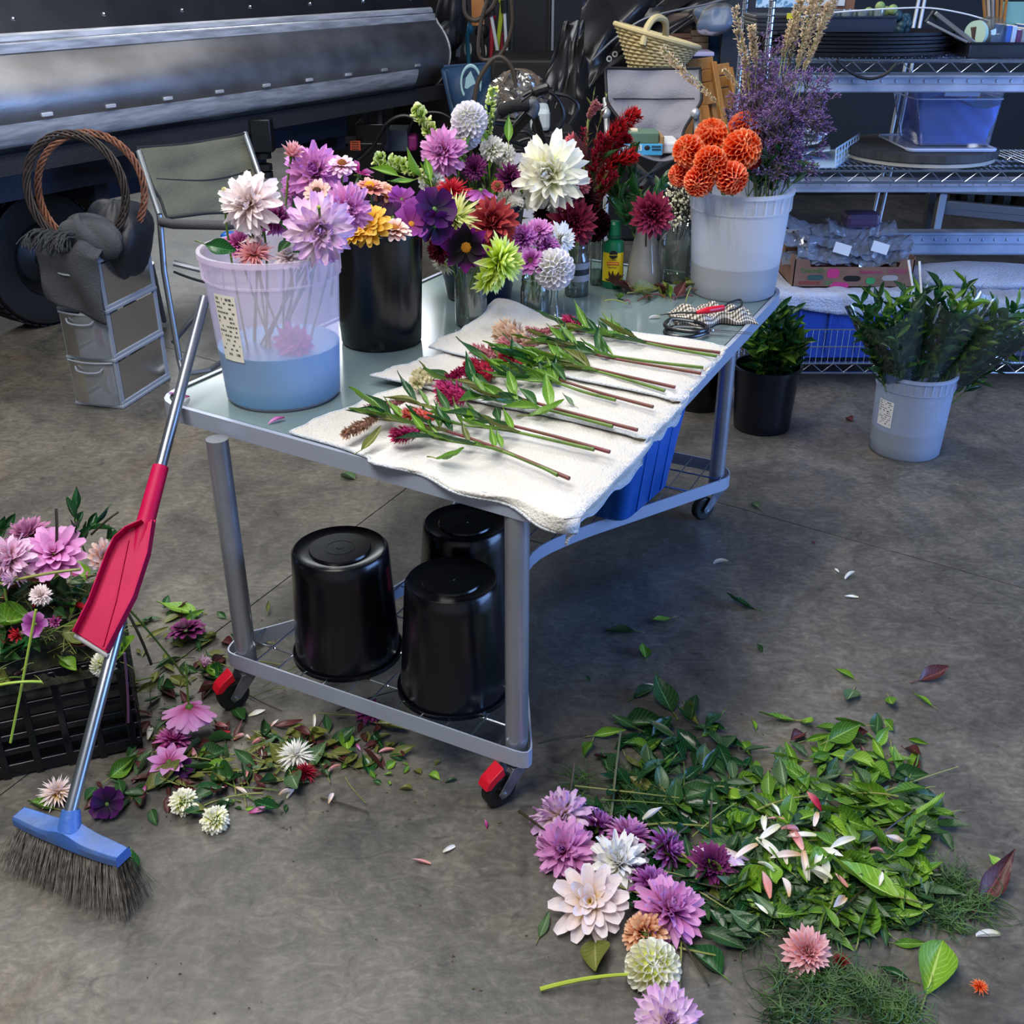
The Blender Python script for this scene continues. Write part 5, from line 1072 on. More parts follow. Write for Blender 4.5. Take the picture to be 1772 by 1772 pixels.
# ------------------------------------------------------------------ drawer tower, cloth, hoops, jacket
def tower():
    c0 = V((-1.597, 4.118, 0)); dx = (V((-1.80, 4.169, 0)) - c0).normalized(); dy = V((-dx.y, dx.x, 0)); dy = dy if dy.y > 0 else -dy; W, D, HH = .215, .37, .615
    rt = root('drawer_tower', (c0 + dx * W / 2 + dy * D / 2).to_tuple(), 'grey plastic tower of three clear drawers full of ribbon reels', 'drawers')
    GF = mat('tower_grey', '#8f98a6', .45); CP = glassmat('drawer_clear', '#c8cdd4', .55, .2, .25, '#9aa2ac')
    fr = MB(); P = lambda a, b, z: c0 + dx * a + dy * b + V((0, 0, z))
    for a in (.006, W - .006):
        for b in (.012, D - .008): part('corner_post', MB().obox(P(a, b, HH / 2), dx * .012, dy * .024, V((0, 0, HH))), GF, rt, bevel=.002)
    for k in range(4):
        z = .008 + k * (HH - .016) / 3
        part('divider', MB().obox(P(W / 2, D / 2, z), dx * (W + .01), dy * (D + .006), V((0, 0, .014))), GF, rt, bevel=.003)
        for a in (.003, W - .003): part('side_rail', MB().obox(P(a, D / 2, z + .006), dx * .008, dy * D, V((0, 0, .03))), GF, rt, bevel=.002)
    for k in range(3):
        z0 = .02 + k * (HH - .016) / 3; hh = (HH - .016) / 3 - .02
        dw = part('drawer', MB().grid(lambda u, v: P(.008 + (W - .016) * u, -.006 - .020 * math.sin(PI * u), z0 + hh * v), 12, 3), CP, rt, label='clear bowed drawer front')
        part('drawer_side', MB().obox(P(.004, D / 2 + .01, z0 + hh * .48), dx * .002, dy * (D - .04), V((0, 0, hh * .95))), CP, dw)
        part('drawer_lip', MB().tube([P(.006 + (W - .012) * u, -.010 - .022 * math.sin(PI * u), z0 + hh) for u in [i / 10 for i in range(11)]], .004, 6), GF, dw)
        part('handle', MB().tube(smooth_poly([P(.045, -.022, z0 + hh * .88), P(.06, -.034, z0 + hh * .80), P(W / 2, -.042, z0 + hh * .78), P(W - .06, -.034, z0 + hh * .80), P(W - .045, -.022, z0 + hh * .88)], 4), .004, 6), GF, dw)
    q = random.Random(8); WR = mat('ribbon_white', '#dcdcdc', .6); RC = [mat('ribbon_' + n, c, .7) for n, c in (('beige', '#b8a07c'), ('rose', '#a8405c'), ('ivory', '#cfc6b0'))]
    for k in range(3):
        for j in range(3):
            z = .03 + k * .2 + .075; b = .06 + j * .11; c = P(.055 + .05 * (j % 2), b, z); r = .068 if j != 1 else .055; Mq = frame(dx * -1 + dy * .25 * q.uniform(-1, 1)).to_3x3()
            sp = root('ribbon_reel', (c - V((0, 0, r))).to_tuple(), ['reel of ribbon in the bottom drawer', 'reel of ribbon in the middle drawer', 'reel of ribbon in the top drawer'][k] + [', towards the front', ', in the middle', ', towards the back'][j], 'ribbon')
            part('winding', MB().lathe([(r * .3, -.018), (r * .85, -.018), (r * .85, .018), (r * .3, .018)], c, 24, Mq), RC[(k + j) % 3], sp)
            for s in (-1, 1): part('flange', MB().lathe([(r * .25, s * .018), (r, s * .018), (r, s * .021), (r * .25, s * .021)], c, 28, Mq), WR, sp)
            part('hub', MB().lathe([(r * .1, -.022), (r * .28, -.022), (r * .28, .022), (r * .1, .022)], c, 16, Mq), WR, sp)
    return P
TPt = tower()
def hoop(name, u, v, rx, ry, y, m, strands, r, label, rot=0, tilt=.2, twist=5, gap=0):
    c = aty(u, v, y); rt = root(name, (c - V((0, 0, px(ry, c)))).to_tuple(), label, 'wreath'); R1, R2 = px(rx, c), px(ry, c)
    for k in range(strands):
        pts = []
        for i in range(61):
            a = 2 * PI * i / 60; off = r * 1.3 * strands ** .5; ph = a * twist + 2 * PI * k / strands; rr = 1
            x = (R1 + off * math.cos(ph)) * math.cos(a); z = (R2 + off * math.cos(ph)) * math.sin(a); x, z = x * math.cos(rot) - z * math.sin(rot), x * math.sin(rot) + z * math.cos(rot)
            pts.append(c + V((x, off * math.sin(ph) + z * tilt, z)))
        part('strand', MB().tube(pts, r, 5, False), m, rt)
TW = mat('vine_dark', '#3a2c28', .7, col2='#1c1614', scale=30); TC = mat('vine_copper', '#8a5a42', .6, col2='#5c3a2c', scale=40)
hoop('vine_wreath', 132, 330, 84, 92, 4.22, TW, 7, .0038, 'dark grapevine hoop propped on top of the drawer tower', .2, .15, 4)
hoop('copper_wreath', 158, 330, 92, 93, 4.32, TC, 5, .0040, 'copper brown twisted vine hoop behind the dark one', -.1, .2, 9)
CHC = mat('charcoal_cloth', '#43464b', .95, col2='#373a40', scale=9, bump=.5, bscale=150)
def drape(ols, y, n, m, name, label, cat, depthf, sharp=180, solid=.003, nu=34, nv=34, lump=.02, seed=1):
    # bilinear patch through four image corners with real folds, hung at distance y
    q = random.Random(seed); ph = [q.uniform(0, 6) for _ in range(6)]
    A = [aty(u, v, y + dy) for u, v, dy in ols]
    def fn(u, v):
        p = (A[0] * (1 - u) + A[1] * u) * (1 - v) + (A[3] * (1 - u) + A[2] * u) * v
        w_ = lump * (math.sin(u * 8 + v * 3 + ph[0]) + .6 * math.sin(v * 11 + u * 5 + ph[1]) + .4 * math.sin(u * 19 + ph[2] + v * 7))
        return p + V((w_ * .4, -w_ - depthf(u, v), w_ * .3))
    return single(name, MB().grid(fn, nu, nv), m, label, cat, sharp=sharp, solid=solid)
def tower_cloth():
    P = TPt; W, D, HH = .215, .37, .615; rt = root('charcoal_cloth', P(.1, .1, HH - .1).to_tuple(), 'charcoal towel draped over the drawer tower under the hoops', 'cloth')
    def fn(u, v):   # v: over the front, then across the top
        a = -.012 + (W + .034) * u; L = v * .62; fz = .225 - .09 * u * 0 + .10 * (1 - u) * 0
        w_ = .008 * math.sin(u * 9 + v * 4) + .006 * math.sin(v * 15 + u * 6)
        if L < .27: b = -.040 - w_; z = HH - .235 + .09 * (1 - u) + L * (1 - .33 * (1 - u)) - .01
        else: b = -.040 + (L - .27) * .8; z = HH + .028 + .05 * math.sin(PI * min(1, (L - .27) / .35)) + w_ * 1.5 + .02 * math.sin(u * 11)
        z = min(z, HH + .10); return P(W - a, b, z)
    part('cloth_front', MB().grid(fn, 30, 44), CHC, rt, sharp=180, solid=.006)
    def lump(u, v):
        a = 2 * PI * u; el = PI * v; r = .085 * (1 + .18 * math.sin(a * 3 + v * 6) + .1 * math.sin(a * 7)); c = P(.04, .06, HH + .07); return c + V((r * 1.3 * math.sin(el) * math.cos(a) - .04 * math.cos(el), r * .8 * math.sin(el) * math.sin(a), r * .9 * math.cos(el)))
    part('cloth_bunch', MB().grid(lump, 26, 16), CHC, rt, sharp=180)
    q = random.Random(4); fr = MB()
    for i in range(90):
        p = P(.06 + .17 * q.random(), -.03 + .05 * q.random(), HH + .085 + .02 * q.random()); fr.tube(bez(p, p + V((-.03, -.03, .02)), p + V((-.05 + q.uniform(-.03, .03), -.05, -.03 - .03 * q.random())), 4), .0022, 4)
    part('fringe', fr, CHC, rt, kind='stuff', label='knotted fringe')
tower_cloth()
def blob(name, c, sz, m, label, cat, seed, amp=.2, yaw=0, nu=36, nv=22, floor=None):
    q = random.Random(seed); ph = [q.uniform(0, 6) for _ in range(8)]; c = V(c)
    def fn(u, v):
        a = 2 * PI * u; el = PI * v; k = 1 + amp * (math.sin(a * 2 + ph[0] + v * 3) * .5 + math.sin(a * 5 + v * 7 + ph[1]) * .25 + math.sin(a * 9 + v * 4 + ph[2]) * .14 + .2 * math.sin(v * 13 + ph[3] + a)) * math.sin(el)
        x = sz[0] * k * math.sin(el) * math.cos(a); y = sz[1] * k * math.sin(el) * math.sin(a); p = c + V((x * math.cos(yaw) - y * math.sin(yaw), x * math.sin(yaw) + y * math.cos(yaw), sz[2] * k * math.cos(el)))
        if floor is not None: p.z = max(p.z, floor)
        return p
    return single(name, MB().grid(fn, nu, nv), m, label, cat, sharp=180)
NYL = mat('black_nylon', '#11151e', .5, col2='#1a202c', scale=4, bump=.3, bscale=25)
blob('black_jacket', TPt(.05, .25, .64), (.13, .17, .15), NYL, 'black nylon jacket bundled on the back of the drawer tower', 'jacket', 3, .35)
# ------------------------------------------------------------------ olive camp chair
OLV = mat('olive_canvas', '#5b5e52', .9, col2='#4d5046', scale=4, bump=.4, bscale=120); GRYC = mat('grey_canvas', '#8d8d96', .9, col2='#7b7b86', scale=3, bump=.4, bscale=120); PIPE = mat('dark_piping', '#14171f', .7)
TUBE = mat('chair_tube', '#8e949c', .35, .8); WTUBE = mat('white_tube', '#b9bcc0', .4, .5)
def canvas_back(rt, c4, y4, m, lump, pip, seed, name='backrest', nu=24):
    q = random.Random(seed); ph = q.uniform(0, 6); A = [aty(u, v, y) for (u, v), y in zip(c4, y4)]
    def fn(u, v):
        p = (A[0] * (1 - u) + A[1] * u) * (1 - v) + (A[3] * (1 - u) + A[2] * u) * v
        sag = math.sin(PI * u) ** .8; return p + V((0, lump * 1.4 * sag + .008 * math.sin(u * 11 + v * 9 + ph) + .006 * math.sin(v * 19 + u * 5), -.02 * sag * (1 - v)))
    part(name, MB().grid(fn, nu, 18), m, rt, sharp=180, solid=.006)
    bd = [fn(t / 20, 0) for t in range(21)] + [fn(1, t / 14) for t in range(1, 15)] + [fn(1 - t / 20, 1) for t in range(1, 21)] + [fn(0, 1 - t / 14) for t in range(1, 14)]
    part('piping', MB().tube(bd + [bd[0]], .006, 6), PIPE, rt); part('seam', MB().tube([fn(t / 20, .52 + .10 * (abs(t / 10 - 1) ** 2 * -1)) + V((0, -.005, 0)) for t in range(1, 20)], .003, 5), PIPE, rt)
    return fn
oc = root('camp_chair', (-1.45, 4.75, 0), 'folding camp chair with olive canvas back beside the drawer tower', 'chair')
canvas_back(oc, [(236, 256), (424, 230), (462, 372), (290, 378)], [4.85, 5.15, 5.0, 4.7], OLV, .05, 1, 1)
def tb(*pts): return [aty(u, v, y) for u, v, y in pts]
part('back_post', MB().tube(tb((240, 262, 4.84), (262, 330, 4.74), (276, 372, 4.66)), .013, 10), TUBE, oc); part('back_post', MB().tube(tb((424, 230, 5.15), (455, 320, 5.02), (465, 380, 4.96)), .013, 10), TUBE, oc)
fl_ = at(318, 655); fl_.z = .02
part('leg', MB().tube(tb((276, 372, 4.66), (284, 470, 4.6)) + [V((fl_.x - .03, 4.55, .06)), fl_], .013, 10), TUBE, oc)
part('leg', MB().tube([aty(300, 592, 4.62), aty(335, 550, 4.9), aty(372, 506, 5.3)], .011, 8), TUBE, oc, label='crossed rear tube'); part('leg', MB().tube([aty(262, 455, 5.0), V((-1.75, 5.25, .02))], .012, 8), TUBE, oc)
part('foot_bar', MB().tube([fl_, fl_ + V((.1, .05, 0)), V((-1.2, 5.1, .02))], .012, 8), TUBE, oc)
part('armrest', MB().tube(tb((280, 384, 4.64), (300, 388, 4.6), (392, 390, 4.5), (404, 388, 4.5)), .020, 12), mat('foam_grey', '#4a4c52', .85, bump=.3, bscale=90), oc, label='grey foam armrest')
part('seat', MB().grid(lambda u, v: aty(300 + 130 * u, 470 + 18 * u, 4.6 + .5 * v) + V((0, 0, -.03 * math.sin(PI * u))), 10, 6), mat('dark_seat', '#1d2026', .9), oc, solid=.01)
part('seat_bar', MB().tube(tb((300, 455, 4.6), (345, 466, 4.62), (380, 470, 4.6)), .014, 8), TUBE, oc)
blob('blue_bag', aty(398, 412, 4.75), (.04, .04, .03), BLUEP, 'scrap of bright blue plastic on the olive chair', 'bag', 4)

# ------------------------------------------------------------------ background centre: sports gear, cooler bag, hoses, stroller, tarp
BLKC = mat('black_cabinet', '#08090b', .6)
cb = root('black_cabinet', (.35, 9.0, 0), 'tall black cabinet with a bright metal door edge', 'cabinet')
part('carcass', MB().box((.35, 9.3, 1.1), (1.55, .6, 2.2)), BLKC, cb, bevel=.01)
part('door_edge', MB().box(aty(957, 0, 8.98) + V((0, 0, -.9)), (.018, .02, 2.1)), mat('edge_metal', '#9a9da2', .4, .8), cb); part('door_edge', MB().box(aty(951, 0, 8.98) + V((0, 0, -.9)), (.008, .02, 2.1)), mat('edge_dark', '#3a3c42', .4, .6), cb)
single('dark_partition', MB().box((-1.1, 9.4, 1.3), (1.2, .1, 2.6)), mat('partition', '#14161b', .8), 'dark board wall behind the sports gear', 'partition')
pbox('orange_board', 815, -30, 838, 45, 8.3, .03, mat('orange_board', '#b8763c', .6, col2='#c88a50', scale=6), 'narrow tan board standing between the skis', 'board')
pbox('wooden_offcut', 860, 118, 888, 145, 8.2, .12, mat('pine', '#a8703c', .6), 'small pine box behind the plastic wrap', 'box')
single('added_gear_support', MB().box((-.28, 8.35, .475), (1.1, .9, .95)), BLKC, 'added black trunk under the winter sports gear', 'support', bevel=.01)  # black box added to hold the gear above, not a seen object
def pole(name, pts, y, r, m, label, cat, parts=()):
    rt = root(name, aty(*pts[-1], y).to_tuple(), label, cat); P_ = [aty(u, v, y) for u, v in pts]; part('shaft', MB().tube(P_, r, 8), m, rt)
    part('grip', MB().tube([P_[0], P_[0].lerp(P_[-1], .18)], r * 2.2, 8), BLACKM, rt); return rt
WH = mat('gear_white', '#d0d4d8', .4); LIMEM = mat('gear_lime', '#a8b828', .4); REDM = mat('gear_red', '#a81c34', .4); TEAL = mat('gear_teal', '#1c6a86', .4)
pole('ski_pole', [(846, 5), (856, 60), (868, 128)], 8.0, .012, WH, 'white ski pole leaning left of the lime ski', 'ski pole'); pole('ski_pole', [(872, 0), (875, 60), (878, 120)], 8.05, .011, WH, 'white ski pole standing upright right of the lime ski', 'ski pole'); pole('ski_pole', [(797, 45), (795, 70), (792, 98)], 8.0, .014, WH, 'short white pole left of the tan board', 'ski pole')
for i, (a, b, w_, m, lb) in enumerate((((870, 0), (858, 110), .06, LIMEM, 'lime green ski'), ((852, 30), (850, 105), .05, REDM, 'dark red ski left of the lime one'), ((866, 60), (870, 118), .05, REDM, 'red ski low between the poles'), ((808, 50), (812, 118), .09, TEAL, 'teal and black ski boot bag'), ((834, 55), (838, 120), .10, mat('gear_black', '#15171c', .5), 'black gear bag with white logo'), ((888, -10), (884, 120), .05, mat('gear_dark', '#24262c', .5), 'dark ski at the right of the bundle'))):
    A, B = aty(*a, 8.1 + .03 * i), aty(*b, 8.1 + .03 * i); rt = root('ski' if 'ski' in lb and 'bag' not in lb else 'gear_bag', B.to_tuple(), lb + ' in the cluster of winter sports gear', 'ski' if i not in (3, 4) else 'bag')
    part('board', MB().beam(A, B, w_, .03), m, rt, bevel=.008); part('tip', MB().ball(A, w_ * .5, 10, 6, (1, .4, 1)), m, rt)
    if i in (3, 4): part('badge', MB().ball((A + B) / 2 - V((0, .03, 0)), .04, 12, 6, (.7, .2, 1.3)), WH, rt)
blob('dark_bag', aty(782, 30, 7.9), (.10, .12, .20), NYL, 'black sports bag leaning at the drum end', 'bag', 8); blob('dark_helmet', aty(776, 62, 7.7), (.08, .1, .09), NYL, 'dark helmet bag right beside the drum end', 'bag', 9, .2)
blob('purple_cap', aty(797, 12, 7.9), (.035, .04, .05), mat('indigo', '#2a2a7a', .7), 'indigo cap on top of the gear', 'cap', 10, .15)
cbg = root('cooler_bag', aty(812, 200, 7.2).to_tuple(), 'blue cooler bag with a pale oval badge', 'bag'); BB = mat('cooler_blue', '#1e3a5c', .6, col2='#274a72', scale=4, bump=.3, bscale=18)
A4 = [aty(768, 116, 7.25), aty(856, 110, 7.25), aty(862, 205, 7.15), aty(788, 205, 7.15)]
def cbf(u, v):
    p = (A4[0] * (1 - u) + A4[1] * u) * (1 - v) + (A4[3] * (1 - u) + A4[2] * u) * v; return p + V((0, -.10 * math.sin(PI * u) ** .5 * math.sin(PI * v) ** .5 + .012 * math.sin(u * 13 + v * 9), 0))
part('front', MB().grid(cbf, 24, 24), BB, cbg, sharp=180); part('back', MB().obox((A4[0] + A4[2]) / 2 + V((0, .1, 0)), A4[1] - A4[0], (0, .2, 0), A4[0] - A4[3]), BB, cbg, bevel=.02)
part('edge_binding', MB().tube([cbf(t, 0) for t in (0, .25, .5, .75, 1)] + [cbf(1, t) for t in (.3, .6, 1)] , .012, 6), BB, cbg)
bd = MB(); c_ = cbf(.5, .30) - V((0, .012, 0)); Mq = frame((0, -1, .1)).to_3x3(); part('badge', MB().lathe([(.072, 0), (.08, .004), (.088, 0)], c_, 28, Mq @ Mx.Diagonal((.75, 1.25, 1))), mat('pale_badge', '#a8d4dc', .5), cbg, label='pale oval badge ring')
part('badge_mark', MB().slab([c_ + V(p) for p in ((-.04, 0, -.03), (.05, 0, -.05), (.03, 0, .0), (.0, 0, .07), (-.03, 0, .03))], (0, -.003, 0)), mat('pale_badge2', '#9cc8d4', .5), cbg)
HOSE = mat('brown_hose', '#4a4038', .5); BH = mat('black_hose', '#0d0e11', .4)
def hose(name, pts, y, r, m, label, cat='hose', grp=None, n=6):
    P_ = smooth_poly([aty(u, v, y + (dy[0] if dy else 0)) for u, v, *dy in pts], n); lo = min(P_, key=lambda p: p.z); return single(name, MB().tube(P_, r, 8), m, label, cat, grp, loc=lo.to_tuple())
hose('brown_hose', [(803, -5), (806, 25), (825, 35), (850, 15), (858, 0)], 7.5, .014, HOSE, 'brown hose loop hanging at the top beside the tan board')
hose('brown_hose', [(845, -5), (832, 40), (828, 90), (840, 104), (868, 92), (886, 45), (884, -5)], 7.4, .013, HOSE, 'long oval loop of brown hose in front of the skis')
hose('brown_hose', [(820, 182), (828, 140), (850, 105), (868, 99), (886, 118), (892, 150), (890, 175)], 6.9, .014, HOSE, 'arched brown hose in front of the blue cooler bag')
rt = root('plastic_wrap', aty(895, 190, 7).to_tuple(), 'bundle of crumpled clear plastic and wire', 'plastic'); CR = glassmat('crumpled_film', '#d8d4cc', .45, .8, .15, '#a8a29a'); q = random.Random(3)
cf_ = MB(); c_ = aty(895, 165, 7.0)
def crf(u, v):
    a = 2 * PI * u; el = PI * v; k = 1 + .35 * (q.random() - .5); return c_ + V((.17 * k * math.sin(el) * math.cos(a), .12 * k * math.sin(el) * math.sin(a), .13 * k * math.cos(el)))
part('film', cf_.grid(crf, 30, 20), CR, rt, sharp=5, smooth=False); wl = MB()
for i in range(16): a0 = q.uniform(0, 6); wl.tube([c_ + V((.03 * i / 16 + .12 * math.cos(a0 + t * .35) * q.uniform(.8, 1.1), -.1, .06 + .10 * math.sin(a0 + t * .35))) for t in range(10)], .003, 4)
part('wire_tangle', wl, mat('wire', '#8a7a6a', .5, .5), rt, kind='stuff')
st = root('jogging_stroller', (-.02, 4.6, .0), 'black folded stroller frame with a foam grip handlebar', 'stroller'); ysr = 4.4; SB = mat('stroller_black', '#0b0c0e', .35); FM = mat('foam_black', '#16171a', .9, bump=.4, bscale=90)
part('handlebar', MB().tube(tb((838, 218, 4.55), (852, 204, 4.5), (868, 190, 4.45)), .017, 12), mat('grey_bar', '#5c6066', .4, .5), st); part('foam_grip', MB().tube(tb((866, 191, 4.45), (890, 183, 4.42), (918, 180, 4.4)), .024, 14), FM, st, label='black foam grip')
part('elbow', MB().tube(smooth_poly(tb((916, 180, 4.4), (924, 180, 4.4), (924, 190, 4.4), (918, 200, 4.4)), 4), .021, 12), mat('elbow_grey', '#45484e', .5), st)
part('frame_tube', MB().tube(tb((920, 192, 4.4), (895, 220, 4.45), (872, 245, 4.5), (860, 262, 4.5)), .020, 12), SB, st); part('frame_tube', MB().tube(tb((922, 192, 4.42), (930, 215, 4.5), (938, 240, 4.6), (945, 300, 4.8)), .015, 10), SB, st)
fq = aty(945, 300, 4.8); part('frame_tube', MB().tube([fq, V((fq.x + .05, 4.95, .06))], .015, 8), SB, st); part('wheel', MB().lathe([(.10, -.02), (.14, -.025), (.15, 0), (.14, .025), (.10, .02)], V((fq.x + .05, 4.95, .15)), 28, frame((1, .2, 0)).to_3x3()), RUBBER, st)
for s, e in (((856, 208, 4.7), (905, 212, 4.7)), ((856, 214, 4.7), (900, 222, 4.75)), ((870, 240, 4.6), (935, 262, 4.7)), ((905, 320, 4.7), (888, 345, 4.7)), ((915, 280, 4.7), (905, 345, 4.7)), ((930, 262, 4.7), (880, 300, 4.6))): part('brace', MB().tube(tb(s, e), .009, 8), SB, st)
part('footplate', MB().tube(smooth_poly(tb((902, 176, 4.3), (925, 160, 4.3), (948, 152, 4.3), (955, 152, 4.3)), 4), [.004] * 4 + [.020] * 5 + [.006] * 4, 10), SB, st)
for i, (pts, lb) in enumerate((([(905, 165), (930, 155), (960, 165), (975, 200), (955, 235), (925, 225), (930, 200)], 'black cable looping right of the foam grip'), ([(870, 235), (910, 228), (928, 255), (915, 295), (885, 300)], 'black cable curling below the stroller'), ([(885, 250), (922, 240), (938, 275), (915, 320), (880, 330)], 'outer black cable curling around the lower frame'), ([(880, 262), (905, 262), (908, 285), (890, 300)], 'inner black cable loop beside the white flowers'), ([(960, 162), (985, 168), (1000, 185), (985, 215)], 'thin black strap hanging under the tarp'))):
    hose('black_cable', pts, 4.75, .010, BH, lb, 'cable')
tz = aty(935, 228, 5.6); single('added_tote_stand', MB().box((tz.x, 5.78, tz.z / 2), (.34, .3, tz.z - .004)), BLKC, 'plain black box added as a stand under the milky tote', 'stand', bevel=.01)  # plain box added for the tote to rest on, itself not seen
pbox('white_tote', 918, 190, 952, 228, 5.6, .3, mat('milky_plastic', '#b8c4cc', .5), 'milky plastic tote behind the stroller frame', 'tote', .02)
pbox('white_board', 868, 262, 950, 555, 5.3, .03, mat('white_board', '#c8c6d0', .5), 'pale panel standing behind the stroller cables', 'panel')
hose('black_wire', [(590, 300), (640, 260), (668, 215), (700, 200), (735, 215)], 6.8, .012, BH, 'thick black wire arching behind the pale green snapdragon'); hose('black_wire', [(706, 230), (722, 200), (760, 195), (790, 212)], 7.0, .009, BH, 'thin wire arching towards the white dahlia')
cn = root('rubber_mat_stack', at(712, 335).to_tuple(), 'black ribbed rubber cone on the floor behind the flowers', 'cone'); pc = at(712, 345); part('ribs', MB().lathe([(max(.02, .26 - .045 * i + (.012 if j else 0)), .03 * i + .015 * j) for i in range(6) for j in (0, 1)], pc, 30), BLACKP, cn)
# tarp
TARP = mat('black_tarp', '#18181b', .36, col2='#26262a', scale=3, bump=.7, bscale=7, spec=.6)
tp = root('black_tarp', (.5, 6.6, .9), 'big shiny black plastic tarp draped over the stacked things', 'tarp')
def tarpf(A, y, seed, amp):
    q_ = random.Random(seed); ph = [q_.uniform(0, 6) for _ in range(9)]; A = [aty(u, v, yy) for u, v, yy in A]
    def fn(u, v):
        p = (A[0] * (1 - u) + A[1] * u) * (1 - v) + (A[3] * (1 - u) + A[2] * u) * v
        w_ = amp * (abs(math.sin(u * 5 + v * 2 + ph[0])) + .5 * abs(math.sin(u * 9 - v * 5 + ph[1])) + .25 * math.sin(v * 11 + u * 8 + ph[2]))
        return p + V((w_ * .2, -w_, w_ * .3))
    return fn
part('tarp_sheet', MB().grid(tarpf([(1010, -40, 6.9), (1290, -40, 6.8), (1090, 62, 6.6), (985, 195, 6.3)], 6, 2, .08), 60, 60), TARP, tp, sharp=180)
part('tarp_sheet', MB().grid(tarpf([(972, 42, 6.6), (1012, 40, 6.5), (985, 205, 6.1), (930, 165, 6.2)], 6, 3, .05), 30, 50), TARP, tp, sharp=180)
part('tarp_sheet', MB().grid(tarpf([(1110, 20, 6.7), (1275, -12, 6.6), (1262, 4, 6.5), (1040, 125, 6.55)], 6, 4, .03), 50, 20), TARP, tp, sharp=180)
part('tarp_edge', MB().tube(smooth_poly([aty(u, v, 6.35) for u, v in ((1025, 105), (1060, 70), (1110, 35), (1160, 20), (1220, 8), (1262, -4))], 6), .006, 6), mat('tarp_hem', '#5a6068', .3), tp)
for u, v in ((1054, 102), (1064, 94)): part('grommet', MB().lathe([(.008, 0), (.016, 0), (.016, .006), (.008, .006)], aty(u, v, 6.2), 14, frame((0, -1, .2)).to_3x3()), CHROME, tp)
single('dark_crates', MB().box((.62, 7.4, .55), (1.5, .7, 1.1)), BLKC, 'dark stack of covered boxes behind the grey camp chair', 'boxes', bevel=.02)
# grey camp chair
gc = root('camp_chair', (.72, 5.4, .2), 'folding camp chair with light grey canvas back and white tubes', 'chair')
def gb(u, v):
    y = 5.3; prof_w = lambda t: 1 if t < .45 else 1 - .42 * math.sin(min(1, (t - .45) / .55) * PI / 2) ** 1.3
    cu, hw = 1130 + 4 * v, 82 * prof_w(v); uu = cu + (2 * u - 1) * hw; vv = 118 + 124 * v + 3 * math.sin(PI * u); p = aty(uu, vv, y - .15 * v); return p + V((0, .05 * math.sin(PI * u) + .006 * math.sin(u * 13 + v * 9) + .008 * math.sin(v * 15), 0))
part('backrest', MB().grid(gb, 28, 24), GRYC, gc, sharp=180, solid=.006)
bd = [gb(t / 16, 0) for t in range(17)] + [gb(1, t / 16) for t in range(1, 17)]; part('piping', MB().tube(bd, .007, 6), PIPE, gc); part('piping', MB().tube([gb(0, t / 16) for t in range(17)], .007, 6), PIPE, gc); part('seam', MB().tube([gb(t / 14, .42) + V((0, -.006, 0)) for t in range(1, 14)], .0025, 5), PIPE, gc)
part('seat', MB().grid(lambda u, v: gb(u * .8 + .1, 1) + V((0, -.28 * v, -.02 - .03 * math.sin(PI * u))), 12, 8), GRYC, gc, sharp=180, solid=.006)
for uu in (1052, 1207): fq = aty(uu, 250, 5.15); part('leg', MB().tube([fq, V((fq.x, 5.1, .0))], .014, 8), WTUBE, gc)
for uu in (1048, 1203): part('post', MB().tube(tb((uu, 170, 5.3), (uu + 2, 205, 5.25), (uu + 4, 250, 5.15)), .014, 8), WTUBE, gc); part('hinge', MB().ball(aty(uu, 196, 5.2), .024, 10, 6), WTUBE, gc)
for s, e in (((1080, 285, 5.0), (1175, 330, 5.3)), ((1170, 272, 5.0), (1085, 325, 5.3)), ((1082, 268, 5.4), (1150, 330, 5.0)), ((1160, 262, 5.3), (1090, 345, 5.0))): part('cross_leg', MB().beam(aty(*s), aty(*e), .022, .008), TUBE, gc)
sb = root('seed_box', aty(1110, 268, 4.95).to_tuple(), 'small open carton with a sky blue printed edge and green packets inside', 'box'); SK = mat('sky_blue_print', '#4aa8d8', .5); KR = mat('kraft', '#a07c54', .8)
pbox('carton_front', 1072, 249, 1146, 269, 4.93, .006, SK, 0, 0, par=sb); pbox('carton_side', 1144, 236, 1148, 268, 4.94, .16, KR, 0, 0, par=sb); pbox('packets', 1090, 229, 1140, 250, 4.98, .12, mat('sage_packets', '#5c7a68', .6), 0, 0, par=sb, bevel=.006); pbox('packet_roll', 1092, 224, 1104, 236, 5.0, .05, mat('cream_roll', '#d8ccb0', .7), 0, 0, par=sb)
br_ = MB()
for i in range(9): br_.obox(aty(1081 + i * 3.2, 256, 4.927), (.003 + .003 * (i % 2), 0, 0), (0, .002, 0), (0, 0, .018))
part('barcode', MB().obox(aty(1094, 256, 4.929), (.085, 0, 0), (0, .002, 0), (0, 0, .024)), mat('barcode_white', '#d8e4ea', .6), sb); part('barcode_lines', br_, INK, sb); part('print_mark', MB().ball(aty(1120, 256, 4.93), .011, 12, 6, (1.2, .2, 1)), INK, sb)
pm_ = MB()
for i in range(14): pm_.obox(aty(1129 + (i % 7) * 2.3, 254 + 5 * (i // 7), 4.928), (.004, 0, 0), (0, .002, 0), (0, 0, .007))
part('print_words', pm_, INK, sb)
pbox('white_sheet', 1140, 246, 1176, 266, 4.98, .2, mat('white_sheet', '#d8dade', .6), 'folded white sheet beside the blue edged carton', 'sheet', .01)
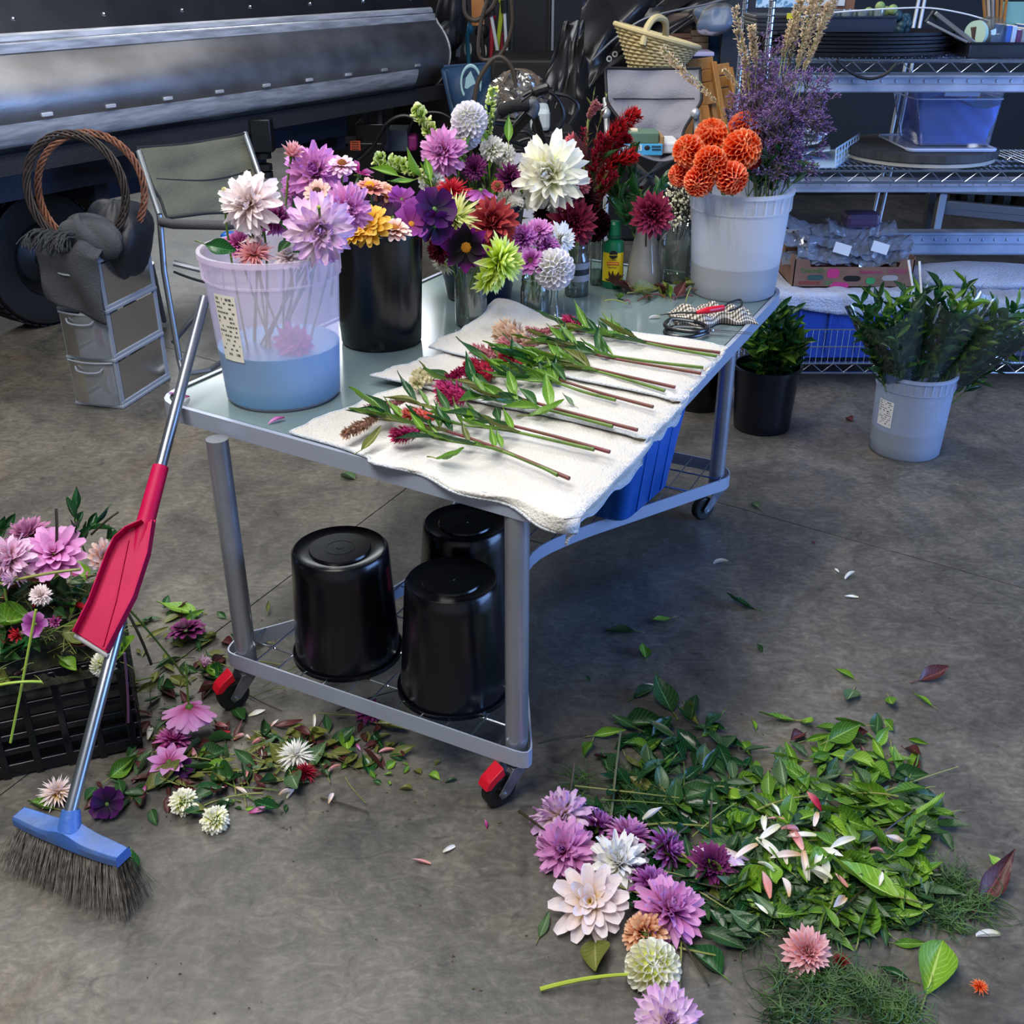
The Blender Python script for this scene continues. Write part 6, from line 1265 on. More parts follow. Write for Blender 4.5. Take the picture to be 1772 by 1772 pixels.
# wicker basket
bk = root('wicker_basket', aty(1140, 118, 6.0).to_tuple(), 'woven straw basket with a tall arched handle', 'basket'); WK = mat('straw', '#b09a68', .75, col2='#8a7346', scale=60, bump=.8, bscale=90); WKL = mat('straw_light', '#c8b888', .7)
cb_ = aty(1134, 122, 5.80); tt_ = .2
def bkf(u, v):
    a = 2 * PI * u; r = .125 + .075 * v; return cb_ + V((r * 1.05 * math.cos(a), r * .75 * math.sin(a), .14 * v + .02 - .09 * v * math.cos(a) * .6))
part('weave', MB().grid(bkf, 48, 10), WK, bk, sharp=180, solid=.008); wv = MB()
for j in range(11): wv.tube([bkf(i / 48, j / 10.) + V((math.cos(2 * PI * i / 48), math.sin(2 * PI * i / 48), 0)) * (.006 if (i + j) % 2 else -.001) for i in range(49)], .006, 4)
part('strands', wv, WKL, bk, kind='stuff', label='woven strands'); part('rim', MB().tube([bkf(i / 48, 1) for i in range(49)], .013, 8), WKL, bk)
hp = smooth_poly([aty(1112, 78, 5.66), aty(1120, 48, 5.68), aty(1134, 31, 5.72), aty(1150, 36, 5.78), aty(1152, 58, 5.84), aty(1146, 80, 5.9)], 5); part('handle', MB().tube(hp, .017, 8), WKL, bk)
# crates and totes
WD = mat('old_wood', '#5a3a26', .7, col2='#44291a', scale=14, stretch=(1, 1, 6)); wc_ = root('wooden_crate', aty(1190, 95, 6.5).to_tuple(), 'old dark wooden crate with faded printing behind the basket', 'crate')
for k in range(4): pbox('plank', 1150, 58 + k * 9, 1196, 66 + k * 9, 6.5, .02, WD, 0, 0, par=wc_, bevel=.002); pbox('end_plank', 1196, 52 + k * 11, 1226, 62 + k * 11, 6.52, .35, mat('grey_wood', '#6a5a4a', .8, col2='#54463a', scale=14) if k == 0 else bpy.data.materials['grey_wood'], 0, 0, par=wc_, bevel=.002)
GY = mat('crate_lettering', '#8a4a34', .8); text(wc_, 'ORCHARD', aty(1153, 86, 6.49), .075, GY, (1, 0, 0), (0, .3, 1)) if False else None
pbox('storage_tub', 1150, 22, 1200, 58, 6.55, .35, mat('brown_tub', '#5c5048', .5), 'taupe storage tub on top of the wooden crate', 'tub', .015); part('handle_slot', MB().obox(aty(1168, 44, 6.54), (.055, 0, 0), (0, .006, 0), (0, 0, .016)), WH, bpy.data.objects['storage_tub'])
pbox('lid_tote', 1178, 90, 1236, 98, 6.3, .35, mat('lid_lilac', '#a8a4c0', .4), 'lilac white tote lid below the wooden crate', 'lid', .006); pbox('clear_tote', 1182, 98, 1230, 122, 6.34, .3, mat('mauve_tote', '#5c4c58', .5), 'mauve grey tote under the lilac lid', 'tote', .01)
pbox('blue_tote', 1222, 42, 1272, 125, 6.6, .3, mat('petrol_tote', '#2c5c86', .5, col2='#1c3c5c', scale=3), 'petrol blue tote behind the slatted chairs', 'tote', .015)
blob('plastic_bag', aty(1238, 34, 6.4), (.13, .10, .08), glassmat('bag_film', '#c8d8e8', .45, .0, .4, '#6f86a8'), 'blue white translucent plastic bag under the tarp edge', 'bag', 12, .4)
BEE = mat('beech', '#a8763c', .5, col2='#94642f', scale=8, stretch=(6, 1, 1))
for k, (u0, v0, u1, v1, yy, lb) in enumerate(((1192, 108, 1222, 240, 5.9, 'folded slatted wooden chair at the front of the pair'), (1222, 118, 1250, 240, 6.05, 'folded slatted wooden chair at the back of the pair'))):
    wr = root('slatted_chair', aty(u1, v1, yy).to_tuple(), lb, 'chair'); sk = 12
    for e in (0, 1): part('stile', MB().beam(aty(u0 + (u1 - u0 + 12) * e, v0, yy), aty(u0 + (u1 - u0 + 12) * e + sk + 10, v1, yy - .2), .03, .03), BEE, wr, bevel=.003)
    for e in (0, 1): fq = aty(u0 + (u1 - u0 + 12) * e + sk + 10, v1, yy - .2); part('leg', MB().beam(fq, V((fq.x + .05, fq.y - .1, 0)), .03, .03), BEE, wr, bevel=.003)
    for j, t in enumerate((0, .16, .32, .46)): part('slat', MB().beam(aty(u0 + sk * t, v0 + 132 * t + 6, yy), aty(u1 + 12 + sk * t, v0 + 132 * t, yy), .02, .055), BEE, wr, bevel=.003)
    for j in range(3): part('seat_slat', MB().beam(aty(u0 + 8 + 10 * j, v0 + 75, yy - .02), aty(u0 + 18 + 10 * j, v1, yy - .2), .032, .014), BEE, wr, bevel=.002)
pbox('wooden_lath', 1186, 185, 1198, 240, 5.7, .02, BEE, 'upright wooden lath with a screw hole beside the grey chair', 'lath', .002)

# ------------------------------------------------------------------ chrome wire rack on the right and what stands on it
RY0, RY1, RX0, RX1 = 4.36, 4.86, .955, 2.75; Z1, Z2, Z0 = 1.305, .905, .115
rk = root('wire_rack', ((RX0 + RX1) / 2, 4.6, 0), 'chrome wire shelving rack along the right side', 'shelving')
for x, y in ((RX0, RY0), (RX0, RY1), (RX1, RY0), (RX1, RY1)):
    part('post', MB().tube([(x, y, 0), (x, y, 1.95)], .0125, 12), CHROME, rk); gr = MB()
    for i in range(int(1.9 / .025) if x < 1 else 0): gr.lathe([(.0125, .03 + i * .025), (.0137, .033 + i * .025), (.0125, .036 + i * .025)], (x, y, 0), 12)
    if x < 1: part('post_rings', gr, mat('post_groove', '#5a626e', .4, .8), rk, kind='stuff')
def wshelf(z, nm):
    sh = part('shelf', MB().tube([(RX0, RY0, z), (RX1, RY0, z)], .005, 8).tube([(RX0, RY1, z), (RX1, RY1, z)], .005, 8).tube([(RX0, RY0, z), (RX0, RY1, z)], .005, 8).tube([(RX1, RY0, z), (RX1, RY1, z)], .005, 8).tube([(RX0, RY0, z - .045), (RX1, RY0, z - .045)], .005, 8).tube([(RX0, RY1, z - .045), (RX1, RY1, z - .045)], .005, 8), CHROME, rk)
    zz = MB(); n = int((RX1 - RX0) / .045)
    for y in (RY0, RY1): zz.tube([(RX0 + (RX1 - RX0) * i / n, y, z - (.003 if i % 2 else .042)) for i in range(n + 1)], .0026, 6)
    part('zigzag_truss', zz, CHROME, sh); wr = MB()
    for i in range(int((RX1 - RX0) / .0255)): wr.tube([(RX0 + .0255 * i, RY0, z + .003), (RX0 + .0255 * i, RY1, z + .003)], .0018, 5)
    for j in range(1, 4): wr.tube([(RX0, RY0 + (RY1 - RY0) * j / 4, z - .002), (RX1, RY0 + (RY1 - RY0) * j / 4, z - .002)], .003, 5)
    part('shelf_wires', wr, CHROME, sh, kind='stuff')
for z in (Z1, Z2, Z0): wshelf(z, '')
lg = MB()
for i in range(70): lg.tube([(RX0 + .0255 * i, RY0 - .012, Z0), (RX0 + .0255 * i, RY0 - .012, Z0 + .15)], .0016, 5)
for z in (.0, .075, .15): lg.tube([(RX0, RY0 - .012, Z0 + z), (RX1, RY0 - .012, Z0 + z)], .0028, 6)
part('front_ledge', lg, CHROME, rk, kind='stuff', label='upright wire ledge of the bottom shelf')
RAIL = mat('alu_rail', '#b4bfd4', .4, .35, col2='#7f8ba4', scale=5)
def rail(v0, v1, y, u0=1340, x1=2.7, lab=None):
    a, b = aty(u0, v0, y), aty(u0, v1, y); zt, zb = a.z, b.z; h = zt - zb; pr_ = [(y, zt), (y, zt - h * .1), (y + .012, zt - h * .14), (y + .012, zt - h * .5), (y - .004, zt - h * .56), (y - .004, zt - h * .92), (y, zb), (y + .08, zb)]
    mb = MB(); mb.add([(x, yy, z) for x in (a.x, x1) for yy, z in [(y + .08, zt)] + pr_], [(i, i + 1, 9 + i + 1, 9 + i) for i in range(8)]); rl = part('support_rail', mb, RAIL, rk, label=lab, sharp=20)
    dm = MB(); i = 0
    while a.x + .03 + i * .055 < x1: dm.ball((a.x + .03 + i * .055, y + .011, zt - h * .34), .006, 8, 5, (.7, .5, 1.2)); i += 1
    part('rail_dimple', dm, RAIL, rl, kind='stuff')
rail(131, 160, 4.40, lab='blue lit aluminium rail'); rail(312, 333, 4.40, lab='aluminium rail under the middle shelf'); rail(403, 441, 4.95, 1360, 3.2, 'aluminium plank with round holes')
def at_s(u, v, z): return at(u, v, z)
# things on the top shelf
def lo(name, mb, m, label, cat, **k): return single(name, mb, m, label, cat, **k)
stk = aty(1465, 98, 4.6); ST = mat('black_tray', '#0d0f15', .4, col2='#141823', scale=6)
for i in range(6):
    r = .40 - .01 * (i % 2); z = Z1 + .006 + i * .0135
    single('round_tray', MB().lathe([(.001, z), (r * .92, z), (r, z + .006), (r + .004, z + .016), (r - .008, z + .016), (r * .9, z + .005), (.001, z + .005)], (0, 0, 0), 48, Mx.Diagonal((1, .55, 1))), ST, 'black oval tray, ' + ('lowest', 'second from the bottom', 'third from the bottom', 'fourth from the bottom', 'fifth from the bottom', 'topmost')[i] + ' of the stack on the top shelf', 'tray', None)
for o in [o for o in C.objects if o.name.startswith('round_tray')]: o.location.x += stk.x + .02; o.location.y += 4.62
def tray(name, u0, u1, v0, v1, y, dep, m, label, par=None, z0=None):
    a, b = aty(u0, v0, y), aty(u1, v1, y); zb = b.z if z0 is None else z0; h = a.z - zb if z0 is None else (a.z - b.z); rt = root(name, ((a.x + b.x) / 2, y + dep / 2, zb), label, 'tray'); w_ = b.x - a.x; cx = (a.x + b.x) / 2
    part('bottom', MB().box((cx, y + dep / 2, zb + .003), (w_ - .02, dep - .02, .005)), m, rt)
    for s in (0, 1): part('side', MB().box((cx, y + .004 + (dep - .008) * s, zb + h / 2), (w_, .006, h)), m, rt, bevel=.002); part('end', MB().box((a.x + w_ * s, y + dep / 2, zb + h / 2), (.006, dep, h)), m, rt, bevel=.002)
    part('rim', MB().tube([(a.x, y, zb + h), (b.x, y, zb + h), (b.x, y + dep, zb + h), (a.x, y + dep, zb + h), (a.x, y, zb + h)], .005, 6), m, rt); return rt
tray('seed_tray', 1425, 1546, 40, 66, 4.5, .26, mat('seed_tray_black', '#1c2638', .45), 'black rectangular seed tray on the oval tray stack', z0=Z1 + .088)
for i in range(7):
    x = aty(1436 + i * 14, 30, 4.6).x; single('glass_votive', MB().lathe([(.001, 0), (.017, 0), (.021, .045), (.019, .045), (.015, .004), (.001, .004)], (x, 4.6 + .03 * (i % 2), Z1 + .118), 16), glassmat('votive_%d' % i, '#d8e4e8', .6, .8, .05, '#b8c8cc') if i == 0 else bpy.data.materials['votive_0'], 'small clear glass votive in the seed tray', 'glass', 'glass votives in the black seed tray')
GB = mat('green_ball', '#6f8a54', .6, col2='#8aa06a', scale=30); TB = mat('teal_ball', '#1c3c4c', .5, col2='#28505e', scale=30); q = random.Random(6)
for i, (u, v) in enumerate(((1503, 22), (1523, 12), (1533, 20), (1545, 17), (1515, 30), (1548, 28), (1553, 27), (1562, 34), (1568, 32), (1560, 44), (1570, 42), (1550, 36), (1556, 52), (1566, 52))):
    m = GB if i < 6 else TB; p = aty(u, v, 4.66 + .02 * (i % 3)); single('moss_ball', MB().ball(p, .020, 12, 8), m, ('green' if i < 6 else 'dark teal') + ' felt ball in the cluster behind the seed tray', 'ball', ('green' if i < 6 else 'teal') + ' balls behind the seed tray')
t2 = tray('black_crate', 1680, 1790, 76, 101, 4.42, .3, ST, 'shallow black crate at the right end of the top shelf', z0=Z1 + .004)
rt = root('glass_jar', aty(1716, 72, 4.5).to_tuple(), 'clear glass jar lying on its side with a pale green lid', 'jar'); c0, c1 = aty(1690, 58, 4.48), aty(1735, 52, 4.58); ax = (c1 - c0).normalized(); Mq = frame(ax).to_3x3()
part('glass', MB().lathe([(.03, 0), (.05, .02), (.056, .05), (.05, .12), (.001, .125)], c0, 24, Mq), CLEAR, rt); part('lid', MB().lathe([(.001, -.012), (.046, -.012), (.046, .006), (.03, .006)], c0, 24, Mq), mat('mint_lid', '#a8c4b8', .4), rt)
for i, (c_, hgt) in enumerate((('#2c5cb8', .10), ('#a8c0dc', .098), ('#5c2a5c', .085), ('#7c8a9a', .09), ('#2c4c8a', .10))):
    x = aty(1744 + i * 9, 60, 4.5).x; bk_ = root('book', (x, 4.56, Z1 + .012), ('bright blue', 'pale blue', 'plum', 'grey blue', 'navy')[i] + ' book standing at the right end of the top shelf', 'book'); part('cover', MB().box((x, 4.56, Z1 + .012 + hgt / 2), (.018, .14, hgt)), mat('book_%d' % i, c_, .6), bk_, bevel=.002); part('pages', MB().box((x, 4.562, Z1 + .014 + hgt / 2), (.013, .138, hgt)), PAPER, bk_)
pbox('green_folder', 1738, 3, 1775, 72, 4.62, .01, mat('sea_green', '#6a9a90', .5), 'sea green folder standing behind the books', 'folder', .002)
for i in range(6):
    a, b = aty(1702 + i * 8, -6 + 3 * (i % 3), 4.6), aty(1706 + i * 6, 50, 4.62); b.z = max(b.z, Z1 + .03); single('wooden_stick', MB().tube([b, a], .006, 6), [BEE, mat('stick_pale', '#b8a890', .6), mat('stick_grey', '#8a8480', .6)][i % 3] if i < 3 else BEE, ('grey brown', 'pale', 'dark tan', 'tan', 'thin tan', 'last tan')[i] + ' stick standing in the cup behind the jar', 'stick')
for i in range(3): single('small_carton', MB().obox(aty(1683 + i * 9, 58, 4.5), (.02, 0, .006), (0, .06, 0), (.012, 0, -.05)), mat('carton_%d' % i, ('#4a3432', '#9a8a78', '#7a6650')[i], .7), ('dark maroon', 'beige', 'tan')[i] + ' little carton leaning beside the lying jar', 'carton', bevel=.002)
rt = root('stapler_arm', aty(1640, 60, 4.5).to_tuple(), 'grey metal channel tool propped open on the top shelf', 'tool'); part('arm', MB().beam(aty(1618, 22, 4.5), aty(1685, 74, 4.46), .03, .016), mat('tool_grey', '#8a8e94', .35, .8), rt, bevel=.003); part('base', MB().beam(aty(1604, 38, 4.5), aty(1680, 76, 4.46), .03, .010), STEELD, rt, bevel=.003); part('end_plate', MB().slab([aty(1616, 18, 4.5), aty(1603, 38, 4.5), aty(1624, 42, 4.5)], (0, .02, 0)), mat('tool_dark', '#2c2f34', .4, .6), rt)
hose('white_wire', [(1385, 29), (1450, 21), (1540, 15), (1610, 14), (1670, 24), (1712, 36)], 4.5, .0028, WH, 'thin white wire arching over the top shelf', 'wire')
hose('black_strap', [(1448, 104), (1470, 124), (1500, 136), (1530, 130), (1552, 110)], 4.33, .006, BLACKM, 'black strap loop hanging from the top shelf', 'strap')
for i in range(5): pbox('folded_bag', 1308 + i, 26 + i * 7, 1384 - 2 * i, 33 + i * 7, 4.5, .25, mat('bag_dark_%d' % (i % 2), ('#2a2c30', '#15161a')[i % 2], .5, bump=.4, bscale=20), 'dark folded plastic bag, ' + ('topmost', 'second', 'third', 'fourth', 'lowest')[i] + ' of the stack left of the oval trays', 'bag', .004)
pbox('yellow_tag', 1363, 23, 1384, 33, 4.48, .01, mat('yellow_tag', '#d8cc20', .5), 'bright yellow tag on the dark bags', 'tag', .001)
pbox('corkboard', 1405, -40, 1477, 24, 4.85, .02, mat('cardboard_tan', '#8a6248', .8, col2='#7a5440', scale=12), 'brown board with a white sheet behind the top shelf', 'board', .002); part('sheet', MB().box(aty(1440, -10, 4.84), (.11, .004, .085)), WH, bpy.data.objects['corkboard'])
pbox('printed_sheet', 1312, -30, 1400, 13, 4.7, .005, mat('pale_blue_print', '#b8d4e8', .5, col2='#5c8cb0', scale=60, lo=.5, hi=.52), 'white sheet with a blue pattern at the top edge', 'sheet', .001)
for i, (a, b) in enumerate((((1587, -10), (1566, 60)), ((1597, -10), (1580, 58)), ((1558, 160), (1536, 246)), ((1566, 160), (1549, 246)))):
    pass
rr_ = root('leaning_rods', aty(1538, 246, 5.0).to_tuple(), 'pair of thin grey rods leaning behind the rack', 'rods')
for u0, u1 in ((1592, 1536), (1602, 1549)): part('rod', MB().tube([aty(u0, -10, 5.15), aty(u1, 262, 4.95), aty(u1 - 38, 430, 4.9)], .008, 8), mat('rod_grey', '#9aa0a8', .4, .6) if u0 == 1592 else bpy.data.materials['rod_grey'], rr_)
# things on the middle shelf
dc = at(1625, 272, Z2 + .04); rd_ = px(134, dc)
for i, (zz, m, rs, lb) in enumerate(((Z2 + .008, mat('pale_disc', '#a8a49c', .6), .97, 'pale round board under the dark one'), (Z2 + .026, mat('dark_wood_disc', '#3a3c40', .7, col2='#26282c', scale=7, stretch=(1, 8, 1)), 1, 'dark round wooden board on the middle shelf'))):
    b_ = root('round_board', (dc.x, 4.66, zz), lb, 'board'); h = .014 if i == 0 else .03
    pls = 1 if i == 0 else 5
    if i == 0: part('board_disc', MB().lathe([(.001, zz), (rd_ * rs, zz), (rd_ * rs, zz + h), (.001, zz + h)], (dc.x, 4.66, 0), 56), m, b_)
    else:
        for k in range(pls):
            y0 = -1 + 2 * k / pls; y1 = -1 + 2 * (k + 1) / pls; pts = [(math.sqrt(max(0, 1 - t * t)), t) for t in [y0 + (y1 - y0) * j / 8 for j in range(9)]]; poly = [(dc.x + rd_ * a, 4.66 + rd_ * (b + (.004 if j == 0 else -.004 if j == 8 else 0))) for j, (a, b) in enumerate(pts)] + [(dc.x - rd_ * a, 4.66 + rd_ * (b + (.004 if j == 0 else -.004 if j == 8 else 0))) for j, (a, b) in list(enumerate(pts))[::-1]]
            part('plank', MB().prism(poly, zz, zz + h), m, b_)
zt = Z2 + .057
def bin_():
    x0, x1 = aty(1592, 262, 4.5).x, aty(1716, 262, 4.5).x; X0, X1 = aty(1580, 170, 4.5).x, aty(1738, 180, 4.5).x; hh = .225; rt = root('clear_bin', ((x0 + x1) / 2, 4.66, zt + .014), 'clear plastic bin filled with bright blue material', 'bin'); Y0, Y1 = 4.5, 4.80
    pf_ = lambda x0, x1, y0, y1, z: [V((x0, y0, z)), V((x1, y0, z)), V((x1, y1, z)), V((x0, y1, z))]
    lo_, hi_ = rcorner(pf_(x0, x1, Y0 + .02, Y1 - .02, zt + .014), .02, 3), rcorner(pf_(X0, X1, Y0 - .01, Y1 + .01, zt + hh), .03, 3); n = len(lo_); part('wall', MB().add(lo_ + hi_, [(i, (i + 1) % n, n + (i + 1) % n, n + i) for i in range(n)]), CLEARP, rt)
    part('rim', MB().tube(hi_ + [hi_[0]], .007, 8), mat('bin_rim', '#a9b8dc', .3), rt); part('rim_lower', MB().tube([lo_[i].lerp(hi_[i], .84) for i in range(n)] + [lo_[0].lerp(hi_[0], .84)], .003, 6), bpy.data.materials['bin_rim'], rt)
    part('latch', MB().box(((X0 + X1) / 2, Y0 - .018, zt + hh - .01), (.14, .012, .022)), bpy.data.materials['bin_rim'], rt, bevel=.003)
    BM = mat('blue_fabric', '#1f5ad0', .7, col2='#3c7ae8', scale=6, bump=.4, bscale=14); cx, cy = (x0 + x1) / 2, (Y0 + Y1) / 2; q = random.Random(2)
    mb = MB(); mb.grid(lambda u, v: V((x0 + .012 + (x1 - x0 - .024) * u - .012 + .024 * v * (u - .5) * 2 + .012 * v * (u - .5), Y0 + .026 - .018 * v + .006 * math.sin(u * 17 + v * 11), zt + .02 + .155 * v + .02 * math.sin(u * 6) * v)), 24, 14); mb.grid(lambda u, v: V((x0 + .01 + (x1 - x0 - .02) * u, Y0 + .012 + (Y1 - Y0 - .03) * v, zt + .173 + .02 * math.sin(u * 6) + .01 * math.sin(v * 9 + u * 4))), 20, 10)
    mb.grid(lambda u, v: V((x0 + .016 + .004 * math.sin(u * 9 + v * 5) - .010 * v, Y0 + .02 + (Y1 - Y0 - .05) * u, zt + .02 + .155 * v)), 12, 10); single('blue_fabric', mb, BM, 'crumpled bright blue fabric inside the clear bin', 'fabric', sharp=180)
    ld = root('bin_lid', ((x0 + x1) / 2, 4.6, zt), 'translucent white bin lid under the clear bin', 'lid'); part('plate', MB().prism(rcorner(pf_(aty(1570, 270, 4.45).x, aty(1722, 270, 4.45).x, 4.44, 4.84, 0), .03, 4), zt, zt + .010), glassmat('lid_white', '#d0d8e8', .3, .2, .2, '#b4c0dc'), ld, bevel=.003); part('lid_rim', MB().tube([p + V((0, 0, zt + .008)) for p in rcorner(pf_(aty(1570, 270, 4.45).x, aty(1722, 270, 4.45).x, 4.44, 4.84, 0), .03, 4)], .007, 6), bpy.data.materials['bin_rim'], ld)
bin_()
wt = root('lattice_tray', aty(1440, 290, 4.45).to_tuple(), 'pale blue lattice sided tray heaped with white packets', 'tray'); PB_ = mat('pale_blue_plastic', '#a9c4e0', .4); a, b, c_, d_ = aty(1447, 258, 4.42), aty(1487, 232, 4.75), aty(1445, 291, 4.42), aty(1483, 262, 4.75)
la = MB()
for i in range(9): t = i / 8; la.beam(a.lerp(b, t), c_.lerp(d_, t), .004, .006, (0, 1, 0))
for i in range(4): t = i / 3; la.beam(a.lerp(c_, t), b.lerp(d_, t), .004, .006)
part('lattice_side', la, PB_, wt, kind='stuff'); part('tray_floor', MB().slab([c_, d_, d_ + V((-.45, .05, 0)), c_ + V((-.45, .0, 0))], (0, 0, .006)), PB_, wt)
q = random.Random(12)
for i in range(9):
    p = V((c_.x - .05 - .30 * q.random(), 4.50 + .2 * q.random(), Z2 + .03 + .012 * i)); y_ = q.uniform(-.6, .6); single('paper_packet', MB().obox(p, V((math.cos(y_), math.sin(y_), q.uniform(-.3, .3))) * .13, V((-math.sin(y_), math.cos(y_), 0)) * .1, (0, 0, .006)), mat('packet_%d' % i, ('#c8d4e4', '#b4c8e0', '#d8dce4')[i % 3], .5) if i < 3 else bpy.data.materials['packet_%d' % (i % 3)], 'pale blue white packet in the lattice tray', 'packet', 'packets in the lattice tray', bevel=.001)
# bottom shelf: totes, towels, raspberry box
def tote(name, x0, x1, z0, z1, y0, y1, m, label):
    rt = root(name, ((x0 + x1) / 2, (y0 + y1) / 2, z0), label, 'tote'); part('body', MB().prism(rcorner([V((x0, y0, 0)), V((x1, y0, 0)), V((x1, y1, 0)), V((x0, y1, 0))], .03, 4), z0, z1), m, rt, bevel=.006); part('rim', MB().prism(rcorner([V((x0 - .01, y0 - .012, 0)), V((x1 + .01, y0 - .012, 0)), V((x1 + .01, y1 + .01, 0)), V((x0 - .01, y1 + .01, 0))], .035, 4), z1 - .035, z1), m, rt, bevel=.004)
    for i in range(5): part('rib', MB().box((x0 + (x1 - x0) * (i + .5) / 5, y0 - .004, (z0 + z1) / 2), (.012, .01, (z1 - z0) * .8)), m, rt, bevel=.002)
TB1 = mat('royal_blue_tote', '#1d45a8', .4, col2='#1a3f98', scale=10, bump=.25, bscale=120)
tote('blue_tote', 1.02, 1.66, Z0 + .006, .395, 4.40, 4.84, TB1, 'royal blue tote on the bottom rack shelf under a towel'); tote('blue_tote', 1.70, 2.40, Z0 + .006, .36, 4.42, 4.84, mat('slate_tote', '#3c4660', .5), 'slate coloured tote at the right of the bottom shelf')
TWB = mat('pale_towel', '#b9c2d8', .95, col2='#a9b0c4', scale=6, bump=.9, bscale=140)
def shelf_towel(x0, x1, z, y0, y1, hang, label, seed):
    q = random.Random(seed); ph = [q.uniform(0, 6) for _ in range(4)]
    def fn(u, v):
        L = v * (y1 - y0 + hang); x = x0 + (x1 - x0) * u + .01 * math.sin(v * 9 + ph[0]); w_ = .006 * math.sin(u * 14 + ph[1] + v * 5) + .004 * math.sin(u * 33 + v * 8)
        hb = hang * (.8 + .3 * math.sin(u * 5 + ph[2])); L2 = L - hang
        if L2 < 0: return V((x, y0 - .016 - abs(w_), z - hb * (-L2 / hang)))
        return V((x, y0 - .016 + L2, z + .006 + abs(w_)))
    single('shelf_towel', MB().grid(fn, 50, 40), TWB, label, 'towel', sharp=180, solid=.004)
shelf_towel(1.00, 1.68, .398, 4.40, 4.88, .075, 'pale towel over the blue tote under the cardboard box', 1); shelf_towel(1.70, 2.40, .365, 4.42, 4.95, .06, 'pale towel folded over the right tote', 2)
blob('folded_towel', (2.06, 4.70, .40), (.33, .16, .05), TWB, 'thick rolled towel on the right tote', 'towel', 21, .12)
def rasp():
    y = 4.47; A, B_, D_, E = aty(1384, 406, y + .0), aty(1590, 428, y), aty(1374, 466, y), aty(1577, 479, y); zo = .404 - min(D_.z, E.z); up = V((0, 0, .1)); xd = V((E.x - D_.x, 0, 0)); base = V((D_.x, y, .408)); rt = root('cardboard_box', (base + xd / 2).to_tuple(), 'open cardboard raspberry box with pink and green print, full of clear sleeves', 'box'); KB = mat('kraft_box', '#7c5c4c', .85, col2='#6e5144', scale=20)
    w_ = xd.length; hh = .100; P = lambda u, z, o=0: V((base.x + w_ * u, y - o, base.z + z))
    part('front_wall', MB().slab([P(0, 0), P(1, 0), P(1.015, hh + .02), P(.90, hh + .02), P(.88, hh - .012), P(.14, hh - .012), P(.12, hh + .02), P(-.015, hh + .02)], (0, .005, 0)), KB, rt)
    part('back_wall', MB().slab([P(0, 0, -.30), P(1, 0, -.30), P(1.015, hh, -.30), P(-.015, hh, -.30)], (0, .005, 0)), KB, rt)
    for u in (0, 1): part('end_wall', MB().slab([P(u, 0), P(u, 0, -.3), P(u, hh + .03, -.3), P(u, hh + .03, -.2), P(u, hh - .01, -.18), P(u, hh - .01, -.08), P(u, hh + .03, -.06), P(u, hh + .03)], (.005, 0, 0)), KB, rt)
    part('box_floor', MB().box(P(.5, .004, -.15), (w_, .3, .005)), KB, rt)
    def oval(u, z, rx, rz, m, nm='slot', o=.0015, lab=None): part(nm, MB().slab([P(u, z, o) + V((rx * math.copysign(abs(math.cos(a)) ** .5, math.cos(a)), 0, rz * math.sin(a))) for a in [2 * PI * i / 24 for i in range(24)]][::-1], (0, .001, 0)), m, rt, label=lab)
    PKI, GNI = mat('berry_pink', '#b42a6c', .7), mat('leaf_print_green', '#2c8a4c', .7); DK = mat('slot_dark', '#0c0a0a', .9)
    oval(.19, .045, .034, .011, mat('slot_teal', '#2a4a48', .8)); oval(.50, .040, .036, .012, DK); oval(.82, .042, .034, .012, mat('slot_grey', '#9a9494', .6))
    oval(.335, .062, .026, .020, PKI, 'printed_berry'); oval(.40, .010, .040, .014, PKI, 'printed_berry'); oval(.66, .030, .019, .014, GNI, 'printed_leaf')
    text(rt, "Driscoll's", P(.06, .066, .002), .027, mat('print_green', '#3c7a3c', .7), (1, 0, 0), (0, 0, 1)); text(rt, 'Raspberries', P(.565, .062, .002), .020, PKI, (1, 0, 0), (0, 0, 1)); PRD = mat('print_red', '#8a3a34', .8)
    def dashes(u0, u1, z, h, m, n, sd):
        qq = random.Random(sd); mb = MB()
        for i in range(n):
            a = u0 + (u1 - u0) * i / n; mb.obox(P(a + (u1 - u0) / n * .4, z + qq.uniform(-.1, .1) * h, .0015), (w_ * (u1 - u0) / n * qq.uniform(.4, .8), 0, 0), (0, .001, 0), (0, 0, h * qq.uniform(.7, 1)))
        part('faded_print', mb, m, rt)
    dashes(.80, .95, .070, .006, PKI, 16, 1); dashes(.05, .24, .022, .014, PRD, 12, 2); dashes(.27, .34, .026, .005, GNI, 6, 3); dashes(.27, .34, .016, .005, GNI, 6, 4)
    part('print_frame', MB().tube([P(.785, .061, .0012), P(.955, .061, .0012), P(.955, .079, .0012), P(.785, .079, .0012), P(.785, .061, .0012)], .0008, 4), PKI, rt)
    q = random.Random(5); SL = glassmat('sleeve_film', '#dfe6f4', .55, 1.2, .08, '#a9b4cc')
    for i in range(17):
        c = P(.16 + .66 * (i % 6) / 5, .085 + .045 * (i // 6) + .012 * i % .03, -.12 - .03 * (i // 6)); a_ = q.uniform(-.5, .3); X = V((math.cos(a_), .2 * q.random(), math.sin(a_) * .7)).normalized()
        def fn(u, v, c=c, X=X, k=i): return c + X * (.24 * (u - .5)) + V((0, 1, .25)) * (.10 * (v - .5)) + V((0, 0, .014 * q.random() + .028 * math.sin(PI * v)))
        single('plastic_sleeve', MB().grid(fn, 14, 7), SL, 'crinkled clear plastic sleeve heaped in the raspberry box', 'sleeve', 'clear sleeves in the raspberry box', smooth=False)
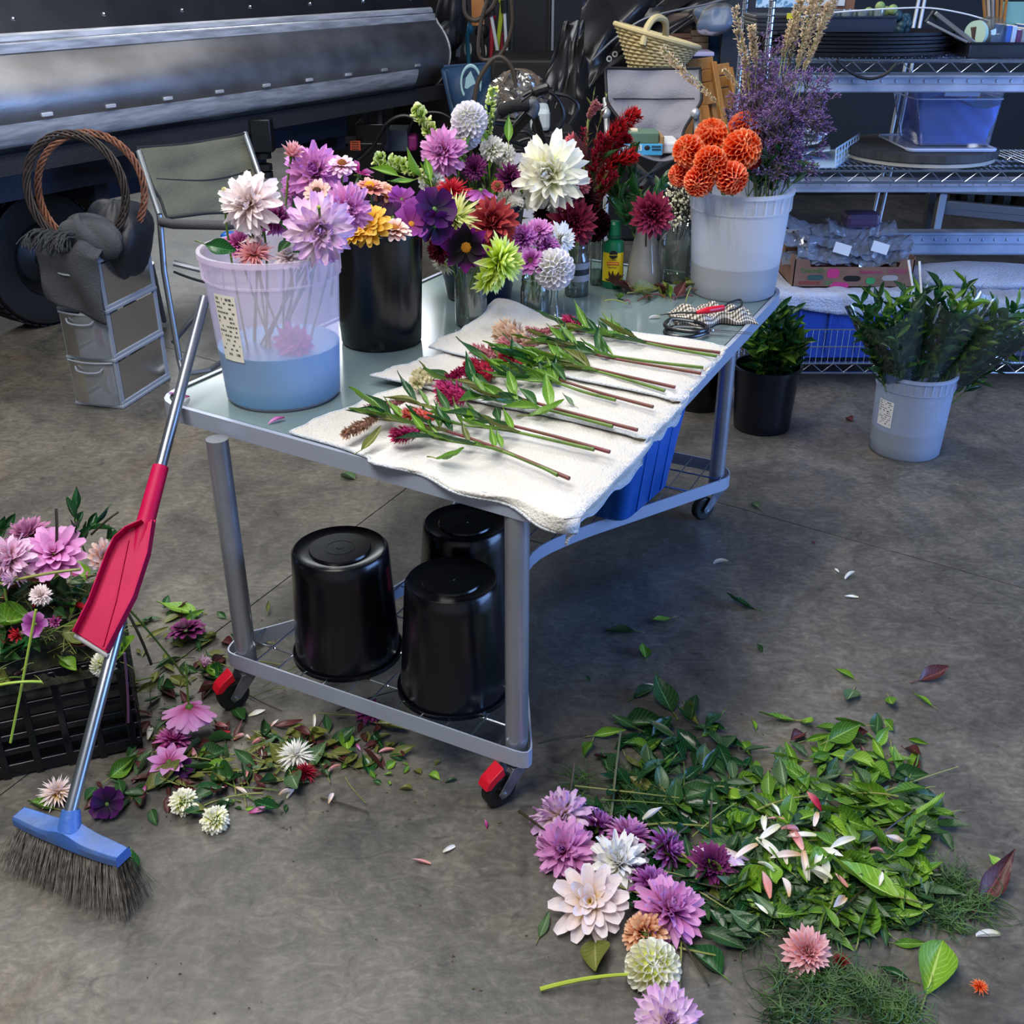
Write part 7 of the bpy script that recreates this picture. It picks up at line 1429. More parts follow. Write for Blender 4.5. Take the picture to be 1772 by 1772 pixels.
    for i, (u, z, m_, lb) in enumerate(((.42, .15, WH, 'white tag in the plastic sleeves, left'), (.74, .155, WH, 'white price tag in the plastic sleeves, right'))): single('price_tag', MB().obox(P(u, z, -.06), (.07, 0, -.02), (0, .002, .0), (.012, .01, .04)), m_, lb, 'tag')
    pbox('mauve_packet', 1466, 370, 1524, 396, 4.6, .1, mat('mauve_film', '#4a3a5c', .4), 'dark mauve packet among the sleeves', 'packet', .02)
    for i in range(2): c = P(.12, .135 + .04 * i, -.1); single('film_roll', MB().lathe([(.012, 0), (.026, 0), (.026, .22), (.012, .22)], c, 18, frame((.8, .5, -.1)).to_3x3()), SL, ('lower', 'upper')[i] + ' clear film roll poking out at the left of the box', 'roll')
rasp()
# trestle behind the rack, dark storage and panel
tr = root('trestle', at(1612, 405).to_tuple(), 'grey steel trestle with an A shaped leg behind the rack', 'trestle')
TRM = mat('trestle_steel', '#6c7078', .4, .6)
for s, e in (((1612, 328, 6.4), (1604, 400, 6.6)), ((1632, 330, 6.3), (1618, 400, 6.2)), ((1622, 352, 6.3), (1800, 368, 6.2)), ((1620, 362, 6.3), (1800, 380, 6.2)), ((1590, 325, 6.3), (1800, 333, 6.2))): part('bar', MB().beam(aty(*s), aty(*e), .045, .05, (0, 1, 0)), TRM, tr, bevel=.004)
for i, u in enumerate((1660, 1690, 1722, 1757)): p = at(u, 366); p.z = .1; single('caster_wheel', MB().lathe([(.03, -.03), (.10, -.03), (.10, .03), (.03, .03)], p, 20, frame((1, .3, 0)).to_3x3()), RUBBER, ('leftmost', 'second', 'third', 'rightmost')[i] + ' black wheel in the dark behind the trestle', 'wheel')
single('dark_storage', MB().box((4.2, 8.9, 1.0), (4.6, .6, 2.0)), BLKC, 'long dark storage cabinet behind the rack', 'cabinet', bevel=.01)
single('dark_board', MB().box((1.35, 6.4, .95), (.42, .05, 1.0)), mat('panel_dark', '#1a1d26', .6), 'dark panel standing behind the rack', 'panel', bevel=.004)
# ------------------------------------------------------------------ bucket greens on the floor
def sleeve_bunch(base, tip, r1, label):
    b, t = V(base), V(tip); d = (t - b); o = d.orthogonal().normalized(); s = d.cross(o).normalized(); q = random.Random(int(r1 * 1000) + int(t.x * 100))
    fn = lambda u, v: b + d * v + (o * math.cos(2 * PI * u) + s * math.sin(2 * PI * u)) * (.03 + (r1 - .03) * v) * (1 + .06 * math.sin(u * 30 + v * 5)) + d.normalized() * (.035 * math.sin(u * 19) * v)
    single('cellophane_sleeve', MB().grid(fn, 36, 10), CELLO, label, 'sleeve', sharp=180)
def greens(foot, tip, n, L, cols, label, group, seed, w=.0026): return sprig(foot, tip, n, L, 'ovate', cols, label, seed, GREENST, group, 'ruscus', span=(.42, 1), sr=w, el=(.6, 1.35), bow=.02)
RB = V((.985, 3.938, .05)); q = random.Random(31)
for i in range(17):
    a = 2 * PI * i / 17; u = 1350 + 58 * math.cos(a) * q.uniform(.3, 1); v = 590 + 42 * math.sin(a) * q.uniform(.4, 1) - 12; greens(RB + V((q.uniform(-.05, .05), q.uniform(-.05, .05), 0)), aty(u, v, 3.93 + .10 * q.uniform(-1, 1)), 19, .078, ['glossy', 'glossy', 'green'], 'glossy green leafy stem in the black floor bucket', 'green stems in the black floor bucket', 300 + i)
SBp = V((1.478, 3.716, .05))
for k, (cu, cv, su, sv, y, lb) in enumerate(((1540, 545, 62, 52, 3.62, 'left'), (1650, 530, 68, 50, 3.66, 'middle'), (1745, 560, 50, 40, 3.72, 'right'))):
    sleeve_bunch(SBp + V((-.02 + .02 * k, 0, .12)), aty(cu - 6 + 10 * k, cv - 28, y), .135, 'clear cellophane sleeve around the %s bunch of greenery in the white floor pail' % lb)
    for i in range(13):
        a = 2.4 * i; rr = math.sqrt((i + .5) / 13); greens(SBp + V((q.uniform(-.04, .04) + .02 * (k - 1), q.uniform(-.04, .04), 0)), aty(cu + su * rr * math.cos(a), cv + sv * rr * math.sin(a), y + .07 * math.sin(a)), 20, .074, ['glossy', 'dark', 'glossy', 'green'] if k != 1 else ['glossy', 'green', 'glossy'], 'dark green leafy stem in the %s wrapped bunch' % lb, 'leafy stems in the %s wrapped bunch' % lb, 400 + 20 * k + i)
for i, (a, b) in enumerate((((1572, 450), (1583, 520)), ((1591, 452), (1595, 515)), ((1640, 500), (1615, 560)))): single('white_stick', MB().tube([aty(*b, 3.6), aty(*a, 3.64)], .004, 6), WH, ('left', 'middle', 'right')[i] + ' thin white stick among the wrapped greenery', 'stick')

# ------------------------------------------------------------------ clippings on the floor
Q = random.Random(77)
CN = dict(green='fresh green', dark='dark green', olive='olive green', brown='maroon brown', lime='bright lime green', glossy='glossy dark green', sage='grey green')
def scatter(n, ell, cols, shapes, size, where, grp, zmax=.02, avoid=None):
    for i in range(n):
        for t in range(30):
            e = ell[Q.randrange(len(ell))] if isinstance(ell[0][4], int) is False else Q.choices(ell, [x[4] for x in ell])[0]
            a, r = Q.uniform(0, 2 * PI), math.sqrt(Q.random()) ** 1.1; u, v = e[0] + e[2] * r * math.cos(a), e[1] + e[3] * r * math.sin(a); p = at(u, v)
            if v < 1768 and not (avoid and avoid(p)): break
        c_ = Q.choice(cols); L = Q.uniform(*size); lay(leaf_mesh(Q.choice(shapes), c_, Q.randint(0, 5)), p.x, p.y, .001 + zmax * Q.random() ** 1.6, L, Q.uniform(0, 2 * PI), Q.uniform(-.15, .3), Q.uniform(-.75, .75), 'fallen_leaf', CN[c_] + ' leaf ' + where, 'leaf', grp + ', ' + CN[c_])
G1 = 'leaves in the big pile on the right floor'
def litter(n, ell, cols, size, zm, label, seed):
    q = random.Random(seed)
    for c_ in cols:
        mb = MB()
        for i in range(n):
            e = q.choices(ell, [x[4] for x in ell])[0]; a, r = q.uniform(0, 2 * PI), math.sqrt(q.random()); p = at(e[0] + e[2] * r * math.cos(a), min(1766, e[1] + e[3] * r * math.sin(a)), .001); L = q.uniform(*size)
            M = Mx.Translation(p + V((0, 0, zm * q.random()))) @ Mx.Rotation(q.uniform(0, 6.3), 4, 'Z') @ Mx.Rotation(q.uniform(-.1, .2), 4, 'X') @ Mx.Rotation(q.uniform(-.4, .4), 4, 'Y'); mb.petal(M, L, L * q.uniform(.3, .55), LP_['ovate'], .3, q.uniform(-.4, .6), 5, 2)
        single('leaf_litter', mb, LF[c_], CN[c_] + ' ' + label, 'leaves', kind='stuff', sharp=180)
scatter(150, [(1440, 1430, 190, 140, 10), (1450, 1540, 170, 80, 8), (1480, 1350, 130, 80, 5), (1340, 1480, 110, 120, 5)], ['green'] * 5 + ['lime'] * 4 + ['sage', 'dark'], ['ovate', 'broad', 'lance', 'broad'], (.07, .125), 'in the big clipping pile on the right floor', G1, .035)
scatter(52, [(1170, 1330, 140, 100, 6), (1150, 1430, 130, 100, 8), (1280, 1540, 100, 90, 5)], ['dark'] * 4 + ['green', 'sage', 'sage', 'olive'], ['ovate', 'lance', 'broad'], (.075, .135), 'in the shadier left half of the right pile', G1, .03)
scatter(36, [(1330, 1290, 170, 60, 3), (1520, 1300, 90, 60, 3), (1090, 1290, 80, 70, 2), (1560, 1600, 60, 60, 1)], ['green', 'green', 'dark', 'lime', 'brown'], ['ovate', 'lance'], (.06, .105), 'at the thin edge of the right pile', G1, .008)
litter(150, [(1430, 1440, 200, 140, 10), (1430, 1550, 180, 70, 6)], ['green', 'sage', 'dark'], (.04, .09), .016, 'leaf litter making up the bottom of the right pile', 5)
litter(90, [(1160, 1440, 130, 110, 8), (1180, 1330, 120, 80, 3), (1270, 1560, 110, 70, 4)], ['glossy', 'dark'], (.05, .10), .02, 'leaf litter under the dahlias of the right pile', 6)
litter(70, [(300, 1180, 70, 140, 6), (300, 1350, 140, 60, 6), (430, 1320, 150, 55, 5), (600, 1290, 120, 30, 3)], ['dark', 'olive', 'brown'], (.025, .07), .006, 'leaf scraps between the crate and the table', 7)
scatter(88, [(330, 1200, 90, 130, 6), (300, 1360, 130, 60, 8), (430, 1330, 130, 60, 6), (600, 1290, 150, 50, 5), (400, 1090, 110, 50, 3)], ['dark'] * 3 + ['olive', 'olive', 'green', 'glossy', 'sage', 'brown'], ['ovate', 'lance', 'broad', 'round'], (.05, .11), 'on the floor between the crate and the table', 'leaves on the left floor', .014)
scatter(26, [(430, 1400, 90, 20, 3), (620, 1330, 120, 30, 3), (720, 1340, 80, 30, 2)], ['olive', 'green', 'dark', 'lime'], ['ovate', 'round'], (.02, .04), 'small, scattered in front of the wire shelf', 'leaves on the left floor', .003)
def cstem(u, v, du, dv, r, m, label, z=.006, z2=None, name='cut_stem', grp=None, bow=.03, cat='stem'):
    a, b = at(u, v, z), at(u + du, v + dv, z if z2 is None else z2); n = V((-(b - a).y, (b - a).x, 0)); return single(name, MB().tube(bez(a, (a + b) / 2 + n * Q.uniform(-bow, bow) * 4 + V((0, 0, .006)), b, 7), [r * (1 - .3 * i / 7) for i in range(8)], 6), m, label, cat, grp)
for i in range(46):
    e = Q.choice([(1180, 1400, 150, 130), (1120, 1480, 80, 60), (1440, 1480, 160, 110)]); u, v = e[0] + Q.uniform(-1, 1) * e[2], e[1] + Q.uniform(-1, 1) * e[3]; a = Q.uniform(0, 2 * PI); L = Q.uniform(50, 190); k = Q.randrange(3)
    cstem(u, v, L * math.cos(a), L * .55 * math.sin(a), Q.uniform(.0014, .003), (STPALE, GREENST, STDARK)[k], ('pale', 'green', 'dark')[k] + ' cut stem lying in the right pile', Q.uniform(.004, .035), None, 'flower_stalk', ('pale', 'green', 'dark')[k] + ' cut stems in the right pile')
for i in range(40):
    u, v = Q.uniform(240, 620), Q.uniform(1080, 1400); a = Q.uniform(0, 2 * PI); L = Q.uniform(40, 150); k = Q.randrange(3)
    cstem(u, v, L * math.cos(a), L * .5 * math.sin(a), Q.uniform(.001, .0024), (STPALE, GREENST, STDARK)[k], ('pale', 'green', 'dark')[k] + ' cut stem lying on the left floor', Q.uniform(.003, .015), None, 'flower_stalk', ('pale', 'green', 'dark')[k] + ' cut stems on the left floor')
for (u, v, du, dv, r, m, z, z2, lb) in ((935, 1712, 155, -26, .0042, mat('stem_lime', '#a4b83c', .45), .008, .03, 'thick lime green stem joined to the cream ball dahlia'), (898, 1404, 75, 60, .0032, STDARK, .03, .06, 'dark bent stem sticking out left of the pink dahlias'), (982, 1398, 12, -78, .0032, STDARK, .05, .12, 'dark stem standing up from the top pink dahlia'), (1230, 1445, 2, -60, .0034, STDARK, .05, .10, 'dark upright stem behind the pink and white pair'), (1056, 1430, 18, -165, .0034, mat('stem_greyg', '#6a6e54', .5), .02, .03, 'thick grey green stem lying upright in the right pile'), (995, 1360, 190, 22, .002, STPALE, .03, .03, 'long thin pale stem across the right pile'),
                              (1040, 1384, 160, 12, .0018, GREENST, .03, .03, 'long thin green stem below the pale one'), (930, 1286, 85, -14, .0016, STDARK, .004, .006, 'thin curved stem beside the table leg'), (1155, 1635, 95, 20, .0026, STPALE, .008, .01, 'short tan stem right of the cream ball dahlia'), (1172, 1615, 55, 90, .0026, STDARK, .02, .005, 'brown stem slanting down behind the cream ball'), (1180, 1560, -6, 200, .002, STPALE, .02, .004, 'thin stem running down to the lowest pink dahlia'),
                              (1100, 1490, 90, -60, .003, STDARK, .05, .05, 'brown forked stem between the purple dahlias')):
    cstem(u, v, du, dv, r, m, lb, z, z2, 'flower_stalk')
def pet(u, v, L, yaw, col, label, z=.003, grp=None, var=None, tilt=0):
    p = at(u, v, z); lay(petal_mesh(col, Q.randint(0, 5) if var is None else var), p.x, p.y, z, px(L, p), yaw, tilt, Q.uniform(-.3, .3), 'fallen_petal', label, 'petal', grp)
for i in range(30): pet(1430 + Q.gauss(0, 75), 1500 + Q.gauss(0, 55), Q.uniform(28, 55), Q.uniform(0, 6.3), Q.choice(['white', 'white', 'pinktip', 'blush']), 'white petal lying on the leaves of the right pile', .04, 'white petals on the right pile')
for i in range(22): pet(Q.uniform(250, 640), Q.uniform(1240, 1400), Q.uniform(16, 34), Q.uniform(0, 6.3), Q.choice(['white', 'pinktip', 'blush', 'pink']), 'small petal among the clippings on the left floor', .006, 'petals on the left floor')
for (u, v, L, yaw, c_, lb) in ((1408, 1390, 42, .4, 'pinkred', 'coral red petal at the top of the right pile'), (1309, 1428, 38, -.3, 'pinkred', 'coral red petal at the left of the right pile'), (1246, 978, 26, 1.2, 'white', 'lone white petal on bare floor below the blue tub'), (1448, 988, 16, .2, 'white', 'tiny upright white petal, left of the trio on bare floor'), (1470, 1000, 22, 2.0, 'white', 'white petal in the middle of the trio on bare floor'), (1473, 1034, 26, 1.6, 'white', 'white petal, lowest of the trio on bare floor'), (1710, 1620, 42, 1.6, 'white', 'white petal at the far right of the floor'), (777, 1470, 26, -.9, 'white', 'curved white petal on bare floor in front of the table'), (728, 1493, 36, 1.4, 'pinktip', 'thin pink petal left of the curved white one'),
                             (840, 1427, 18, .3, 'magenta', 'crumpled magenta petal near the red braked caster'), (668, 1302, 30, 1.7, 'pinktip', 'pink white petal below the wire shelf'), (445, 1235, 30, -1.1, 'white', 'curved white petal right of the left caster'), (450, 1305, 26, .4, 'white', 'white petal in front of the left caster'), (385, 1272, 30, -1.2, 'red', 'red petal, upper of two on the left floor'), (395, 1350, 34, 1.5, 'pinkred', 'red petal, lower of two on the left floor'), (1270, 1630, 22, -.4, 'white', 'small folded white petal by the serrated leaf'), (1130, 1412, 42, -1.1, 'icewhite', 'long white petal with a lilac tip on the dark leaves'), (1065, 1268, 24, .8, 'white', 'white petal at the upper left of the right pile'), (1123, 1188, 26, 1.3, 'white', 'white petal with a dark tip above the right pile'), (450, 1405, 38, -1.4, 'pink', 'pink petal on the thin end of the left clippings'), (505, 1375, 24, -.6, 'white', 'white petal beside the pink one at the end of the left clippings')):
    pet(u, v, L, yaw, c_, lb, .003 if v > 1420 or u < 1000 or v < 1300 else .05)
for i, (u, v, L, yaw, sh, c_, lb) in enumerate(((1612, 1690, 150, -.55, 'ovate', 'lime', 'largest bright green leaf, alone on bare floor at the lower right'), (1712, 1545, 150, -.75, 'lance', 'brown', 'long maroon leaf curling at the far right'), (1550, 1690, 70, 1.1, 'lance', 'glossy', 'slim dark green leaf above the feathery foliage'), (1608, 1175, 70, -1.2, 'ovate', 'brown', 'pale brown leaf on bare floor, right of the table'), (1472, 1205, 55, 2.6, 'broad', 'sage', 'folded green leaf on bare floor above the right pile'), (1465, 1170, 45, .7, 'lance', 'green', 'narrow green leaf touching the folded one'), (1540, 1218, 52, 3.0, 'ovate', 'green', 'crinkled green leaf on bare floor'), (1600, 1216, 45, .6, 'lance', 'lime', 'slim lime leaf beside the pale brown one'), (1352, 1248, 75, 1.5, 'lance', 'green', 'long green leaf lying level above the right pile'),
                                    (1725, 1497, 36, .5, 'round', 'lime', 'small lime leaf at the right edge of the floor'), (1309, 878, 30, .4, 'ovate', 'sage', 'small green leaf on the floor near the far caster'), (1285, 1052, 62, 1.2, 'ovate', 'glossy', 'dark green leaf on bare floor right of the table'), (1315, 1125, 28, .2, 'ovate', 'dark', 'small dark leaf in the table shadow'), (1115, 1133, 40, .1, 'round', 'green', 'round green leaf in the table shadow'), (1148, 1075, 46, 2.0, 'ovate', 'green', 'green leaf in the table shadow, below the tub'), (1080, 1095, 60, 1.5, 'lance', 'dark', 'dark lance leaf in the table shadow'), (1150, 1215, 95, .3, 'broad', 'dark', 'big dark leaf at the top of the right pile'), (1110, 1205, 55, -1.0, 'ovate', 'dark', 'grey green leaf at the upper left of the right pile'),
                                    (1030, 1655, 90, 3.1, 'round', 'olive', 'round olive leaf under the open white dahlia'), (1290, 1620, 75, .9, 'broad', 'sage', 'serrated grey green leaf at the lower left of the right pile'), (1225, 1670, 90, .7, 'broad', 'glossy', 'dark toothed leaf right of the cream ball dahlia'), (275, 1360, 90, -.9, 'ovate', 'olive', 'large veined olive leaf by the broom head'), (78, 1398, 60, 1.3, 'round', 'green', 'bright round leaf just behind the broom head'), (225, 1505, 70, .2, 'round', 'glossy', 'dark round leaf behind the right end of the bristles'), (940, 1610, 60, -.4, 'lance', 'sage', 'crinkled green leaf left of the open white dahlia'), (605, 828, 36, 1.0, 'round', 'sage', 'small round leaf on the floor under the towel edge'), (1500, 1560, 150, 1.2, 'broad', 'lime', 'large bright leaf with pale veins in the right pile'), (1130, 1350, 100, 2.4, 'lance', 'dark', 'long dark leaf in the left of the right pile'), (1018, 1178, 20, .4, 'ovate', 'dark', 'tiny leaf beside the front table leg'), (1408, 941, 12, .4, 'ovate', 'brown', 'tiny reddish scrap on bare floor'), (1470, 728, 20, .4, 'round', 'brown', 'dark dry leaf on the floor between the two floor buckets'), (460, 1400, 90, -2.2, 'lance', 'glossy', 'long dark blade leaf curving at the end of the left clippings'), (600, 1290, 60, .2, 'broad', 'lime', 'yellow green veined leaf under the wire shelf'), (440, 1110, 70, 1.3, 'broad', 'green', 'green leaf right of the table leg on the floor'), (315, 1060, 80, 1.4, 'broad', 'green', 'bright veined leaf behind the crate'))):
    p = at(u, v); lay(leaf_mesh(sh, c_, i % 5), p.x, p.y, .002 if not 1000 < u < 1600 or v < 1260 or v > 1640 else .03, px(L, p) * 1.15, yaw, 0, Q.uniform(-.15, .15), 'fallen_leaf', lb, 'leaf')
# flower heads on the floor: (kind, colour, u, v, radius px, normal, label)
def FF(kind, col, u, v, r, n, label, z=None, stem=None, **k):
    r *= 1.12; p0 = at(u, v, .05); rad = px(r, p0); zz = rad * .55 if z is None else z; p = at(u, v, zz); return F(kind, col, u, v, r, 0, label, n=n, loc=p, stem=(p + V(stem)) if stem else None, **k)
for a in (('informal', 'lilacwhite', 972, 1412, 50, (-.3, .2, .9), 'pink white dahlia, topmost of the right floor group', 41), ('informal', 'pink', 976, 1472, 50, (-.3, -.7, .8), 'rose pink dahlia below the topmost one', 42), ('decor', 'purple', 1036, 1432, 36, (.6, .3, .6), 'purple dahlia behind the rose pink one', 43), ('decor', 'pink', 1088, 1450, 42, (.3, .3, .9), 'pinkish purple dahlia at the back middle', 44), ('informal', 'white', 1070, 1492, 50, (.1, -.3, .9), 'creamy white dahlia between the pink ones', 45), ('decor', 'purple', 1152, 1472, 38, (.8, -.2, .6), 'dark purple dahlia lying on its side', 46), ('back', 'lilacwhite', 1245, 1462, 50, (.1, .5, .8), 'pink and white dahlia lying face down at the right', 47), ('decor', 'plum', 1232, 1500, 40, (.0, -.5, .8), 'purple dahlia with a golden heart', 48), ('decor', 'purple', 1128, 1535, 40, (.2, .1, .9), 'purple dahlia behind the magenta one', 49),
          ('open', 'pinkyellow', 1022, 1562, 64, (-.1, -.6, .9), 'open white pink dahlia with a yellow heart', 50), ('informal', 'pink', 1160, 1576, 56, (.2, -.3, 1), 'bright magenta pink dahlia above the peach one', 51), ('pompon', 'peach', 1118, 1618, 38, (-.4, -.3, .9), 'peach orange ball dahlia behind the cream one', 52), ('ball', 'cream', 1130, 1675, 46, (.2, -.5, .9), 'cream ball dahlia on the floor', 53), ('informal', 'lilacwhite', 1156, 1768, 56, (0, -.5, .9), 'pink dahlia cut by the bottom of the picture', 54), ('decor', 'pinktip', 1396, 1648, 42, (.0, -.6, .9), 'small pink dahlia alone at the lower right', 55), ('decor', 'plum', 1100, 1510, 30, (.5, .2, .7), 'dull purple dahlia squeezed in the middle', 56),
          ('back', 'pink', 328, 1222, 44, (.1, .1, 1), 'lilac pink zinnia face down beside the left caster', 57), ('zinnia', 'plum', 322, 1092, 32, (-.2, .2, 1), 'dark purple zinnia behind the crate corner', 58), ('single', 'pink', 292, 1318, 34, (.0, -.2, 1), 'pale lilac flower near the crate corner', 59), ('decor', 'magenta', 300, 1284, 30, (.2, .1, .9), 'crushed magenta flower near the crate corner', 60), ('cactus', 'pinkyellow', 100, 1372, 30, (.0, -.2, 1), 'pink spiky flower behind the broom handle', 61), ('cosmos', 'violet', 185, 1392, 28, (.2, -.6, .7), 'dark violet trumpet flower by the broom head', 62), ('cosmos', 'violet', 318, 1330, 18, (.2, -.4, .8), 'small dark violet flower by the pale lilac one', 63), ('cactus', 'white', 512, 1308, 30, (.1, -.2, 1), 'torn white flower in front of the left leg', 64), ('decor', 'plum', 640, 1232, 24, (.1, -.2, 1), 'plum flower in the shade of the wire shelf', 65), ('shut', 'pinkwhite', 352, 1148, 20, (.6, 0, .6), 'pale pink bloom leaning against the clippings', 66), ('cactus', 'crimson', 528, 1338, 20, (.1, -.2, 1), 'crimson scrap beside the torn white flower', 67), ('pompon', 'cream', 318, 1388, 24, (.1, -.2, 1), 'dried cream flower by the veined leaf', 68), ('pompon', 'cream', 372, 1420, 24, (.1, -.2, 1), 'dried cream flower lowest of the left clippings', 69), ('cactus', 'orange', 1695, 1708, 14, (0, -.2, 1), 'tiny orange star shaped scrap at the lower right', 70), ('cactus', 'brick', 1455, 1665, 16, (0, -.2, 1), 'small brown red scrap beside the lone pink dahlia', 71)):
    FF(a[0], a[1], a[2], a[3], a[4], a[5], a[6], seed=a[7] % 7, cen=('disc', '#b88a28', .16) if a[7] in (48, 61) else None, stem=(0, .02, .10) if a[7] == 57 else None, z=.085 if a[7] == 57 else None)
# feathery foliage
def feather(u, v, ru, rv, n, label, seed):
    q = random.Random(seed); mb = MB(); hubs = [at(u + ru * q.uniform(-1, 1), min(v + rv * q.uniform(-1, 1), 1768), 0) for _ in range(12)]
    for i in range(n):
        a = q.uniform(0, 2 * PI); hb_ = hubs[i % len(hubs)]; p = hb_ + V((q.gauss(0, .012), q.gauss(0, .012), .004 + .012 * q.random())); d = V((math.cos(a), math.sin(a), q.uniform(-.05, .25))).normalized() * q.uniform(.02, .075); s = V((-d.y, d.x, 0)) * q.uniform(-.7, .7)
        mb.tube(bez(p, p + d * .5 + s, p + d, 4), [.0013, .0012, .0010, .0008, .0004], 3, False)
    single('feathery_foliage', mb, FTH, label, 'foliage', kind='stuff')
FTH = mat('feather_green', '#1e3a1c', .6, col2='#3e6228', scale=30)
feather(1400, 1730, 60, 42, 420, 'dark feathery foliage at the bottom, left clump', 1); feather(1500, 1735, 75, 35, 420, 'dark feathery foliage at the bottom, right clump', 2); feather(1630, 1570, 70, 50, 420, 'feathery foliage at the right end of the pile', 3); feather(1350, 1590, 80, 40, 420, 'feathery foliage under the lower edge of the pile', 4); feather(1080, 1380, 80, 50, 360, 'dark feathery foliage above the pink dahlias', 5)
crumb = MB()
for i in range(420):
    u, v = Q.choice([(Q.uniform(230, 880), Q.uniform(1050, 1440)), (Q.gauss(1350, 190), Q.gauss(1440, 130)), (Q.uniform(0, 1760), Q.uniform(800, 1760))])
    p = at(u, min(v, 1765), .0015); a = Q.uniform(0, 6.3); s_ = Q.uniform(.0015, .005); crumb.add([p + V((math.cos(a + k * 1.9) * s_, math.sin(a + k * 1.9) * s_ * .6, .001 * (k % 2))) for k in range(3)] + [p + V((0, 0, .002))], [(0, 1, 2), (0, 1, 3), (1, 2, 3), (2, 0, 3)])
single('plant_crumbs', crumb, mat('crumbs', '#5a5a34', .8, col2='#3a3420', scale=4), 'tiny dry plant crumbs strewn over the floor', 'crumbs', kind='stuff', smooth=False)

# ------------------------------------------------------------------ black crate with clippings heaped on it
KX = V((-.93, -.36, 0)).normalized(); KY = V((-KX.y, KX.x, 0)); KY = KY if KY.y > 0 else -KY; K0 = V((-.862, 1.985, 0)); KW, KD, KH = .52, .36, .26
kp = lambda a, b, z: K0 + KX * a + KY * b + V((0, 0, z))
ck = root('plastic_crate', kp(KW / 2, KD / 2, 0).to_tuple(), 'black slatted plastic crate heaped with flower clippings', 'crate')
part('crate_floor', MB().obox(kp(KW / 2, KD / 2, .012), KX * (KW - .01), KY * (KD - .01), V((0, 0, .012))), BLACKM, ck)
for j, (z, h) in enumerate(((.012, .03), (.062, .016), (.10, .016), (.138, .016), (.176, .016), (.235, .045))):
    for s in (0, 1): part('slat', MB().obox(kp(KW / 2, .006 + (KD - .012) * s, z + .01), KX * KW, KY * .010, V((0, 0, h))), BLACKP, ck, bevel=.002); part('slat', MB().obox(kp(.006 + (KW - .012) * s, KD / 2, z + .01), KX * .010, KY * KD, V((0, 0, h))), BLACKP, ck, bevel=.002)
for i in range(8):
    for s in (0, 1): part('upright', MB().obox(kp(.02 + (KW - .04) * i / 7, .006 + (KD - .012) * s, KH / 2), KX * .016, KY * .014, V((0, 0, KH))), BLACKP, ck, bevel=.002)
for i in range(1, 6):
    for s in (0, 1): part('upright', MB().obox(kp(.006 + (KW - .012) * s, KD * i / 6, KH / 2), KX * .014, KY * .016, V((0, 0, KH))), BLACKP, ck, bevel=.002)
hz = lambda a, b: .255 + .13 * max(0, math.sin(PI * min(1, max(0, a)))) ** .5 * max(0, math.sin(PI * min(1, max(0, b)))) ** .6
hm = MB(); hm.grid(lambda u, v: kp(KW * (u * 1.04 - .02), KD * (v * 1.04 - .02), hz(u, v) - .025 + .012 * math.sin(u * 40 + v * 13) * math.sin(v * 37)), 50, 36); single('compost_heap', hm, mat('compost', '#2c3018', .9, col2='#15160c', scale=60, bump=1, bscale=80), 'dark tangled plant matter filling the crate', 'clippings', kind='stuff', sharp=180)
twg = MB(); q = random.Random(19)
for i in range(420):
    a, b = q.random(), q.random(); p = kp(KW * a, KD * b, hz(a, b) - .01 + .02 * q.random()); d = V((q.uniform(-1, 1), q.uniform(-1, 1), q.uniform(-.25, .4))) * q.uniform(.03, .09); twg.tube(bez(p, p + d * .5 + V((0, 0, .01)), p + d, 3), .0009, 3, False)
single('tangled_stems', twg, STPALE, 'thin tangled stems over the crate heap', 'stems', kind='stuff')
def hp_(a, b, up=0): return kp(KW * a, KD * b, hz(a, b) + up)
for i in range(200):
    a, b = Q.random(), Q.random() ** 1.35; p = hp_(a, b, .012 * Q.random()); c_ = Q.choice(['dark', 'dark', 'green', 'olive', 'sage', 'glossy', 'brown']); tilt = Q.uniform(-.5, .6)
    lay(leaf_mesh(Q.choice(['ovate', 'lance', 'round', 'broad']), c_, Q.randint(0, 5)), p.x, p.y, p.z, Q.uniform(.05, .115), Q.uniform(0, 6.3), tilt, Q.uniform(-.6, .6), 'clipped_leaf', CN[c_] + ' leaf in the heap on the black crate', 'leaf', 'leaves on the crate heap, ' + CN[c_])
for i in range(30):
    a, b = Q.random(), Q.random(); p = hp_(a, b, .012); c_ = Q.choice(['pink', 'pinktip', 'magenta', 'purple', 'white', 'red']); lay(petal_mesh(c_, Q.randint(0, 5)), p.x, p.y, p.z, Q.uniform(.02, .05), Q.uniform(0, 6.3), Q.uniform(-.4, .4), Q.uniform(-.4, .4), 'clipped_petal', 'loose petal in the heap on the black crate', 'petal', 'petals on the crate heap')
for i in range(26):
    a, b = Q.random(), Q.uniform(-.02, .9); p = hp_(a, b, .01); d = V((Q.uniform(-1, 1), Q.uniform(-1, .6), Q.uniform(-.3, .25))) * Q.uniform(.06, .16); k = Q.randrange(3); single('clipped_stalk', MB().tube(bez(p, p + d * .5 + V((0, 0, .015)), p + d, 6), Q.uniform(.0014, .003), 5), (STPALE, GREENST, STDARK)[k], ('pale', 'green', 'dark')[k] + ' stalk in the heap on the black crate', 'stem', ('pale', 'green', 'dark') [k] + ' stalks on the crate heap')
def HF(kind, col, u, v, r, n, label, seed=0, cen=None, up=.0, y=2.12):
    p = aty(u, v, y); F(kind, col, u, v, r, y, label, n=n, seed=seed, cen=cen, loc=p)
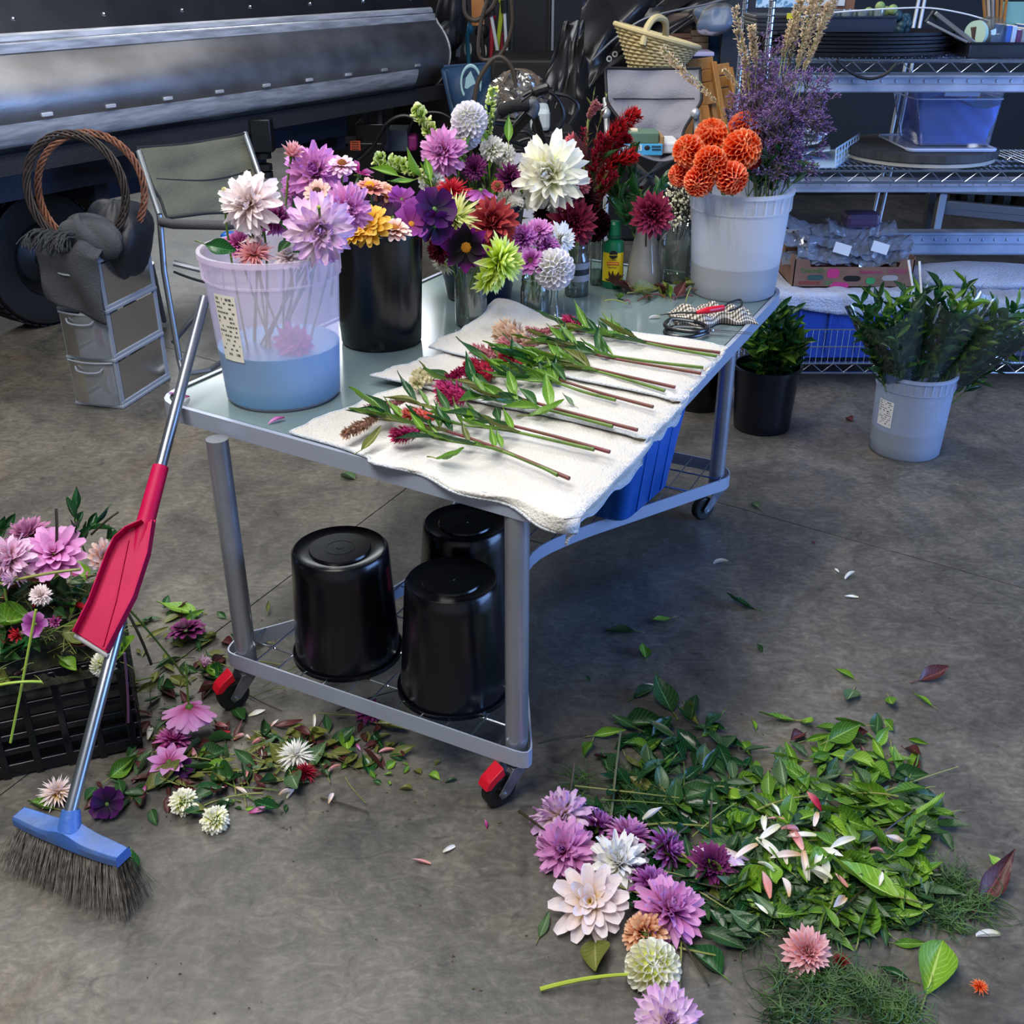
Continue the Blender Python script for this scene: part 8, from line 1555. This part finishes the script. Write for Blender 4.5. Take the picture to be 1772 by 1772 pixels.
HF('open', 'pink', 95, 962, 60, (.1, -.5, .9), 'large lilac pink zinnia on top of the crate heap', 1, ('disc', '#8a9030', .24), y=2.07); HF('informal', 'pinkwhite', 18, 968, 44, (-.3, -.7, .7), 'pale pink dahlia at the left edge of the crate heap', 2, y=2.02); HF('decor', 'mauve', 50, 930, 44, (-.2, -.2, 1), 'dull mauve dahlia behind the lilac zinnia', 3, ('disc', '#a8a040', .2), y=2.16); HF('zinnia', 'palepeach', 178, 965, 34, (.9, -.4, .3), 'peach zinnia on its side near the dustpan', 4, y=2.07)
HF('cosmos', 'purple', 62, 1080, 24, (-.1, -.8, .4), 'violet sweet pea bloom in the front of the heap', 5, y=1.93); HF('shut', 'red', 30, 1098, 22, (-.3, -.8, .3), 'crimson bloom low in the front of the heap', 6, y=1.9); HF('shut', 'magenta', 95, 1075, 18, (.2, -.8, .4), 'dusty magenta bloom in the middle of the heap', 0, y=1.93); HF('decor', 'blush', 70, 1030, 20, (.2, -.7, .6), 'faded pink bloom under the lilac zinnia', 1, y=1.97); HF('shut', 'lilacwhite', 20, 1002, 26, (-.4, -.6, .5), 'white lilac petals at the left edge of the heap', 2, y=1.97); HF('pompon', 'cream', 178, 1150, 24, (.2, -.9, .1), 'greenish cream seed head hanging over the crate edge', 3, y=1.95)
for i, (u, v, tu, tv, y) in enumerate(((140, 962, 132, 880, 2.16), (150, 960, 168, 905, 2.18), (8, 960, 5, 915, 2.15), (165, 955, 205, 930, 2.15))): sprig(aty(u, v, y), aty(tu, tv, y), 6, .06 if i != 2 else .05, 'ovate', ['glossy'], ['glossy oval leaved sprig standing on the crate heap', 'second glossy sprig right of the first', 'green sprig at the left edge of the picture', 'dark sprig beside the dustpan'][i], 500 + i, name='ruscus')
for i, (a, b, r, m, lb) in enumerate((((97, 965, 2.08), (97, 880, 2.1), .0035, STDARK, 'dark stalk rising from the lilac zinnia'), ((158, 925, 2.15), (205, 886, 2.15), .0028, STDARK, 'dark stalk pointing up to the dustpan'), ((62, 1055, 1.9), (18, 1285, 1.84), .003, mat('stalk_lime', '#9ab848', .5), 'lime green stalk hanging down the front of the crate'), ((0, 1185, 1.84), (72, 1180, 1.86), .003, bpy.data.materials['stalk_lime'], 'lime green stalk curling over the crate front'), ((0, 1010, 1.98), (140, 985, 2.0), .0034, STPALE, 'long pale stalk lying across the heap'), ((215, 1130, 1.95), (222, 1250, 1.97), .003, mat('stalk_mauve', '#7a5070', .5), 'mauve stalk hanging down the crate corner'), ((210, 1040, 2.0), (330, 1185, 2.1), .0024, GREENST, 'green stalk sliding off the right side of the crate'), ((215, 1050, 2.05), (262, 1150, 2.06), .0034, STDARK, 'thick brown stalk at the right side of the crate'), ((100, 945, 2.1), (-4, 1010, 2.0), .002, STPALE, 'thin stalk slanting left over the pale dahlia'))):
    A, B = aty(*a), aty(*b); single('long_stalk', MB().tube(bez(A, (A + B) / 2 + V((.01, -.01, .015)), B, 8), r, 6), m, lb, 'stem')
